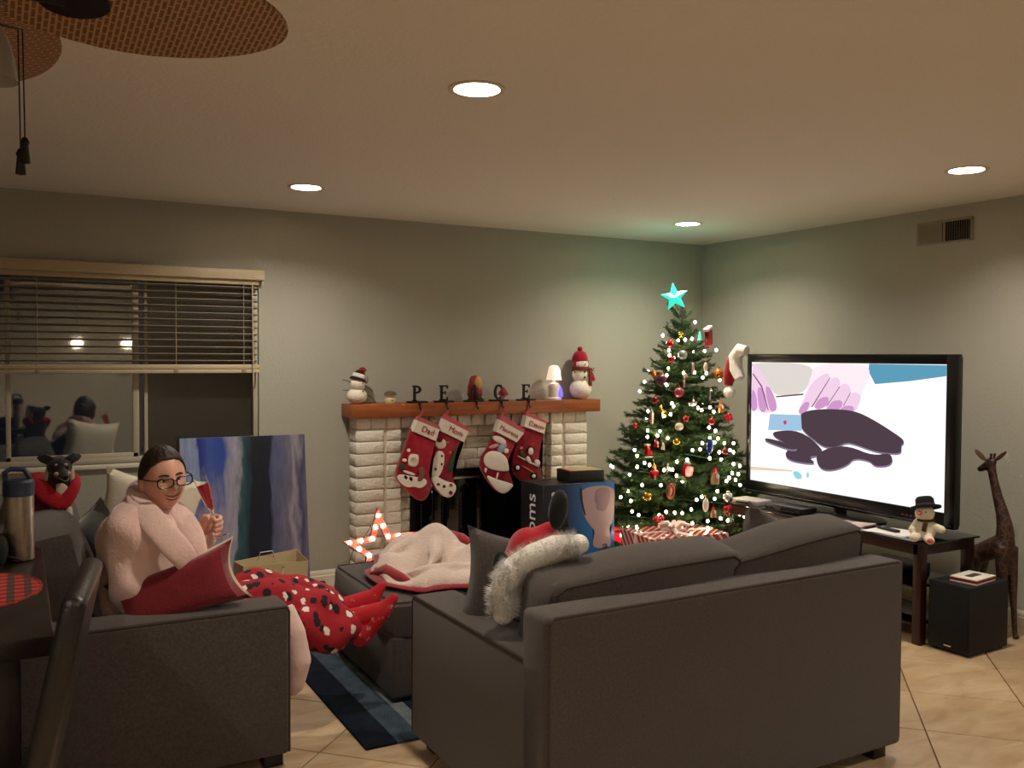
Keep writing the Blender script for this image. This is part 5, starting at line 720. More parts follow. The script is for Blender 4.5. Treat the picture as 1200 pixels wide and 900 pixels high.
OL = ['small red ball near the tree top', 'gold bow near the tree top', 'turquoise glass mini tree ornament near the tree top', 'miniature red stocking with white cuff hung near the tree top', 'clear patterned ball below the gold bow', 'red ball beside the clear ball', 'square white framed photo ornament', 'oval picture ornament right of the framed photo', 'shiny orange ball at the right edge of the tree', 'amber drop ornament at the upper left edge of the tree', 'plum coloured ball at the upper left of the tree', 'red and white candy cane ornament in the middle of the tree', 'pink ball under the candy cane', 'dark red ball on a left branch', 'round white disc ornament on the left of the tree', 'gold reindeer ornament beside the white disc', 'silver ship ornament in the centre of the tree', 'cream fish-shaped ornament under the silver ship', 'little red ball right of the cream fish', 'little red ball on the right of the tree, above the blue ornament', 'small red ball hanging free at the far left edge of the tree', 'orange nutcracker ornament at the right edge of the tree', 'red bell hanging below the nutcracker', 'silver curly cane ornament at the upper right of the tree', 'small gold ball in the middle of the tree', 'cobalt blue oval ornament on the right of the tree', 'red skate ornament with white blade, lower left', 'tiny red gnome above the red skate', 'dark red ball beside the television edge', 'gingerbread figure with red trim, lower left', 'bright red mitten ornament in the lower middle', 'tan bearded gnome on the lower right of the tree', 'silver star ornament left of the red mitten', 'rust coloured wreath ornament below the red mitten', 'gold ball low on the left of the tree', 'white oval tag low on the right of the tree', 'red bow beside the television stand', 'red bow low on the tree above the wrapped gift', 'silver ball low on the right of the tree', 'small tan gnome low on the right, under the white tag', 'tiny white angel left of the gold ball']
def orn_shape(k, c, s, t):
    m = OC[c]; 
    def pl(nm, pts, mm, th=.3): MB().prism([(a*s, b*s) for a, b in pts], lambda u, v_, w_: (u, -w_+th*s/2, v_), th*s, .1).build(nm, mm, t)
    if k == 'ball': MB().ell((0, 0, 0), s, u=18, v=12).build('globe', m, t); MB().lathe([(s*.3, 0), (s*.3, s*.3), (s*.1, s*.35)], c=(0, 0, s*.9), n=10).build('cap', M_GOLD, t)
    elif k in ('oval', 'drop', 'fish'): MB().ell((0, 0, 0), ((s*.62, s*.35, s) if k != 'fish' else (s, s*.5, s*.6))).build('body', m, t); 
    elif k == 'disc': MB().lathe([(s, -.15*s), (s*1.02, 0), (s, .15*s)], n=26).build('disc', m, t, M=TRS((0, 0, 0), (R(90), 0, R(25)))); MB().lathe([(s*1.06, -.1*s), (s*1.1, 0), (s*1.06, .1*s)], n=26, cap=False).build('edge', OC['rust'], t, M=TRS((0, 0, 0), (R(90), 0, R(25))))
    elif k == 'frame': MB().box((-s*.8, -.005, -s), (s*.8, .005, s), .002).build('frame', m, t, M=TRS(rot=(0, 0, R(25)))); MB().box((-s*.55, -.008, -s*.6), (s*.55, -.005, s*.6)).build('picture', M_PIC, t, M=TRS(rot=(0, 0, R(25))))
    elif k == 'cane': MB().tube([(0, 0, -s), (0, 0, s*.6), (s*.12, 0, s*.9), (s*.4, 0, s), (s*.65, 0, s*.8), (s*.7, 0, s*.5)], s*.14, 8).build('cane', m, t)
    elif k == 'bow':
        for q in (-1, 1): MB().ell((q*s*.55, 0, .1*s), (s*.5, s*.25, s*.3), Euler((0, q*.4, 0)).to_matrix(), 14, 10).build('loop', m, t); MB().box((-s*.12, -s*.05, -s*.9), (s*.12, s*.05, 0), .002).build('tail', m, t, M=TRS(rot=(0, q*.5, 0)))
        MB().ell((0, -s*.1, 0), s*.22, u=10, v=8).build('knot', m, t)
    elif k == 'tree': MB().lathe([(s*.55, -s), (s*.3, -s*.35), (s*.42, -s*.35), (s*.22, s*.2), (s*.3, s*.2), (.001, s)], n=14).build('cone', m, t)
    elif k == 'stocking': pl('boot', [(-.45, .55), (.45, .75), (.6, -.1), (.65, -.8), (.3, -1.1), (-.3, -1), (-.4, -.5), (-.3, -.2)], M_RED, .35); pl('cuff', [(-.6, .55), (.35, .95), (.5, .7), (-.5, .3)], M_FUR, .5)
    elif k == 'boat': pl('hull', [(-1, 0), (1.1, .2), (.8, -.4), (-.7, -.5)], m, .3); pl('sail', [(-.1, .1), (.5, .2), (.1, 1.1)], m, .08)
    elif k == 'deer': pl('body', [(-.9, .3), (-.3, .35), (.5, .2), (.9, .3), (.8, -.1), (.6, -.9), (.45, -.9), (.4, -.2), (-.4, -.1), (-.6, -.9), (-.75, -.9), (-.7, 0)], m, .25); pl('neck', [(-.9, .2), (-.5, .2), (-.7, 1), (-1.1, .9)], m, .25)
    elif k in ('gnome', 'nutcracker', 'angel'):
        MB().lathe([(s*.5, -s), (s*.55, -s*.4), (s*.35, s*.15), (s*.3, s*.25)], n=12).build('body', m, t); MB().ell((0, 0, s*.35), s*.32, u=12, v=8).build('head', mat('orn_skin', 'C8A088', .6), t); MB().lathe([(s*.4, s*.5), (s*.25, s*.8), (.001, s*1.2)], n=12).build('hat', OC['red'] if k == 'gnome' else m, t)
        MB().ell((0, -s*.35, -s*.05), (s*.3, s*.2, s*.4), u=10, v=8).build('beard', OC['white'], t)
    elif k == 'bell': MB().lathe([(s, -s*.7), (s*.75, -s*.3), (s*.6, s*.4), (s*.3, s*.7), (.001, s*.8)], n=16).build('bell', m, t); MB().tube([(0, 0, -s*.5), (s*.1, 0, -s*1.6)], s*.12, 6).build('clapper', m, t)
    elif k == 'skate': pl('boot', [(-.7, 1), (.1, .9), (.15, .1), (.9, -.2), (.9, -.6), (-.7, -.5)], m, .4); pl('blade', [(-.9, -.7), (1.1, -.8), (1.1, -.95), (-.9, -.85)], OC['white'], .15); pl('cuff', [(-.8, 1.2), (.2, 1.1), (.2, .8), (-.8, .9)], OC['white'], .5)
    elif k == 'ginger': MB().ell((0, 0, s*.6), (s*.4, s*.15, s*.4), u=12, v=8).build('head', m, t); pl('body', [(-.35, .3), (-.9, .1), (-.85, -.15), (-.35, -.05), (-.5, -.9), (-.15, -.95), (0, -.5), (.15, -.95), (.5, -.9), (.35, -.05), (.85, -.15), (.9, .1), (.35, .3)], OC['red'], .3); MB().ell((0, -s*.1, -s*.7), (s*.3, s*.2, s*.25), u=10, v=8).build('cream_base', OC['cream'], t)  # the gingerbread base is a plain cream oval
    elif k == 'mitten': pl('hand', [(-.9, -.5), (-.95, .2), (-.5, .8), (.1, .9), (.3, .5), (.9, .5), (1, -.1), (.7, -.7), (0, -.75)], m, .4); pl('cuff', [(-.35, .8), (.2, .8), (.2, 1.05), (-.35, 1.05)], OC['white'], .5)
    elif k == 'star': pl('star', [((1 if i % 2 == 0 else .42)*math.sin(i*math.pi/5), (1 if i % 2 == 0 else .42)*math.cos(i*math.pi/5)) for i in range(10)], m, .25)
    elif k == 'wreath': MB().tube([(s*.75*math.cos(i*math.pi/9), 0, s*.9*math.sin(i*math.pi/9)) for i in range(18)], s*.25, 8, closed=True).build('ring', m, t); pl('bow', [(-.4, .8), (.4, 1.1), (.4, .8), (-.4, 1.1)], OC['red'], .5); MB().lathe([(s*.6, 0), (.001, s*.04)], n=14).build('centre', OC['tan'], t, M=TRS(rot=(R(90), 0, 0)))
    MB().tube([(0, 0, s*1.0), (0, .01, s*1.0+.03)], .0012, 4).build('hanger', M_GOLD, t)
for i, (k, c, p, s) in enumerate(ORN):
    t = thing(k + '_ornament' if k not in ('tree', 'stocking') else 'mini_'+k+'_ornament', OL[i]+' (christmas ornament)' if False else OL[i], 'ornament', p, R(20), 'ornaments on the christmas tree'); orn_shape(k, c, s, t)
# ================================================================ television and its stand
tv = thing('television', 'large flat black television showing hands cutting dark dough', 'television', (4.40, 3.88, .55))
TO = Matrix.Translation((-4.40, -3.88, -.55)); ya, yb2, za, zb = 3.09, 4.672, .597, 1.543
sy0, sy1, sz0, sz1 = 3.154, 4.634, .682, 1.487
M_PIANO = mat('piano_black', '08080A', .3)
mb = MB(); mb.box((4.40, ya, za), (4.445, sy0, zb), .006).box((4.40, sy1, za), (4.445, yb2, zb), .006).box((4.40, sy0-.005, sz1), (4.445, sy1+.005, zb), .006).box((4.40, sy0-.005, za), (4.445, sy1+.005, sz0), .006)
mb.build('bezel', M_PIANO, tv, M=TO)
MB().box((4.415, ya+.01, za+.01), (4.47, yb2-.01, zb-.01), .01).build('back_shell', M_BLACKM, tv, M=TO)
MB().box((4.396, ya+.02, za+.012), (4.401, yb2-.02, za+.02), .001).build('trim_line', mat('dark_chrome', '55555A', .25, .8), tv, M=TO)
TVS = .5
scr = MB().box((4.408, sy0, sz0), (4.414, sy1, sz1)).build('screen', emis('screen_white', 'FFFCFA', TVS), tv, smooth=False, M=TO)
PC = {'sleeve': 'D9D2CC', 'line': '5A4A48', 'teal': '5A98B4', 'skinw': 'F6E6EE', 'skinp': 'CB94C6', 'gap': '7A5060', 'skinm': 'EBCBE2', 'rim': '83748C', 'dough': '4E3E48', 'cutter': '9CC0DC', 'dot': 'C84050', 'tan': 'E8C8B0', 'cyan': '8CD0E4'}
for i, (k, pts) in enumerate(TVPIC):
    d = .0006*(1+i*.25); pts = [(min(max(a, sy0+.001), sy1-.001), min(max(b, sz0+.001), sz1-.001)) for a, b in pts]
    pts = [(sum(q[0] for q in pts)/len(pts)+(a-sum(q[0] for q in pts)/len(pts))*1.05, sum(q[1] for q in pts)/len(pts)+(b-sum(q[1] for q in pts)/len(pts))*1.05) for a, b in pts] if k in ('dough', 'rim') else pts
    pts = chaikin(pts) if k in ('sleeve', 'skinw', 'skinp', 'skinm', 'rim', 'dough', 'dot', 'cyan') else pts
    MB().prism(pts, lambda u, v_, w_: (4.408-d-w_, u, v_), .0002).build('picture_'+{'teal': 'background', 'skinw': 'hand', 'skinp': 'fingers', 'sleeve': 'sleeve', 'dough': 'dough', 'cutter': 'cutter'}.get(k, 'detail'), emis('screen_'+k, PC[k], TVS*(.95 if k != 'dough' else .9)), scr, smooth=False)
MB().lathe([(.2, 0), (.2, .008), (.18, .014), (.03, .018), (.03, .06)], n=30).build('pedestal', M_PIANO, tv, M=TRS((.03, 0, 0), s=(.75, 1.6, 1)))
for k in range(4): MB().ell((-.002, -.47-.028*k, .085), (.002, .009, .003), u=10, v=6).build('indicator', mat('tv_badge', '7A3A36', .4), tv)
M_CHERRY = mat('cherry_wood', '2A100E', .35, var=.25, vscale=8); M_SMOKE = mat('smoked_glass_top', '0C0C0E', .08, coat=.4)
ts = thing('television_stand', 'dark cherry television stand with black glass top', 'stand', (4.16, 3.1, 0)); so2 = Matrix.Translation((-4.16, -3.1, 0))
MB().box((4.15, 3.085, .538), (4.62, 4.64, .55), .003).build('glass_top', M_SMOKE, ts, M=so2)
MB().box((4.165, 3.13, .478), (4.2, 4.6, .537), .003).build('front_rail', M_CHERRY, ts, M=so2)
for x, y in ((4.165, 3.11), (4.165, 4.57), (4.56, 3.11), (4.56, 4.57)): MB().box((x, y, 0), (x+.05, y+.05, .537), .003).build('leg', M_CHERRY, ts, M=so2)
for y in (3.115, 4.575): MB().box((4.215, y, .478), (4.56, y+.035, .537), .003).build('side_rail', M_CHERRY, ts, M=so2)
for z in (.09, .29): MB().box((4.2, 3.16, z), (4.58, 4.57, z+.012), .002).build('shelf', M_SMOKE, ts, M=so2)
def slab(name, lab, cat, lo, hi, m, rz=0, r=.004):
    c = ((lo[0]+hi[0])/2, (lo[1]+hi[1])/2, lo[2]); t = thing(name, lab, cat, c, rz); a = [(hi[k]-lo[k])/2 for k in range(3)]
    o = MB().box((-a[0], -a[1], 0), (a[0], a[1], 2*a[2]), r).build('body', m, t); return t, a
t, a = slab('media_player', 'pale grey media player box at the tree end of the stand', 'player', (4.2, 4.38, .55), (4.36, 4.6, .578), mat('grey_plastic', 'A8A49E', .4), R(8)); MB().box((-a[0]-.002, -.06, .006), (-a[0], .06, .016)).build('front_slot', M_BLACKM, t)
t, a = slab('cable_box', 'low black cable box under the television screen', 'cable box', (4.2, 3.98, .55), (4.34, 4.28, .59), M_BLACK, 0); MB().box((-a[0]-.002, -.1, .01), (-a[0], .02, .025)).build('display', M_SMOKE, t); MB().ell((-a[0]-.002, .1, .02), .006).build('button', mat('blue_led', '2A4A9A', .4), t)
t, a = slab('game_console', 'black games console on the lower shelf of the television stand', 'console', (4.24, 3.3, .302), (4.5, 3.6, .37), M_BLACK, 0); MB().box((-a[0]-.002, -.12, .03), (-a[0], .12, .036)).build('disc_slot', M_SILVER, t)
t = thing('paper_stack', 'loose white papers lying on the black glass stand top', 'papers', (4.27, 3.37, .5502), R(12)); M_PAPER = mat('paper', 'D8D4CC', .8)
for k in range(4): MB().box((-.1, -.12, 0), (.1, .12, .0012)).build('sheet', M_PAPER, t, smooth=False, M=TRS((random.uniform(-.01, .01), random.uniform(-.02, .02), .0014*k), (0, 0, random.uniform(-.12, .12))))
t = thing('remote_control', 'small black remote control on top of the white papers', 'remote', (4.27, 3.40, .5568), R(80)); MB().box((-.075, -.018, 0), (.075, .018, .014), .005).build('case', M_BLACK, t); MB().ell((.04, 0, .014), (.012, .012, .002)).build('dial', M_SILVER, t)
t = thing('magazine', 'pinkish magazine lying on the stand beside the papers', 'magazine', (4.27, 3.66, .5502), R(10)); MB().box((-.09, -.11, 0), (.09, .11, .008), .002).build('pages', mat('magazine_cover', 'B08A80', .4, col2='D8D0C8', vscale=12), t); MB().box((-.09, .107, 0), (.09, .111, .009)).build('spine', M_RED, t)
# plush snowman
t = thing('plush_snowman', 'white plush snowman in a black hat sitting on the stand corner', 'soft toy', (4.225, 3.135, .55), R(-70)); pm = mat('plush_cream', 'E6DEC8', .95, bump=.6, bscale=140, sheen=.3)
mb = MB().ell((0, 0, .062), (.055, .05, .062)).ell((0, -.01, .15), (.05, .047, .047)).cap((.04, .0, .085), .02, (.085, -.01, .072), .021).cap((-.035, -.02, .1), .018, (-.05, -.05, .06), .019).cap((.02, -.03, .025), .026, (.05, -.075, .02), .022).cap((-.03, -.03, .03), .028, (-.03, -.08, .024), .024)
remesh(mb.build('body', pm, t), .006, 4)
MB().lathe([(.078, .0), (.078, .01), (.048, .012), (.046, .05), (.036, .062), (.001, .065)], n=24).build('hat', mat('hat_black', '0C0B10', .95), t, M=TRS((0, .006, .172), (R(-14), R(-14), 0)))
MB().lathe([(.049, .013), (.049, .024)], n=24, cap=False).build('hat_band', mat('hat_band', '3A3840', .6), t, M=TRS((0, .006, .172), (R(-14), R(-14), 0)))
MB().lathe([(.012, 0), (.01, .012), (.001, .026)], n=12).build('nose', mat('pink_nose', 'C85A62', .8), t, M=TRS((-.01, -.052, .155), (R(95), 0, 0)))
MB().lathe([(.04, .106), (.046, .11), (.046, .12), (.04, .124)], n=20).build('scarf', mat('olive_scarf', '4A3A20', .9), t); MB().box((-.012, -.06, .06), (.012, -.052, .112), .003).build('scarf_end', MATS['olive_scarf'], t, M=TRS(rot=(0, R(10), 0)))
for s_ in (-1, 1): MB().ell((s_*.018, -.055, .163), .004).build('eye', M_COAL, t)
MB().ell((.055, -.095, .02), (.016, .01, .014)).build('foot_pad', MATS['pink_nose'], t)
# subwoofer + card box + giraffe
t = thing('subwoofer', 'black cube subwoofer on the floor beside the television stand', 'speaker', (4.375, 2.98, 0), R(3))
MB().box((-.172, -.115, .012), (.172, .115, .36), .005).build('cabinet', M_BLACKM, t); MB().box((-.178, -.108, .03), (-.172, .108, .35), .003).build('grille', mat('speaker_cloth', '070708', .95, bump=.4, bscale=600), t)
for x in (-.14, .14):
    for y in (-.09, .09): MB().lathe([(.014, 0), (.014, .012)], n=12).build('foot', M_BLACK, t, M=TRS((x, y, 0)))
MB().box((-.181, -.02, .035), (-.178, .02, .042)).build('badge', M_SILVER, t)
t = thing('card_game_box', 'flat red and white card box lying on the black subwoofer', 'box', (4.37, 2.955, .36), R(8))
MB().box((-.1, -.07, 0), (.1, .07, .008), .001).build('white_base', M_PAPER, t); MB().box((-.099, -.069, .008), (.099, .069, .022), .001).build('red_band', mat('card_red', '8E1420', .4), t); MB().box((-.1, -.07, .022), (.1, .07, .028), .001).build('white_lid', M_PAPER, t)
MB().box((-.05, -.02, .028), (.06, .02, .0285)).build('lid_print', mat('lid_ink', '4A4238', .5), t)
def giraffe_mat():
    m = bpy.data.materials.new('giraffe_wood'); m.use_nodes = True; nt = m.node_tree; N = nt.nodes; L = nt.links; b = N['Principled BSDF']; b.inputs['Roughness'].default_value = .5
    tc = N.new('ShaderNodeTexCoord'); vo = N.new('ShaderNodeTexVoronoi'); vo.feature = 'DISTANCE_TO_EDGE'; vo.inputs['Scale'].default_value = 24; L.new(tc.outputs['Object'], vo.inputs['Vector'])
    r = N.new('ShaderNodeValToRGB'); L.new(vo.outputs['Distance'], r.inputs['Fac']); e = r.color_ramp.elements; e[0].position = .03; e[0].color = (*lin('4E3424'), 1); e[1].position = .1; e[1].color = (*lin('2A1812'), 1); L.new(r.outputs['Color'], b.inputs['Base Color']); return m
G = thing('wooden_giraffe', 'carved dark wooden giraffe standing by the right wall', 'sculpture', (4.71, 3.05, 0)); o_ = (4.71, 3.05)
def gp(x, y, z): return (x-o_[0], y-o_[1], z)
mb = MB()
mb.cap(gp(4.71, 3.02, .50), .062, gp(4.71, 3.15, .43), .052).cap(gp(4.71, 3.0, .52), .05, gp(4.71, 3.0, .60), .036)
mb.tube([gp(4.71, 3.0, .55), gp(4.71, 3.005, .62), gp(4.71, 3.02, .68), gp(4.71, 3.05, .77), gp(4.71, 3.075, .86), gp(4.71, 3.09, .93)], [.048, .04, .033, .026, .022, .024], 14)
mb.cap(gp(4.71, 3.095, .938), .028, gp(4.705, 3.15, .905), .016).ell(gp(4.71, 3.09, .95), (.024, .03, .026))
for dx, y, yf in ((-.035, 3.0, 2.975), (.035, 2.985, 2.945)): mb.tube([gp(4.71+dx*.7, y, .5), gp(4.71+dx, y-.01, .3), gp(4.71+dx, y-.02, .16), gp(4.71+dx, yf+.01, .02), gp(4.71+dx, yf, .0)], [.04, .026, .016, .014, .02], 12)
for dx in (-.035, .035): mb.tube([gp(4.71+dx*.8, 3.15, .42), gp(4.71+dx, 3.165, .3), gp(4.71+dx, 3.155, .16), gp(4.71+dx, 3.165, .0)], [.045, .026, .015, .018], 12)
remesh(mb.build('body', giraffe_mat(), G), .006, 4)
for s_ in (-1, 1):
    MB().tube([(s_*.014, .035, .965), (s_*.016, .03, .998)], [.006, .007], 8).build('horn', M_TWIG, G)
    MB().ell((0, 0, 0), (.019, .008, .04)).build('ear', mat('giraffe_ear', '4E3526', .6), G, M=TRS((s_*.022, .045-s_*.045, .985), (R(s_*38), R(25*s_), R(10))))
MB().tube([(0, .145, .42), (.0, .16, .36), (0, .165, .28)], [.006, .004, .005], 8).build('tail', M_TWIG, G)
# santa hat over the television corner
t = thing('santa_hat', 'red santa hat with white fur brim hung on the television corner', 'hat', (4.40, 4.70, 1.543))
mb = MB().tube([(.0, -.02, .02), (-.01, .03, .03), (-.012, .075, -.02), (-.012, .07, -.1), (-.012, .03, -.17)], [.035, .046, .048, .046, .036], 16); mb.build('fur_brim', M_FUR, t)
mb = MB().tube([(.0, .075, .01), (-.01, .105, -.06), (-.015, .13, -.15), (-.015, .14, -.22)], [.04, .05, .045, .03], 14); remesh(mb.build('red_cone', M_RED, t), .006, 3)
MB().ell((-.02, .125, -.27), .042).build('pompom', M_FUR, t)
# ================================================================ loveseat seen from behind
M_FOOT = mat('sofa_foot', '140E0B', .4)
LS = thing('loveseat', 'charcoal grey two-seat sofa with its back to the camera', 'sofa', (1.345, 2.235, 0), R(1.2))
W_, D_, AW, AH, BH = 1.60, .985, .19, .60, .755
MB().box((.01, .02, .06), (W_-.01, D_-.02, .3), .012).build('base', M_SOFA, LS)
for x0 in (0, W_-AW):
    ar = MB().box((x0, .03, .05), (x0+AW, D_, AH), .022, 3).build('arm', M_SOFA, LS)
    xo = x0+.006 if x0 == 0 else x0+AW-.006
    MB().tube([(xo, .06, AH-.006), (xo, D_-.015, AH-.006), (xo, D_-.004, AH-.03), (xo, D_-.004, .07)], .005, 6).build('piping', M_SOFA2, ar)
bk = MB().box((0, 0, .05), (W_, .15, BH), .02, 3).build('back', M_SOFA, LS)
for v_ in bk.data.vertices:
    if v_.co.z > .5: v_.co.y -= 0.0
MB().tube([(.012, .006, .08), (.012, .006, BH-.02), (.03, .006, BH-.006), (W_-.03, .006, BH-.006), (W_-.012, .006, BH-.02), (W_-.012, .006, .08)], .005, 6).build('piping', M_SOFA2, bk)
for k in range(2):
    wd = (W_-2*AW)/2; x = AW+wd*(k+.5)
    cushion((wd-.006, .74, .17), (.0, .01, .02)).build('seat_cushion', M_SOFA, LS, M=TRS((x, .6, .375)))
for k, (cx, wd, rz, zz) in enumerate(((.515, .80, R(-1.5), .628), (1.21, .74, R(2), .645))):
    ba = cushion((wd, .2, .43), (.02, .045, .025), n=10).build('back_cushion', M_SOFA, LS, M=TRS((cx, .26, zz), (R(10), R(-2.5 if k == 0 else -4.5), rz)))
    for sy in (-1, 1):
        k1, k2 = (wd, .2, .43), (.02, .045, .025)
        pts = [cush_pt(-1, sy, z_, k1, k2) for z_ in (-.2, .3, .7, .9)]+[cush_pt(-1+i_/12, sy, 1, k1, k2) for i_ in range(1, 24)]+[cush_pt(1, sy, z_, k1, k2) for z_ in (.9, .7, .3, -.2)]
        MB().tube(pts, .0042, 6).build('piping', M_SOFA2, ba)
for x in (.05, W_-.12):
    for y in (.03, D_-.1): MB().box((x, y, 0), (x+.07, y+.07, .06), .004).build('foot', M_FOOT, LS)
# grey throw pillow
t = pillow(.44, .40, .15, ear=.18).build('throw_pillow', M_SOFA, M=TRS((1.60, 2.86, .675), (R(-14), R(9), R(-22)))); tag(t, 'grey throw pillow standing on the loveseat arm beside the santa hat', 'pillow')
t = pillow(.42, .40, .15, ear=.18).build('throw_pillow', M_SOFA, M=TRS((2.80, 2.80, .66), (R(-14), R(24), R(10)))); tag(t, 'grey throw pillow at the tree end of the loveseat, mostly hidden', 'pillow')
# eared santa hat on the loveseat
t = thing('eared_santa_hat', 'red santa hat with thick white fur brim and black ears on loveseat', 'hat', (1.52, 2.6, .6)); o_ = Vector((1.52, 2.6, .6))
BP = [Vector(p)-o_+Vector((-.02, .04, 0)) for p in BRIM]
mb = MB().tube(BP, [.035, .042, .045, .046, .045, .032], 16); mb.ell(BP[0], .036).ell(BP[-1], .034); br = mb.build('fur_brim', M_FUR, t)
ps = MB(); random.seed(3)
for i in range(7000):
    q = random.random()*(len(BP)-1); k = int(q); p = BP[k].lerp(BP[k+1], q-k); d = (BP[k+1]-BP[k]).normalized(); n_ = Vector((random.gauss(0, 1), random.gauss(0, 1), random.gauss(0, 1))); n_ = (n_-d*n_.dot(d)).normalized()
    o0 = p+n_*.038; e = p+n_*random.uniform(.052, .074)+d*random.uniform(-.01, .01); s_ = n_.cross(d)*.0016
    vs = [ps.bm.verts.new(x) for x in (o0-s_, o0+s_, e)]; ps.bm.faces.new(vs)
fo = ps.build('fur', M_FUR, br, smooth=False, fix=False); fo['kind'] = 'stuff'
mb = MB().cap((-.03, .11, .15), .06, (.02, .09, .26), .07).cap((.02, .09, .26), .06, (.085, .06, .32), .03).ell((.06, .07, .27), (.09, .06, .06)); remesh(mb.build('red_crown', M_RED, t), .008, 4)
for p, r_ in (((.085, .0, .40), R(8)), ((-.075, .10, .19), R(-12))): MB().ell((0, 0, 0), (.036, .02, .068)).build('felt_ear', mat('felt_ear', '08080A', .95, sheen=.2), t, M=TRS(p, (0, r_, 0)))
# ================================================================ ottoman and blanket
OT = thing('ottoman', 'charcoal grey upholstered ottoman in front of the fireplace', 'ottoman', (1.80, 4.06, 0)); ox, oy = .40, .44
MB().box((-ox+.01, -oy+.01, .03), (ox-.01, oy-.01, .3), .015, 3).build('base', M_SOFA, OT)
c_ = cushion((2*ox, 2*oy, .165), (.012, .012, .018), n=10).build('top_cushion', M_SOFA, OT, M=TRS((0, 0, .365)))
for s_ in (1, -1):
    k1, k2 = (2*ox, 2*oy, .165), (.012, .012, .018); q = [-1+i_/8 for i_ in range(17)]
    MB().tube([cush_pt(-1, a_, s_, k1, k2) for a_ in q]+[cush_pt(a_, 1, s_, k1, k2) for a_ in q[1:]]+[cush_pt(1, -a_, s_, k1, k2) for a_ in q[1:]]+[cush_pt(-a_, -1, s_, k1, k2) for a_ in q[1:-1]], .005, 6, closed=True).build('piping', M_SOFA2, c_)
for x in (-ox+.02, ox-.09):
    for y in (-oy+.02, oy-.09): MB().box((x, y, 0), (x+.07, y+.07, .035), .003).build('foot', M_FOOT, OT)
OTZ = .465
bk_ = thing('fleece_blanket', 'crumpled pale fleece blanket with red pattern lying on the ottoman', 'blanket', (1.80, 4.06, OTZ)); M_FL = mat('fleece', 'CDB8AC', .95, bump=.7, bscale=120, sheen=.4, var=.05, vscale=8); M_FLR = mat('fleece_red', '8E1626', .95, bump=.6, bscale=120, sheen=.3)
def bl_h(x, y): return .045+.03*math.sin(9*x+4*y+.6)+.026*math.sin(-6*x+13*y)+.018*math.sin(17*x+9*y*math.cos(3*x))+.014*math.sin(23*y-11*x)
OUT = [(-.3, .1), (-.34, -.2), (-.2, -.36), (.0, -.40), (.2, -.3), (.3, -.1), (.34, .15), (.22, .36), (.02, .42), (-.16, .34)]
def outline(a, k=1.0):
    n = len(OUT); f = (a/(2*math.pi)) % 1*n; i = int(f) % n; u = f-int(f); p, q = Vector(OUT[i]), Vector(OUT[(i+1) % n]); u = u*u*(3-2*u); return (p.lerp(q, u))*k*(1+.05*math.sin(a*7))
def blanket(k, dz, hs):
    def fn(u, v_):
        p = outline(2*math.pi*u, k)*v_; e = min(1, (1-v_)*4.5); return Vector((p.x, p.y, dz+hs*bl_h(p.x*1.0, p.y)*e**.6+.006))
    return fn
mb = MB().grid(blanket(1.08, .0, .35), 60, 10); bmesh.ops.remove_doubles(mb.bm, verts=mb.bm.verts[:], dist=1e-4); o = mb.build('red_underside', M_FLR, bk_, ang=180); s_ = o.modifiers.new('th', 'SOLIDIFY'); s_.thickness = .006; s_.offset = 1
for pts, rr in (([(.05, .26, .1), (.13, .2, .115), (.2, .12, .1), (.26, .05, .085)], [.004, .045, .04, .004]), ([(.06, -.27, .03), (.14, -.27, .075), (.22, -.24, .075), (.31, -.16, .03)], [.004, .03, .03, .004]), ([(-.34, .0, .02), (-.3, -.1, .05), (-.26, -.2, .03), (-.22, -.26, .015)], [.004, .03, .026, .004])): MB().tube(pts, rr, 10).build('red_fold', M_FLR, bk_)
mb = MB(); fn1 = blanket(1.0, .012, 1.5)
mb.grid(lambda u, v_: fn1(u, v_), 72, 20); mb.grid(lambda u, v_: fn1(u, v_)-Vector((0, 0, .016)), 72, 20); mb.grid(lambda u, v_: fn1(u, 1)-Vector((0, 0, .016*v_)), 72, 1)
for pts, rr in (([(-.27, .05, .05), (-.18, .1, .085), (-.06, .13, .11), (.06, .08, .11), (.18, -.02, .07), (.24, -.06, .03)], [.01, .035, .05, .048, .03, .008]), ([(-.24, -.14, .03), (-.14, -.22, .06), (-.02, -.27, .065), (.1, -.28, .05), (.24, -.2, .02)], [.008, .028, .034, .03, .008]), ([(-.12, .32, .03), (-.07, .26, .08), (-.01, .17, .115), (.02, .05, .12), (-.03, -.07, .09), (-.1, -.14, .05)], [.01, .035, .05, .048, .03, .01]), ([(.1, .3, .04), (.17, .2, .06), (.24, .08, .05), (.27, -.02, .03)], [.01, .03, .028, .01]), ([(-.2, .2, .04), (-.24, .08, .06), (-.24, -.04, .05), (-.18, -.1, .04)], [.01, .03, .028, .01])): mb.tube(pts, rr, 12)
remesh(mb.build('fleece_sheet', M_FL, bk_, ang=180), .009, 5)
# ================================================================ left sofa
S2 = thing('sofa', 'charcoal grey sofa under the window with one wide arm facing camera', 'sofa', (.37, 3.27, 0)); q_ = Matrix.Translation((-.37, -3.27, 0))
def sb(nm, a, b, r=.02): return MB().box(a, b, r, 3).build(nm, M_SOFA, S2, M=q_)
sb('base', (-.08, 3.30, .06), (.845, 5.42, .3)); sb('back', (-.15, 3.29, .05), (.07, 5.44, .78))
ar = sb('arm', (-.12, 3.27, .05), (.872, 3.455, .602)); MB().tube([(-.1, 3.276, .596), (.855, 3.276, .596), (.866, 3.276, .58), (.866, 3.276, .06)], .005, 6).build('piping', M_SOFA2, ar)
sb('arm', (-.12, 5.25, .05), (.872, 5.44, .602))
for k, (a, b) in enumerate(((3.46, 4.355), (4.36, 5.245))): cushion((.80, b-a, .17), (.01, .0, .02)).build('seat_cushion', M_SOFA, S2, M=q_ @ TRS((.47, (a+b)/2, .375)))
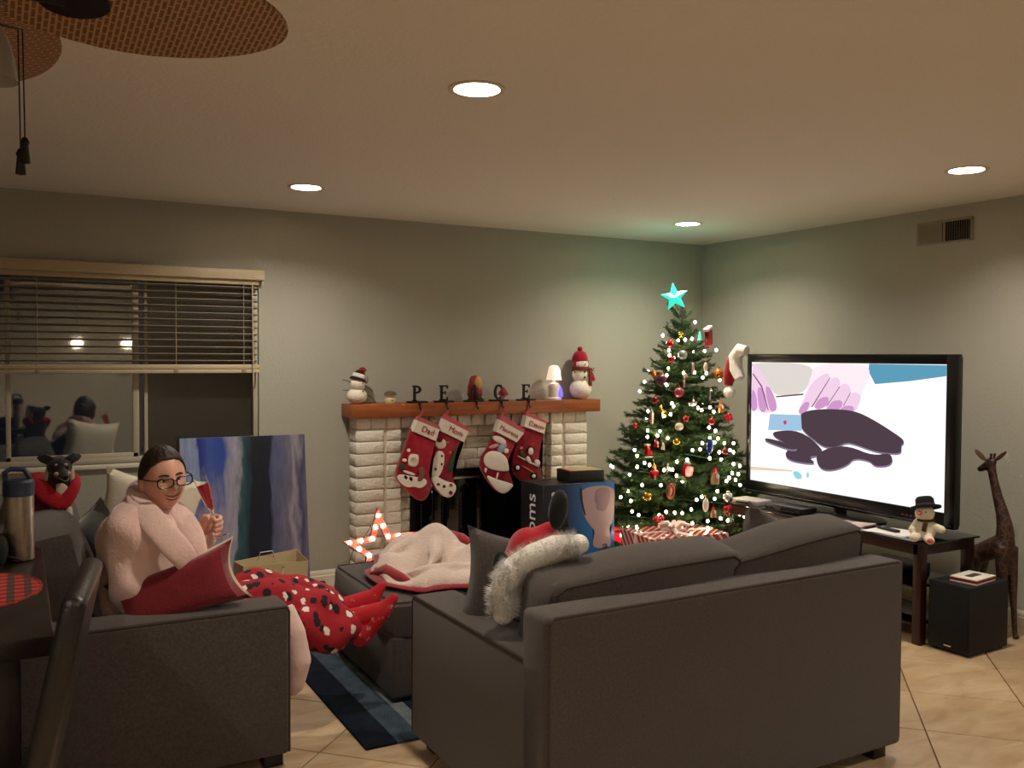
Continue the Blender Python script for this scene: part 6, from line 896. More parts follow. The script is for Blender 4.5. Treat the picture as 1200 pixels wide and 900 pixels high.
for k, (yc, wd) in enumerate(((3.92, .86), (4.80, .86))): cushion((.19, wd, .44), (.05, .0, .03), n=10).build('back_cushion', M_SOFA, S2, M=q_ @ TRS((.13, yc, .665), (0, R(-13), 0)))
for x in (-.1, .78):
    for y in (3.3, 5.32): MB().box((x, y, 0), (x+.07, y+.07, .06), .004).build('foot', M_FOOT, S2, M=q_)
def tp(w_, h_, th, m, M, lab, ear=.16, nm='throw_pillow'):
    return tag(pillow(w_, h_, th, ear=ear).build(nm, m, M=M), lab, 'pillow')
M_WP = mat('white_cotton', 'DCD6C2', .9, bump=.2, bscale=90, sheen=.2); M_DP = mat('dark_velvet', '181413', .95, sheen=.3)
tp(.44, .44, .16, M_WP, TRS((.47, 4.06, .80), (R(-12), R(8), R(-30))), 'white pillow propped behind the seated woman')
tp(.40, .38, .14, M_DP, TRS((.27, 3.98, .70), (R(-10), R(-10), R(68))), 'black velvet pillow against the sofa back, left of the pink robe')
rp = thing('red_pillow', 'deep red pillow with cream piping on the near sofa arm', 'pillow', (.50, 3.40, .60)); RM = TRS((0, .02, .062), (R(-14), R(-19), R(-16)))
pillow(.47, .225, .13, ear=.2).build('red_cover', mat('pillow_red', '6E0816', .9, bump=.3, bscale=200, sheen=.3, var=.1, vscale=40), rp, M=RM); o = pillow(.48, .235, .07, ear=.2).build('cream_back', mat('pillow_cream', 'C4B69C', .9), rp, M=RM @ TRS((0, .03, .006)))
# ================================================================ rug
def rug():
    rg = thing('striped_rug', 'blue and grey striped rug under the ottoman and loveseat', 'rug', (1.16, 3.27, 0)); cols = ('131A24', '3A4650', '6E7678', '1A2836', '5E6468', '22344A', '6A6C6C', '16243A', '4A5660', '27384C', '101B2C')
    ws = (.13, .105, .065, .05, .11, .15, .1, .16, .1, .15, .14); x = 0
    for i, (c, w_) in enumerate(zip(cols, ws)):
        MB().box((x, 0, 0), (x+w_, 1.75, .012), .004).build('stripe', mat('rug_'+c, c, .97, bump=.8, bscale=180, var=.25, vscale=14, spec=.1), rg, M=None); x += w_
    return rg
rug()
# ================================================================ canvas leaning on the back wall
def wave_mat():
    m = bpy.data.materials.new('wave_print'); m.use_nodes = True; nt = m.node_tree; N = nt.nodes; L = nt.links; b = N['Principled BSDF']; b.inputs['Roughness'].default_value = .35
    tc = N.new('ShaderNodeTexCoord'); mp = N.new('ShaderNodeMapping'); mp.inputs['Scale'].default_value = (7, 7, 1.6); L.new(tc.outputs['Object'], mp.inputs['Vector'])
    n = N.new('ShaderNodeTexNoise'); n.inputs['Scale'].default_value = 1.5; n.inputs['Detail'].default_value = 8; L.new(mp.outputs[0], n.inputs['Vector'])
    sx = N.new('ShaderNodeSeparateXYZ'); L.new(tc.outputs['Object'], sx.inputs[0])
    m1 = N.new('ShaderNodeMath'); m1.operation = 'MULTIPLY_ADD'; m1.inputs[1].default_value = 1/.77; L.new(sx.outputs['X'], m1.inputs[0])
    m2 = N.new('ShaderNodeMath'); m2.operation = 'MULTIPLY_ADD'; m2.inputs[1].default_value = .22; m2.inputs[2].default_value = -.11; L.new(n.outputs['Fac'], m2.inputs[0]); L.new(m2.outputs[0], m1.inputs[2])
    m3 = N.new('ShaderNodeMath'); m3.operation = 'MULTIPLY_ADD'; m3.inputs[1].default_value = -.07; L.new(sx.outputs['Z'], m3.inputs[0]); L.new(m1.outputs[0], m3.inputs[2])
    m4 = N.new('ShaderNodeMath'); m4.operation = 'ADD'; m4.inputs[1].default_value = .05; L.new(m3.outputs[0], m4.inputs[0])
    r = N.new('ShaderNodeValToRGB'); L.new(m4.outputs[0], r.inputs['Fac']); r.color_ramp.interpolation = 'EASE'; e = r.color_ramp.elements
    st = [(0, '8A9AC0'), (.12, '8E9EC4'), (.14, '1C2F8A'), (.2, '3A58A8'), (.3, '2A4AA0'), (.36, '9A9AB4'), (.44, 'A49EAE'), (.47, '2E5A60'), (.52, '1C3A48'), (.56, '0E1828'), (.68, '101A30'), (.72, '5A5E80'), (.86, '706C80'), (.895, '9A94A0'), (.94, '4A4A64'), (1, '6A6680')]
    e[0].position = 0; e[0].color = (*lin(st[0][1]), 1); e[1].position = 1; e[1].color = (*lin(st[-1][1]), 1)
    for p, c in st[1:-1]: q = e.new(p); q.color = (*lin(c), 1)
    n2 = N.new('ShaderNodeTexNoise'); n2.inputs['Scale'].default_value = 9; n2.inputs['Detail'].default_value = 10; mp2 = N.new('ShaderNodeMapping'); mp2.inputs['Scale'].default_value = (5, 5, 1); L.new(tc.outputs['Object'], mp2.inputs['Vector']); L.new(mp2.outputs[0], n2.inputs['Vector'])
    r2 = N.new('ShaderNodeValToRGB'); r2.color_ramp.elements[0].position = .3; r2.color_ramp.elements[0].color = (.5, .55, .6, 1); r2.color_ramp.elements[1].position = .7; r2.color_ramp.elements[1].color = (1, 1, 1, 1); L.new(n2.outputs['Fac'], r2.inputs['Fac'])
    mx = N.new('ShaderNodeMix'); mx.data_type = 'RGBA'; mx.blend_type = 'MULTIPLY'; mx.inputs['Factor'].default_value = .8; fz = N.new('ShaderNodeMapRange'); fz.inputs['From Min'].default_value = .95; fz.inputs['From Max'].default_value = .45; fz.interpolation_type = 'SMOOTHSTEP'
    az = N.new('ShaderNodeMath'); az.operation = 'MULTIPLY_ADD'; az.inputs[1].default_value = .7; L.new(n2.outputs['Fac'], az.inputs[0]); az2 = N.new('ShaderNodeMath'); az2.operation = 'ADD'; az2.inputs[1].default_value = -.3; L.new(sx.outputs['Z'], az.inputs[2]); L.new(az.outputs[0], az2.inputs[0]); L.new(az2.outputs[0], fz.inputs['Value'])
    rx = N.new('ShaderNodeValToRGB'); rx.color_ramp.elements[0].position = .12; rx.color_ramp.elements[0].color = (0, 0, 0, 1); rx.color_ramp.elements[1].position = .15; rx.color_ramp.elements[1].color = (1, 1, 1, 1); q = rx.color_ramp.elements.new(.4); q.color = (1, 1, 1, 1); q = rx.color_ramp.elements.new(.44); q.color = (0, 0, 0, 1); q = rx.color_ramp.elements.new(.99); q.color = (0, 0, 0, 1); L.new(m4.outputs[0], rx.inputs['Fac'])
    ml = N.new('ShaderNodeMath'); ml.operation = 'MULTIPLY'; L.new(fz.outputs[0], ml.inputs[0]); L.new(rx.outputs['Color'], ml.inputs[1])
    mw = N.new('ShaderNodeMix'); mw.data_type = 'RGBA'; L.new(ml.outputs[0], mw.inputs['Factor']); L.new(r.outputs['Color'], mw.inputs['A']); mw.inputs['B'].default_value = (*lin('A6A2B4'), 1)
    L.new(mw.outputs['Result'], mx.inputs['A']); L.new(r2.outputs['Color'], mx.inputs['B']); L.new(mx.outputs['Result'], b.inputs['Base Color']); return m
t = thing('canvas_print', 'tall canvas print of blue breaking waves leaning on the back wall', 'picture', (.855, 5.60, 0)); CM = TRS((0, 0, .0), (R(-8), 0, 0))
MB().box((0, 0, 0), (.765, .025, 1.02), .003).build('stretcher', mat('canvas_edge', 'A8A2A0', .7), t, M=CM); MB().box((.001, -.002, .001), (.764, 0, 1.019)).build('print', wave_mat(), t, smooth=False, M=CM)
# gift bag
t = thing('gift_bag', 'open cream paper gift bag standing in front of the canvas', 'bag', (1.29, 5.28, 0), R(4)); M_BAG = mat('cream_paper', 'CDBB92', .75, var=.06, vscale=8)
def bagside(pts):
    mb = MB(); mb.poly(pts, [(0, 1, 2, 3)]); o = mb.build('side_panel', M_BAG, t, smooth=False); s_ = o.modifiers.new('th', 'SOLIDIFY'); s_.thickness = .002
bw, bd_, bh = .18, .09, .325
for p in ([(-bw, -bd_, 0), (bw, -bd_, 0), (bw+.01, -bd_-.012, bh-.012), (-bw-.01, -bd_-.01, bh)], [(bw, bd_, 0), (-bw, bd_, 0), (-bw-.01, bd_+.01, bh-.01), (bw+.01, bd_+.01, bh+.02)], [(bw, -bd_, 0), (bw, bd_, 0), (bw+.01, bd_+.01, bh+.02), (bw+.01, -bd_-.012, bh-.012)], [(-bw, bd_, 0), (-bw, -bd_, 0), (-bw-.01, -bd_-.01, bh), (-bw-.01, bd_+.01, bh-.01)], [(-bw, -bd_, .001), (bw, -bd_, .001), (bw, bd_, .001), (-bw, bd_, .001)]): bagside(p)
MB().tube([(-.05, bd_+.004, bh-.02), (-.04, bd_-.02, bh+.03), (.03, bd_-.03, bh+.035), (.05, bd_+.004, bh-.01)], .003, 6).build('handle', mat('bag_cord', 'D8D0C0', .8), t)
MB().tube([(-.05, -bd_-.012, bh-.03), (-.04, -bd_-.03, bh-.09), (.02, -bd_-.03, bh-.1), (.04, -bd_-.014, bh-.04)], .003, 6).build('handle', MATS['bag_cord'], t)
for x in (-.05, .04): MB().ell((x, -bd_-.014, bh-.03), .005).build('eyelet', M_GOLD, t)
# power adapter & cord
t = thing('power_adapter', 'small brown plug with cord on the floor by the baseboard', 'plug', (1.73, 5.72, 0)); MB().box((-.018, -.02, 0), (.018, .02, .045), .004).build('plug', mat('plug_brown', '3A2418', .6), t); MB().tube([(-.018, 0, .008), (-.08, -.02, .006), (-.16, -.03, .006), (-.24, -.02, .006)], .004, 6).build('cord', mat('plug_cord', '4A3A30', .7), t)
# wrapped gift
def wrap_mat(name='wrapping', a='8E3C38', b='CFA8A0', z=.7):
    m = bpy.data.materials.new(name); m.use_nodes = True; nt = m.node_tree; N = nt.nodes; L = nt.links; bs = N['Principled BSDF']; bs.inputs['Roughness'].default_value = .18
    tc = N.new('ShaderNodeTexCoord'); mp = N.new('ShaderNodeMapping'); mp.inputs['Rotation'].default_value = (0, R(40), R(40)); L.new(tc.outputs['Object'], mp.inputs['Vector'])
    wv = N.new('ShaderNodeTexWave'); wv.inputs['Scale'].default_value = 9; L.new(mp.outputs[0], wv.inputs['Vector']); r = N.new('ShaderNodeValToRGB'); r.color_ramp.interpolation = 'CONSTANT'; e = r.color_ramp.elements; e[0].color = (*lin(a), 1); e[1].position = z; e[1].color = (*lin(b), 1); L.new(wv.outputs['Fac'], r.inputs['Fac']); L.new(r.outputs['Color'], bs.inputs['Base Color']); return m
t = thing('wrapped_gift', 'large striped wrapped gift with a pale ribbon bow under the tree', 'gift', (3.74, 4.62, 0), R(-6)); M_RIB = mat('ribbon', 'D8B8B0', .3, sheen=.3)
MB().box((-.29, -.19, 0), (.29, .19, .39), .004).build('box', wrap_mat(), t); MB().box((-.02, -.193, 0), (.02, .193, .393), .001).box((-.293, -.015, 0), (.293, .015, .393), .001).build('ribbon', M_RIB, t)
for a in (20, 160, 60, 120, 220, 320): MB().tube([(0, 0, .395), (.05*math.cos(R(a)), .05*math.sin(R(a)), .44), (.1*math.cos(R(a)), .1*math.sin(R(a)), .43), (.08*math.cos(R(a)), .08*math.sin(R(a)), .4), (0, 0, .395)], .014, 8).build('bow_loop', M_RIB, t)
MB().tube([(-.01, -.02, .398), (-.06, -.12, .4), (-.09, -.19, .398)], .016, 8).build('bow_tail', M_RIB, t)
t = thing('small_gift', 'little red and gold gift beside the big wrapped gift', 'gift', (4.02, 4.58, 0), R(15)); MB().box((-.05, -.05, 0), (.05, .05, .3), .003).build('box', mat('gift_red', '6E0F18', .3), t); MB().ell((0, 0, .32), (.03, .03, .025)).build('bow', mat('gift_bow', 'C89A88', .4), t)
# ================================================================ dining table, placemat, bottle, chair
TB = thing('dining_table', 'dark espresso counter-height dining table at the left edge', 'table', (-.6, 2.72, 0))
MB().box((-.75, -.51, .855), (.665, .53, .9), .004).build('tabletop', M_DKWOOD, TB); MB().box((-.68, -.44, .76), (.6, .46, .855), .003).build('apron', M_DKWOOD, TB)
for x in (-.7, .5):
    for y in (-.46, .38): MB().box((x, y, 0), (x+.1, y+.1, .855), .004).build('leg', M_DKWOOD, TB)
def plaid_mat():
    m = bpy.data.materials.new('red_plaid'); m.use_nodes = True; nt = m.node_tree; N = nt.nodes; L = nt.links; b = N['Principled BSDF']; b.inputs['Roughness'].default_value = .9
    tc = N.new('ShaderNodeTexCoord'); f = []
    for ax, sc_ in (('X', 1.7), ('Y', 1.7)):
        wv = N.new('ShaderNodeTexWave'); wv.bands_direction = ax; wv.inputs['Scale'].default_value = sc_; L.new(tc.outputs['Object'], wv.inputs['Vector']); r = N.new('ShaderNodeValToRGB'); r.color_ramp.elements[0].position = .55; r.color_ramp.elements[1].position = .62; L.new(wv.outputs['Fac'], r.inputs['Fac']); f.append(r)
    ad = N.new('ShaderNodeMath'); ad.operation = 'ADD'; L.new(f[0].outputs['Color'], ad.inputs[0]); L.new(f[1].outputs['Color'], ad.inputs[1]); dv = N.new('ShaderNodeMath'); dv.operation = 'MULTIPLY'; dv.inputs[1].default_value = .5; L.new(ad.outputs[0], dv.inputs[0])
    r = N.new('ShaderNodeValToRGB'); e = r.color_ramp.elements; e[0].color = (*lin('B5201C'), 1); e[1].color = (*lin('1C2A1A'), 1); q = e.new(.5); q.color = (*lin('5A2418'), 1); L.new(dv.outputs[0], r.inputs['Fac']); L.new(r.outputs['Color'], b.inputs['Base Color']); return m
pm_ = thing('placemat', 'oval red plaid placemat on the dark table corner', 'placemat', (-.16, 2.70, .9)); M_PL = plaid_mat()
MB().lathe([(1, 0), (1, .003), (.985, .004)], n=40).build('cloth', M_PL, pm_, M=TRS((0, 0, 0), s=(.215, .23, 1))); MB().tube([(.21*math.cos(R(a)), .225*math.sin(R(a)), .003) for a in range(0, 360, 9)], .003, 6, closed=True).build('hem', mat('hem', '8E1A18', .9), pm_)
bt = thing('steel_bottle', 'brushed steel insulated bottle with navy lid on the table', 'bottle', (.0, 3.07, .9)); M_STEEL = mat('brushed_steel', 'A89C90', .3, 1, var=.1, vscale=40); M_NAVY = mat('navy_lid', '14243A', .45)
MB().lathe([(.036, 0), (.041, .004), (.041, .19), (.039, .2)], n=32).build('flask', M_STEEL, bt); MB().lathe([(.043, .195), (.043, .235), (.036, .243), (.001, .244)], n=32).build('lid', M_NAVY, bt); MB().tube([(-.034, 0, .235), (-.036, 0, .265), (-.022, 0, .275), (.015, 0, .272), (.03, 0, .245)], .008, 10).build('carry_loop', M_NAVY, bt)
kt = thing('black_pouch', 'black zip pouch lying left of the steel bottle', 'pouch', (-.09, 3.02, .9)); cushion((.1, .12, .07), (.01, .01, .008)).build('pouch_body', M_BLACKM, kt, M=TRS((0, 0, .042))); MB().tube([(-.045, -.06, .05), (.045, -.06, .05)], .003, 6).build('zip', M_SILVER, kt); MB().tube([(.05, -.02, .03), (.085, -.03, .02), (.1, -.03, .012)], .004, 6).build('pull_tab', M_BLACK, kt)
CH = thing('dining_chair', 'dark leather high-back dining chair tucked against the table', 'chair', (-.01, 2.20, 0), R(-9)); M_LEA = mat('black_leather', '171311', .38, bump=.2, bscale=120)
def ct(nm, a, b, r=.02, M=None, m=M_LEA): return MB().box(a, b, r, 3).build(nm, m, CH, M=M)
ct('backrest', (-.024, -.2, 0), (.024, .2, .50), .02, TRS((.035, 0, .545), (0, R(12), 0)))
ct('seat', (-.36, -.2, .53), (.07, .2, .6))
for x in (-.34, .02):
    for y in (-.18, .14): ct('leg', (x, y, 0), (x+.04, y+.04, .54), .004, m=M_DKWOOD)
for y in (-.17, .15): ct('stretcher', (-.32, y, .2), (.04, y+.02, .23), .003, m=M_DKWOOD)
# ================================================================ ceiling fan
FN = thing('ceiling_fan', 'tropical ceiling fan with woven palm-leaf blades and dark metal', 'ceiling fan', (-.18, 1.80, H)); M_BRONZE = mat('dark_bronze', '14110F', .4, .6)
def rattan(name, a, b, sx):
    m = mat(name, a, .6, col2=b, vscale=1); nt = m.node_tree; L = nt.links; tc = [q for q in nt.nodes if q.type == 'TEX_COORD'][0]; rp = [q for q in nt.nodes if q.type == 'VALTORGB'][0]
    bk__ = nt.nodes.new('ShaderNodeTexBrick'); bk__.inputs['Scale'].default_value = 1; bk__.inputs['Brick Width'].default_value = .03; bk__.inputs['Row Height'].default_value = .011; bk__.inputs['Mortar Size'].default_value = .0022; bk__.inputs['Color1'].default_value = (*lin(a), 1); bk__.inputs['Color2'].default_value = (*lin(b), 1); bk__.inputs['Mortar'].default_value = (*lin(sx), 1)
    mp = nt.nodes.new('ShaderNodeMapping'); mp.inputs['Rotation'].default_value = (0, 0, R(90)); L.new(tc.outputs['Object'], mp.inputs['Vector']); L.new(mp.outputs[0], bk__.inputs['Vector']); L.new(bk__.outputs['Color'], nt.nodes['Principled BSDF'].inputs['Base Color']); return m
M_RAT = rattan('woven_rattan', '5E3C22', '6A4628', '9C7C56')
MB().lathe([(.07, 0), (.07, -.02), (.05, -.05), (.016, -.06), (.016, -.1)], n=24).build('canopy', M_BRONZE, FN); MB().lathe([(.05, -.1), (.11, -.12), (.12, -.17), (.12, -.22), (.09, -.26), (.05, -.28)], n=28).build('motor_housing', M_BRONZE, FN); MB().lathe([(.06, -.28), (.075, -.3), (.075, -.33), (.04, -.35), (.02, -.37)], n=24).build('light_kit', M_BRONZE, FN)
BLP = []
for i in range(15):
    u = i/14; BLP.append((.17+.49*math.sin(u*math.pi/2), .162*max(0.0, math.sin(math.pi*(math.sin(u*math.pi/2)*.88+.12)))**.5))
outl = BLP+[(a, -b) for a, b in reversed(BLP)]
bmesh_, brk_ = None, None
for k in range(5):
    Mx = TRS((0, 0, -.285), (0, 0, R(2+72*k))) @ TRS((0, 0, 0), (R(-12), 0, 0))
    if bmesh_ is None:
        o = MB().prism(outl, lambda u, v_, w_: (u, v_, w_), .008).build('blade', M_RAT, FN); bmesh_ = o.data
        b2 = MB().tube([(.09, 0, .03), (.13, 0, -.002), (.26, 0, -.006)], [.018, .016, .014], 8).lathe([(1, -.01), (1, -.003), (.9, 0)], n=24, M=TRS((.275, 0, -.001), s=(.06, .05, 1))).build('blade_bracket', M_BRONZE, FN); brk_ = b2.data
    else: o = link('blade', bmesh_, FN); b2 = link('blade_bracket', brk_, FN)
    o.matrix_local = Mx; b2.matrix_local = Mx
M_FROST = mat('frosted_shade', 'C8C4BC', .2, trans=.6)
for k in range(3):
    a = R(38+120*k); cx, cy = .175*math.cos(a), .175*math.sin(a)
    MB().tube([(0, 0, -.33), (cx*.6, cy*.6, -.32), (cx, cy, -.33)], .011, 8).build('shade_arm', M_BRONZE, FN); MB().lathe([(.02, 0), (.035, -.02), (.045, -.06), (.05, -.1), (.048, -.1), (.04, -.05), (.018, -.006)], c=(cx, cy, -.325), n=22, cap=False).build('glass_shade', M_FROST, FN)
for k, (dx, dy, l) in enumerate(((.187, .05, .555), (.194, .045, .535))):
    MB().tube([(dx*.4, dy*.4, -.34), (dx, dy, -.345), (dx+.002, dy, -l)], .0014, 5).build('pull_chain', M_BRONZE, FN); MB().lathe([(.004, 0), (.008, -.008), (.006, -.014), (.009, -.045), (.001, -.047)], c=(dx+.002, dy, -l), n=10).build('chain_tassel', M_BRONZE, FN)
# ================================================================ woman on the sofa
PR = thing('person', 'smiling woman in pink robe and red pajamas holding a champagne flute', 'person', (.47, 3.62, .47)); PO = Matrix.Translation((-.47, -3.62, -.47))
M_SKIN = mat('skin', 'D3A08A', .45, var=.05, vscale=20); M_HAIR = mat('brown_hair', '241610', .55, var=.4, vscale=40, bump=.5, bscale=70); M_ROBE = mat('pink_fleece_robe', 'DBBAB2', .97, bump=.25, bscale=90, sheen=.5, var=.05, vscale=14, spec=.1)
Fw = Vector((.25, -.966, -.05)).normalized(); Up = Vector((-.08, .0, 1)); Sx = Fw.cross(Up).normalized(); Up = Sx.cross(Fw).normalized()
HC = Vector((.478, 3.61, 1.052)); HM = frame(HC, Sx, Fw, Up)     # local: x = image left, y = forward, z = up
def gs(v, c, w_): return math.exp(-((v-c)/w_)**2)
def hp(d, grow=0.0, feat=True):
    x, y, z = d; p = Vector((x*.079, y*.094, z*.119))
    if z < 0:
        t = -z; p.x *= 1-.23*t**1.9
        if y < 0: p.y *= 1-.38*t
        else: p.y *= 1-.05*t
    if feat and y > .2:
        p.y += .026*gs(x, 0, .13)*gs(z, -.22, .14)+.012*gs(x, 0, .1)*gs(z, -.02, .16)
        p.y -= .011*(gs(x, .38, .2)+gs(x, -.38, .2))*gs(z, .04, .12)
        p.y += .006*(gs(x, .5, .2)+gs(x, -.5, .2))*gs(z, -.28, .18)+.006*gs(x, 0, .3)*gs(z, -.52, .12)+.012*gs(x, 0, .28)*gs(z, -.88, .14)
        p.y -= .004*gs(x, 0, .3)*gs(z, -.68, .08)
    if grow: p *= 1+grow
    return p
def head_mesh(mb, M, grow=0, feat=True):
    n, m_ = 48, 40; rings = []
    for i in range(m_+1):
        th = math.pi*i/m_; rg = []
        for j in range(n):
            ph = 2*math.pi*j/n; rg.append(mb.bm.verts.new(M @ hp((math.sin(th)*math.sin(ph), math.sin(th)*math.cos(ph), math.cos(th)), grow, feat)))
        rings.append(rg)
    for A, B in zip(rings, rings[1:]):
        for j in range(n): mb.bm.faces.new((A[j], A[(j+1) % n], B[(j+1) % n], B[j]))
mb = MB(); head_mesh(mb, HM)
NB = Vector((.44, 3.66, .90))
mb.cap(HM @ Vector((0, -.03, -.05)), .055, NB, .06)
mb.cap(NB, .075, (.44, 3.68, .64), .10).cap((.46, 3.62, .57), .095, (.46, 3.74, .57), .095)
for s_ in (-1, 1): mb.ell(HM @ Vector((s_*.077, -.012, -.01)), (.012, .02, .03))
# far arm raised with the glass, near arm lowered
mb.cap((.44, 3.83, .87), .05, (.62, 3.83, .68), .042).cap((.62, 3.83, .68), .04, (.628, 3.67, .80), .028).cap((.628, 3.67, .80), .026, (.632, 3.645, .835), .024)
mb.cap((.36, 3.52, .88), .05, (.38, 3.50, .68), .042).cap((.38, 3.50, .68), .04, (.58, 3.54, .60), .03).ell((.62, 3.545, .595), (.045, .03, .018))
mb.ell((.634, 3.632, .855), (.022, .03, .042), Euler((.3, .1, .4)).to_matrix())
for i in range(4):
    z = .888-i*.0185; k = (0, .004, .002, -.006)[i]
    ch = [(.632, 3.642, z), (.660+k*.5, 3.628, z+.004), (.684+k, 3.598, z+.002), (.678+k*.6, 3.572, z-.003), (.660, 3.563, z-.006)]
    for a, b, r0, r1 in zip(ch, ch[1:], (.0105, .0100, .0092, .0085), (.0100, .0092, .0085, .0075)): mb.cap(a, r0, b, r1, 10)
for a, b, r0, r1 in (((.622, 3.62, .83), (.630, 3.59, .862), .0125, .0105), ((.630, 3.59, .862), (.650, 3.568, .895), .0105, .0085)): mb.cap(a, r0, b, r1, 10)
# legs
LEG = [[(.46, 3.57, .53), (.90, 3.60, .545), (1.20, 3.555, .405)], [(.46, 3.74, .53), (.92, 3.74, .545), (1.19, 3.63, .44)]]
for h_, k_, a_ in LEG: mb.cap(h_, .08, k_, .05).cap(k_, .05, a_, .03)
for a_, t_ in (((1.20, 3.555, .40), (1.335, 3.50, .505)), ((1.19, 3.63, .44), (1.32, 3.59, .53))): mb.cap(a_, .03, Vector(a_).lerp(Vector(t_), .6)+Vector((.008, 0, -.02)), .014)
bodyo = remesh(mb.build('body', M_SKIN, PR, M=PO), .004, 3, .4)
# face details
def hpart(nm, mb, m): return mb.build(nm, m, PR, M=PO @ HM)
def fs(x, z, off=0.0):
    """point on the face surface at head-local x,z"""
    best = None
    for i in range(60):
        y = .3+.7*i/59; dx = x/.075; dz = z/.119; d = Vector((dx, y, dz)); d.normalize(); p = hp(d); e = (p.x-x)**2+(p.z-z)**2
        if best is None or e < best[0]: best = (e, p.y)
    return Vector((x, best[1]+off, z))
M_EYEW = mat('eye_white', 'D8CCC4', .3); M_IRIS = mat('iris_dark', '2A1A12', .2); M_LIP = mat('lips', 'A8524E', .4); M_BROW = mat('brow', '2A1A12', .8); M_TEETH = mat('teeth', 'E0D4C8', .3)
for s_ in (-1, 1):
    e = fs(s_*.029, .006, -.002); hpart('eye', MB().ell(e, (.0125, .006, .0055), u=14, v=10), M_EYEW); hpart('iris', MB().ell(e+Vector((.001, .0045, 0)), (.0052, .002, .0052), u=12, v=8), M_IRIS)
    hpart('eyelid', MB().tube([fs(s_*.029+dx, .006+.0062-.25*abs(dx)*abs(dx)*100*.25, .0012) for dx in (-.014, -.007, 0, .007, .014)], .0022, 6), M_BROW)
    hpart('eyebrow', MB().tube([fs(s_*(.029+dx), .026+.004*math.cos(dx*90)-.002, .001) for dx in (-.017, -.008, 0, .008, .017)], [.002, .0034, .0036, .003, .0015], 6), M_BROW)
mo = [(-.031, -.049), (-.017, -.057), (0, -.060), (.017, -.057), (.031, -.049)]
hpart('upper_lip', MB().tube([fs(x, z+.0035, .001) for x, z in mo], [.001, .003, .0036, .003, .001], 8), M_LIP); hpart('lower_lip', MB().tube([fs(x*.85, z-.0095+.2*abs(x)*.25, .0005) for x, z in mo], [.001, .0036, .0046, .0036, .001], 8), M_LIP); hpart('teeth', MB().tube([fs(x*.85, z-.0015, .0) for x, z in mo], [.001, .004, .0048, .004, .001], 8), M_TEETH)
# hair: shell around the skull leaving the face free
mb = MB(); n, m_ = 96, 90; gr = []
for i in range(m_+1):
    th = math.pi*.80*i/m_; rg = []
    for j in range(n):
        ph = 2*math.pi*j/n; d = Vector((math.sin(th)*math.sin(ph), math.sin(th)*math.cos(ph), math.cos(th))); rg.append((d, mb.bm.verts.new(hp(d, .07+.03*max(0, -d.y)+.006*math.sin(ph*13)+.012*max(0, d.z)*abs(d.x), False))))
    gr.append(rg)
HL = [(0, .66), (20, .67), (40, .60), (58, .46), (72, .26), (84, .12), (96, .06), (106, -.15), (118, -.52), (180, -.6)]
def ishair(d):
    a = math.degrees(math.atan2(abs(d.x), d.y))
    for (a0, h0), (a1, h1) in zip(HL, HL[1:]):
        if a0 <= a <= a1:
            u = (a-a0)/(a1-a0); return d.z > h0+(h1-h0)*u
    return True
def ishair_old(d): return (d.z > .50+.22*max(0, d.y) - (.14*abs(d.x)*4 if d.y > 0 else 0)+.0 and d.y > -.2 and (d.z > .62 or abs(d.x) > .72)) or d.z > .80 or (d.y < .12 and d.z > -.55) or (d.y < .34 and d.z > .15)
for A, B in zip(gr, gr[1:]):
    for j in range(n):
        q = [A[j], A[(j+1) % n], B[(j+1) % n], B[j]]
        if ishair(sum((p[0] for p in q), Vector())/4): mb.bm.faces.new([p[1] for p in q])
bmesh.ops.delete(mb.bm, geom=[v_ for v_ in mb.bm.verts if not v_.link_faces], context='VERTS'); bmesh.ops.remove_doubles(mb.bm, verts=mb.bm.verts[:], dist=1e-5)
o = mb.build('hair', M_HAIR, PR, M=PO @ HM, ang=180); s_ = o.modifiers.new('th', 'SOLIDIFY'); s_.thickness = .016; s_.offset = -1
hpart('hair_bun', MB().ell((0, -.115, .03), (.04, .035, .04)), M_HAIR)
# glasses
GLO = thing('tmp', None, None); bpy.data.objects.remove(GLO)
M_GF = mat('glasses_frame', '0C0A0C', .3); gm = MB()
for s_ in (-1, 1):
    c = Vector((s_*.0355, .113, .003)); pts = []
    for k in range(20):
        a = 2*math.pi*k/20; cx, cz = math.cos(a), math.sin(a); q = (abs(cx)**3.2+abs(cz)**3.2)**(-1/3.2); pts.append(c+Vector((.0295*q*cx, -.10*(abs(c.x+.029*q*cx)-.03)*.35, .0165*q*cz+(.004*abs(cx) if cz > 0 and cx*s_ > 0 else 0))))
    gm.tube(pts, .0025, 6, closed=True); top = [p+Vector((0, .0008, .0008)) for p in pts[1:10]]; gm.tube(top, .0036, 6)
    gm.tube([c+Vector((s_*.029, -.007, .012)), Vector((s_*.078, .075, .014)), Vector((s_*.087, .0, .012)), Vector((s_*.084, -.03, -.004))], .0024, 6)
gm.tube([Vector((-.006, .113, .008)), Vector((0, .116, .010)), Vector((.006, .113, .008))], .0024, 6); go = hpart('glasses', gm, M_GF)
for s_ in (-1, 1): MB().lathe([(1, -.0004), (1, .0004)], n=24, M=TRS((s_*.0355, .112, .003), (R(90), 0, 0), (.0275, .0155, 1))).build('lens', mat('lens_glass', 'FFFFFF', .02, trans=1, ior=1.2), go)
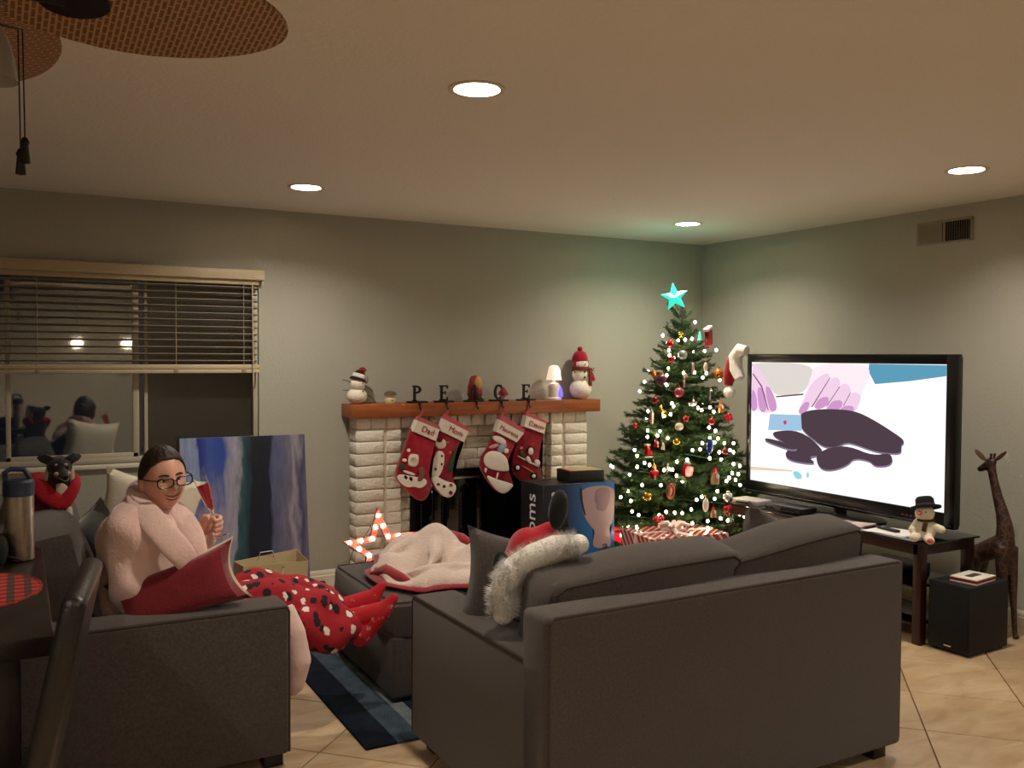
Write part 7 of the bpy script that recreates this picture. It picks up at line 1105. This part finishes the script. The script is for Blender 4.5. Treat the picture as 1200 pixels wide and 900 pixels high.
# robe
mb = MB()
mb.cap((.41, 3.66, .80), .165, (.43, 3.66, .60), .20).cap((.36, 3.56, .86), .115, (.44, 3.78, .86), .105).ell((.45, 3.68, .58), (.24, .22, .14)).cap((.42, 3.64, .93), .09, (.41, 3.65, .86), .14)
mb.cap((.355, 3.53, .875), .10, (.365, 3.505, .70), .098).cap((.365, 3.505, .70), .098, (.56, 3.53, .61), .075)
mb.cap((.45, 3.80, .86), .09, (.62, 3.82, .70), .075).cap((.62, 3.82, .70), .072, (.622, 3.70, .775), .058).cap((.622, 3.70, .775), .056, (.623, 3.672, .80), .055)
mb.ell((.455, 3.585, .75), (.16, .135, .19)).ell((.47, 3.52, .70), (.14, .085, .13)).ell((.40, 3.55, .83), (.13, .11, .12))
mb.cap((.5, 3.60, .56), .11, (.80, 3.58, .50), .08).cap((.82, 3.50, .535), .05, (.875, 3.475, .51), .045)
ro = remesh(mb.build('robe', M_ROBE, PR, M=PO), .008, 22, .5)
def crease(o, fn):
    nr_ = [v_.normal.copy() for v_ in o.data.vertices]
    co_ = [v_.co.copy() for v_ in o.data.vertices]; flat = []
    for c, n_ in zip(co_, nr_): flat.extend(c+n_*fn(c))
    o.data.vertices.foreach_set('co', flat); o.data.update()
crease(ro, lambda c: .009*math.sin(26*c.z+15*c.x+2*math.sin(9*c.y))*math.sin(9*c.x+7*c.y)+.006*math.sin(34*c.z-14*c.y+19*c.x))
def band(path, wid, th, nrm):
    mb = MB(); path = [Vector(p) for p in path]
    for _ in range(2):      # smooth the path
        q = [path[0]]; ww = [wid[0]]
        for i in range(len(path)-1): q += [path[i].lerp(path[i+1], .25), path[i].lerp(path[i+1], .75)]; ww += [wid[i]*.75+wid[i+1]*.25, wid[i]*.25+wid[i+1]*.75]
        path, wid = q+[path[-1]], ww+[wid[-1]]
    rings = []; n = 16
    for i, p in enumerate(path):
        d = (path[min(i+1, len(path)-1)]-path[max(i-1, 0)]).normalized(); nn = (nrm-d*nrm.dot(d)).normalized(); s_ = d.cross(nn)
        rings.append([mb.bm.verts.new(p+s_*wid[i]*math.cos(2*math.pi*k/n)+nn*th*math.sin(2*math.pi*k/n)) for k in range(n)])
    for A, B in zip(rings, rings[1:]):
        for k in range(n): mb.bm.faces.new((A[k], A[(k+1) % n], B[(k+1) % n], B[k]))
    mb.bm.faces.new(rings[0]); mb.bm.faces.new(rings[-1][::-1]); return mb
NV = Vector((.1, -.93, .35))
band(LAPEL_NEAR, [.03, .04, .046, .05, .05, .045, .03], .014, NV).build('collar', M_ROBE, PR, M=PO, ang=180)
band(LAPEL_FAR, [.03, .036, .042, .042, .03], .014, NV).build('collar', M_ROBE, PR, M=PO, ang=180)
MB().tube([(.590, 3.72, .80), (.622, 3.68, .808), (.655, 3.69, .79), (.652, 3.73, .765), (.615, 3.745, .765)], .018, 10, closed=True).build('cuff', M_ROBE, PR, M=PO)
mb = MB(); mb.tube([(.89, 3.475, .53), (.925, 3.43, .45), (.94, 3.42, .34), (.925, 3.42, .24), (.915, 3.42, .205)], [.05, .045, .05, .036, .008], 14); remesh(mb.build('robe_hem', M_ROBE, PR, M=PO), .008, 4)
# pajama trousers
def pajama():
    m = bpy.data.materials.new('pajama_print'); m.use_nodes = True; nt = m.node_tree; N = nt.nodes; L = nt.links; b = N['Principled BSDF']; b.inputs['Roughness'].default_value = .9
    tc = N.new('ShaderNodeTexCoord'); prev = None
    base = N.new('ShaderNodeRGB'); base.outputs[0].default_value = (*lin('960C1C'), 1); prev = base.outputs[0]
    for off, sc_, thr, col in (((.3, .1, .7), (30, 30, 22), .30, '120C12'), ((0, 0, 0), (23, 23, 17), .2, 'D8CCC4')):
        mp = N.new('ShaderNodeMapping'); mp.inputs['Location'].default_value = off; mp.inputs['Scale'].default_value = sc_; mp.inputs['Rotation'].default_value = (.3, .5, .2); L.new(tc.outputs['Object'], mp.inputs['Vector'])
        ns = N.new('ShaderNodeTexNoise'); ns.inputs['Scale'].default_value = 3; L.new(mp.outputs[0], ns.inputs['Vector']); mxv = N.new('ShaderNodeMix'); mxv.data_type = 'RGBA'; mxv.inputs['Factor'].default_value = .3; L.new(mp.outputs[0], mxv.inputs['A']); L.new(ns.outputs['Color'], mxv.inputs['B'])
        vo = N.new('ShaderNodeTexVoronoi'); vo.inputs['Scale'].default_value = 1; L.new(mxv.outputs['Result'], vo.inputs['Vector']); lt = N.new('ShaderNodeMath'); lt.operation = 'LESS_THAN'; lt.inputs[1].default_value = thr*1.15; L.new(vo.outputs['Distance'], lt.inputs[0])
        mx = N.new('ShaderNodeMix'); mx.data_type = 'RGBA'; L.new(lt.outputs[0], mx.inputs['Factor']); L.new(prev, mx.inputs['A']); mx.inputs['B'].default_value = (*lin(col), 1); prev = mx.outputs['Result']
    L.new(prev, b.inputs['Base Color']); return m
mb = MB()
for (h_, k_, a_), dz in zip(LEG, (0, .0)):
    mb.cap(h_, .11, k_, .085); m1 = Vector(k_).lerp(Vector(a_), .55); mb.cap(k_, .085, m1, .092); mb.cap(m1+Vector((0, 0, -.01)), .1, Vector(k_).lerp(Vector(a_), .88)+Vector((-.01, 0, -.015)), .078)
mb.cap((1.0, 3.545, .45), .09, (1.10, 3.53, .40), .088)
po = remesh(mb.build('pajama_trousers', pajama(), PR, M=PO), .008, 5)
crease(po, lambda c: .007*math.sin(30*c.x+22*c.z)+.006*math.sin(24*c.y-30*c.x+10*c.z))
def sock_mat():
    m = bpy.data.materials.new('snowflake_sock'); m.use_nodes = True; nt = m.node_tree; N = nt.nodes; L = nt.links; b = N['Principled BSDF']; b.inputs['Roughness'].default_value = .95
    tc = N.new('ShaderNodeTexCoord'); vo = N.new('ShaderNodeTexVoronoi'); vo.inputs['Scale'].default_value = 22; L.new(tc.outputs['Object'], vo.inputs['Vector']); n = N.new('ShaderNodeTexNoise'); n.inputs['Scale'].default_value = 140; L.new(tc.outputs['Object'], n.inputs['Vector'])
    ad = N.new('ShaderNodeMath'); ad.operation = 'MULTIPLY_ADD'; ad.inputs[1].default_value = .9; L.new(n.outputs['Fac'], ad.inputs[0]); L.new(vo.outputs['Distance'], ad.inputs[2]); r = N.new('ShaderNodeValToRGB'); e = r.color_ramp.elements; e[0].position = .58; e[0].color = (*lin('C8807C'), 1); e[1].position = .66; e[1].color = (*lin('A81420'), 1); L.new(ad.outputs[0], r.inputs['Fac']); L.new(r.outputs['Color'], b.inputs['Base Color']); return m
M_SOCK = sock_mat()
for a_, hl, t_ in (((1.185, 3.56, .43), (1.235, 3.545, .355), (1.36, 3.495, .515)), ((1.175, 3.635, .46), (1.225, 3.62, .39), (1.34, 3.585, .545))):
    a_, hl, t_ = Vector(a_), Vector(hl), Vector(t_); mb = MB().cap(a_, .045, hl+Vector((0, 0, .02)), .048).cap(hl, .04, t_.lerp(hl, .35), .038).cap(a_+Vector((.02, 0, .0)), .045, t_.lerp(hl, .3), .036).cap(t_.lerp(hl, .35), .038, t_, .02); remesh(mb.build('sock', M_SOCK, PR, M=PO), .005, 5)
# champagne flute
gt, gb = Vector((.612, 3.613, 1.048)), Vector((.682, 3.567, .82)); ax = (gt-gb).normalized(); sxx = ax.cross(Vector((0, 1, 0))).normalized(); syy = ax.cross(sxx)
GL = thing('champagne_flute', 'champagne flute of red drink held up by the seated woman', 'glass', gb); GM = frame((0, 0, 0), sxx, syy, ax)
hh = (gt-gb).length; pf = [(.032, 0), (.031, .002), (.008, .005), (.004, .012), (.0035, .085), (.006, .095), (.014, .12), (.021, .16), (.025, .20), (.0255, hh)]
MB().lathe(pf+[(r_-.0012, z) for r_, z in reversed(pf[6:])]+[(.001, .105)], n=28, cap=False).build('glass_body', M_GLASSC, GL, M=GM)
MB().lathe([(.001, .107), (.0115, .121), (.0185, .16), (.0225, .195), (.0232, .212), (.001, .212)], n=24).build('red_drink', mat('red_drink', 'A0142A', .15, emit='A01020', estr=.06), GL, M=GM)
# ================================================================ dog
DG = thing('dog', 'small black and tan dog in a red scarf sitting on the sofa back', 'dog', (.13, 4.02, .85)); q_ = Matrix.Translation((-.13, -4.02, -.85)); M_DB = mat('dog_black', '0E0B0A', .8, bump=.6, bscale=140, sheen=.2)
mb = MB(); mb.cap((.115, 4.05, .905), .062, (.135, 4.02, .975), .058).cap((.135, 4.015, .98), .05, (.142, 4.0, 1.045), .042).ell((.143, 3.99, 1.072), (.047, .055, .044)).cap((.148, 3.96, 1.056), .03, (.16, 3.895, 1.038), .0125)
mb.cap((.105, 4.06, .89), .055, (.08, 4.05, .875), .045).cap((.16, 3.985, .93), .022, (.168, 3.965, .865), .016).cap((.118, 3.985, .93), .022, (.12, 3.955, .865), .016).ell((.172, 3.955, .86), (.017, .026, .011)).ell((.122, 3.94, .86), (.017, .026, .011))
remesh(mb.build('body', M_DB, DG, M=q_), .005, 4)
M_TAN = mat('dog_tan', 'B09A86', .85, bump=.5, bscale=140)
for s_, cx in ((-1, .098), (1, .19)): 
    MB().prism([(-.02*s_, -.026), (.018*s_, -.022), (.024*s_, .008), (.02*s_, .03), (.004*s_, .026), (-.014*s_, .008)], lambda u, v_, w_: (u, -w_, v_), .011, .15).build('ear', M_DB, DG, M=q_ @ TRS((.143+s_*.046, 3.985, 1.108), (R(-20), R(s_*52), R(s_*10)))); MB().ell((.147+s_*.017, 3.943, 1.084), (.007, .004, .005)).build('brow_spot', M_TAN, DG, M=q_); MB().ell((.148+s_*.02, 3.938, 1.07), .006).build('eye', mat('dog_eye', '050404', .1), DG, M=q_)
    MB().ell((.151+s_*.018, 3.936, 1.05), (.012, .02, .009)).build('cheek', M_TAN, DG, M=q_)
    MB().ell((.143+s_*.042, 4.0, 1.035), (.012, .016, .036)).build('neck_patch', mat('dog_white', 'B8AA9C', .9), DG, M=q_)
MB().cap((.154, 3.925, 1.041), .017, (.16, 3.9, 1.035), .0125).build('muzzle', M_TAN, DG, M=q_); MB().ell((.162, 3.885, 1.044), (.0085, .006, .0065)).build('nose', mat('dog_nose', '070606', .3), DG, M=q_)
MB().ell((.143, 3.965, .965), (.035, .02, .045)).build('chest_patch', MATS['dog_white'], DG, M=q_)
for cx in (.169, .121): MB().cap((cx, 3.963, .90), .0185, (cx+.002, 3.953, .862), .017).build('foreleg_patch', MATS['dog_white'], DG, M=q_)
M_SCF = mat('dog_scarf', '9E0C1C', .9, bump=.3, bscale=150)
band([(.085, 4.075, 1.02), (.052, 4.02, 1.02), (.068, 3.965, 1.0), (.105, 3.94, .962), (.148, 3.928, .93), (.178, 3.94, .962), (.2, 3.968, 1.0), (.198, 4.03, 1.02), (.16, 4.075, 1.02)], [.028, .03, .032, .032, .03, .024, .02, .022, .024], .013, Vector((0, -1, .35))).build('scarf', M_SCF, DG, M=q_, ang=180)
mb = MB().cap((.09, 4.03, .92), .058, (.12, 4.0, .97), .055); remesh(mb.build('sweater', mat('dog_sweater', '4A1014', .95, bump=.4, bscale=200), DG, M=q_), .006, 3)

bpy.data.scenes.remove(TMP)
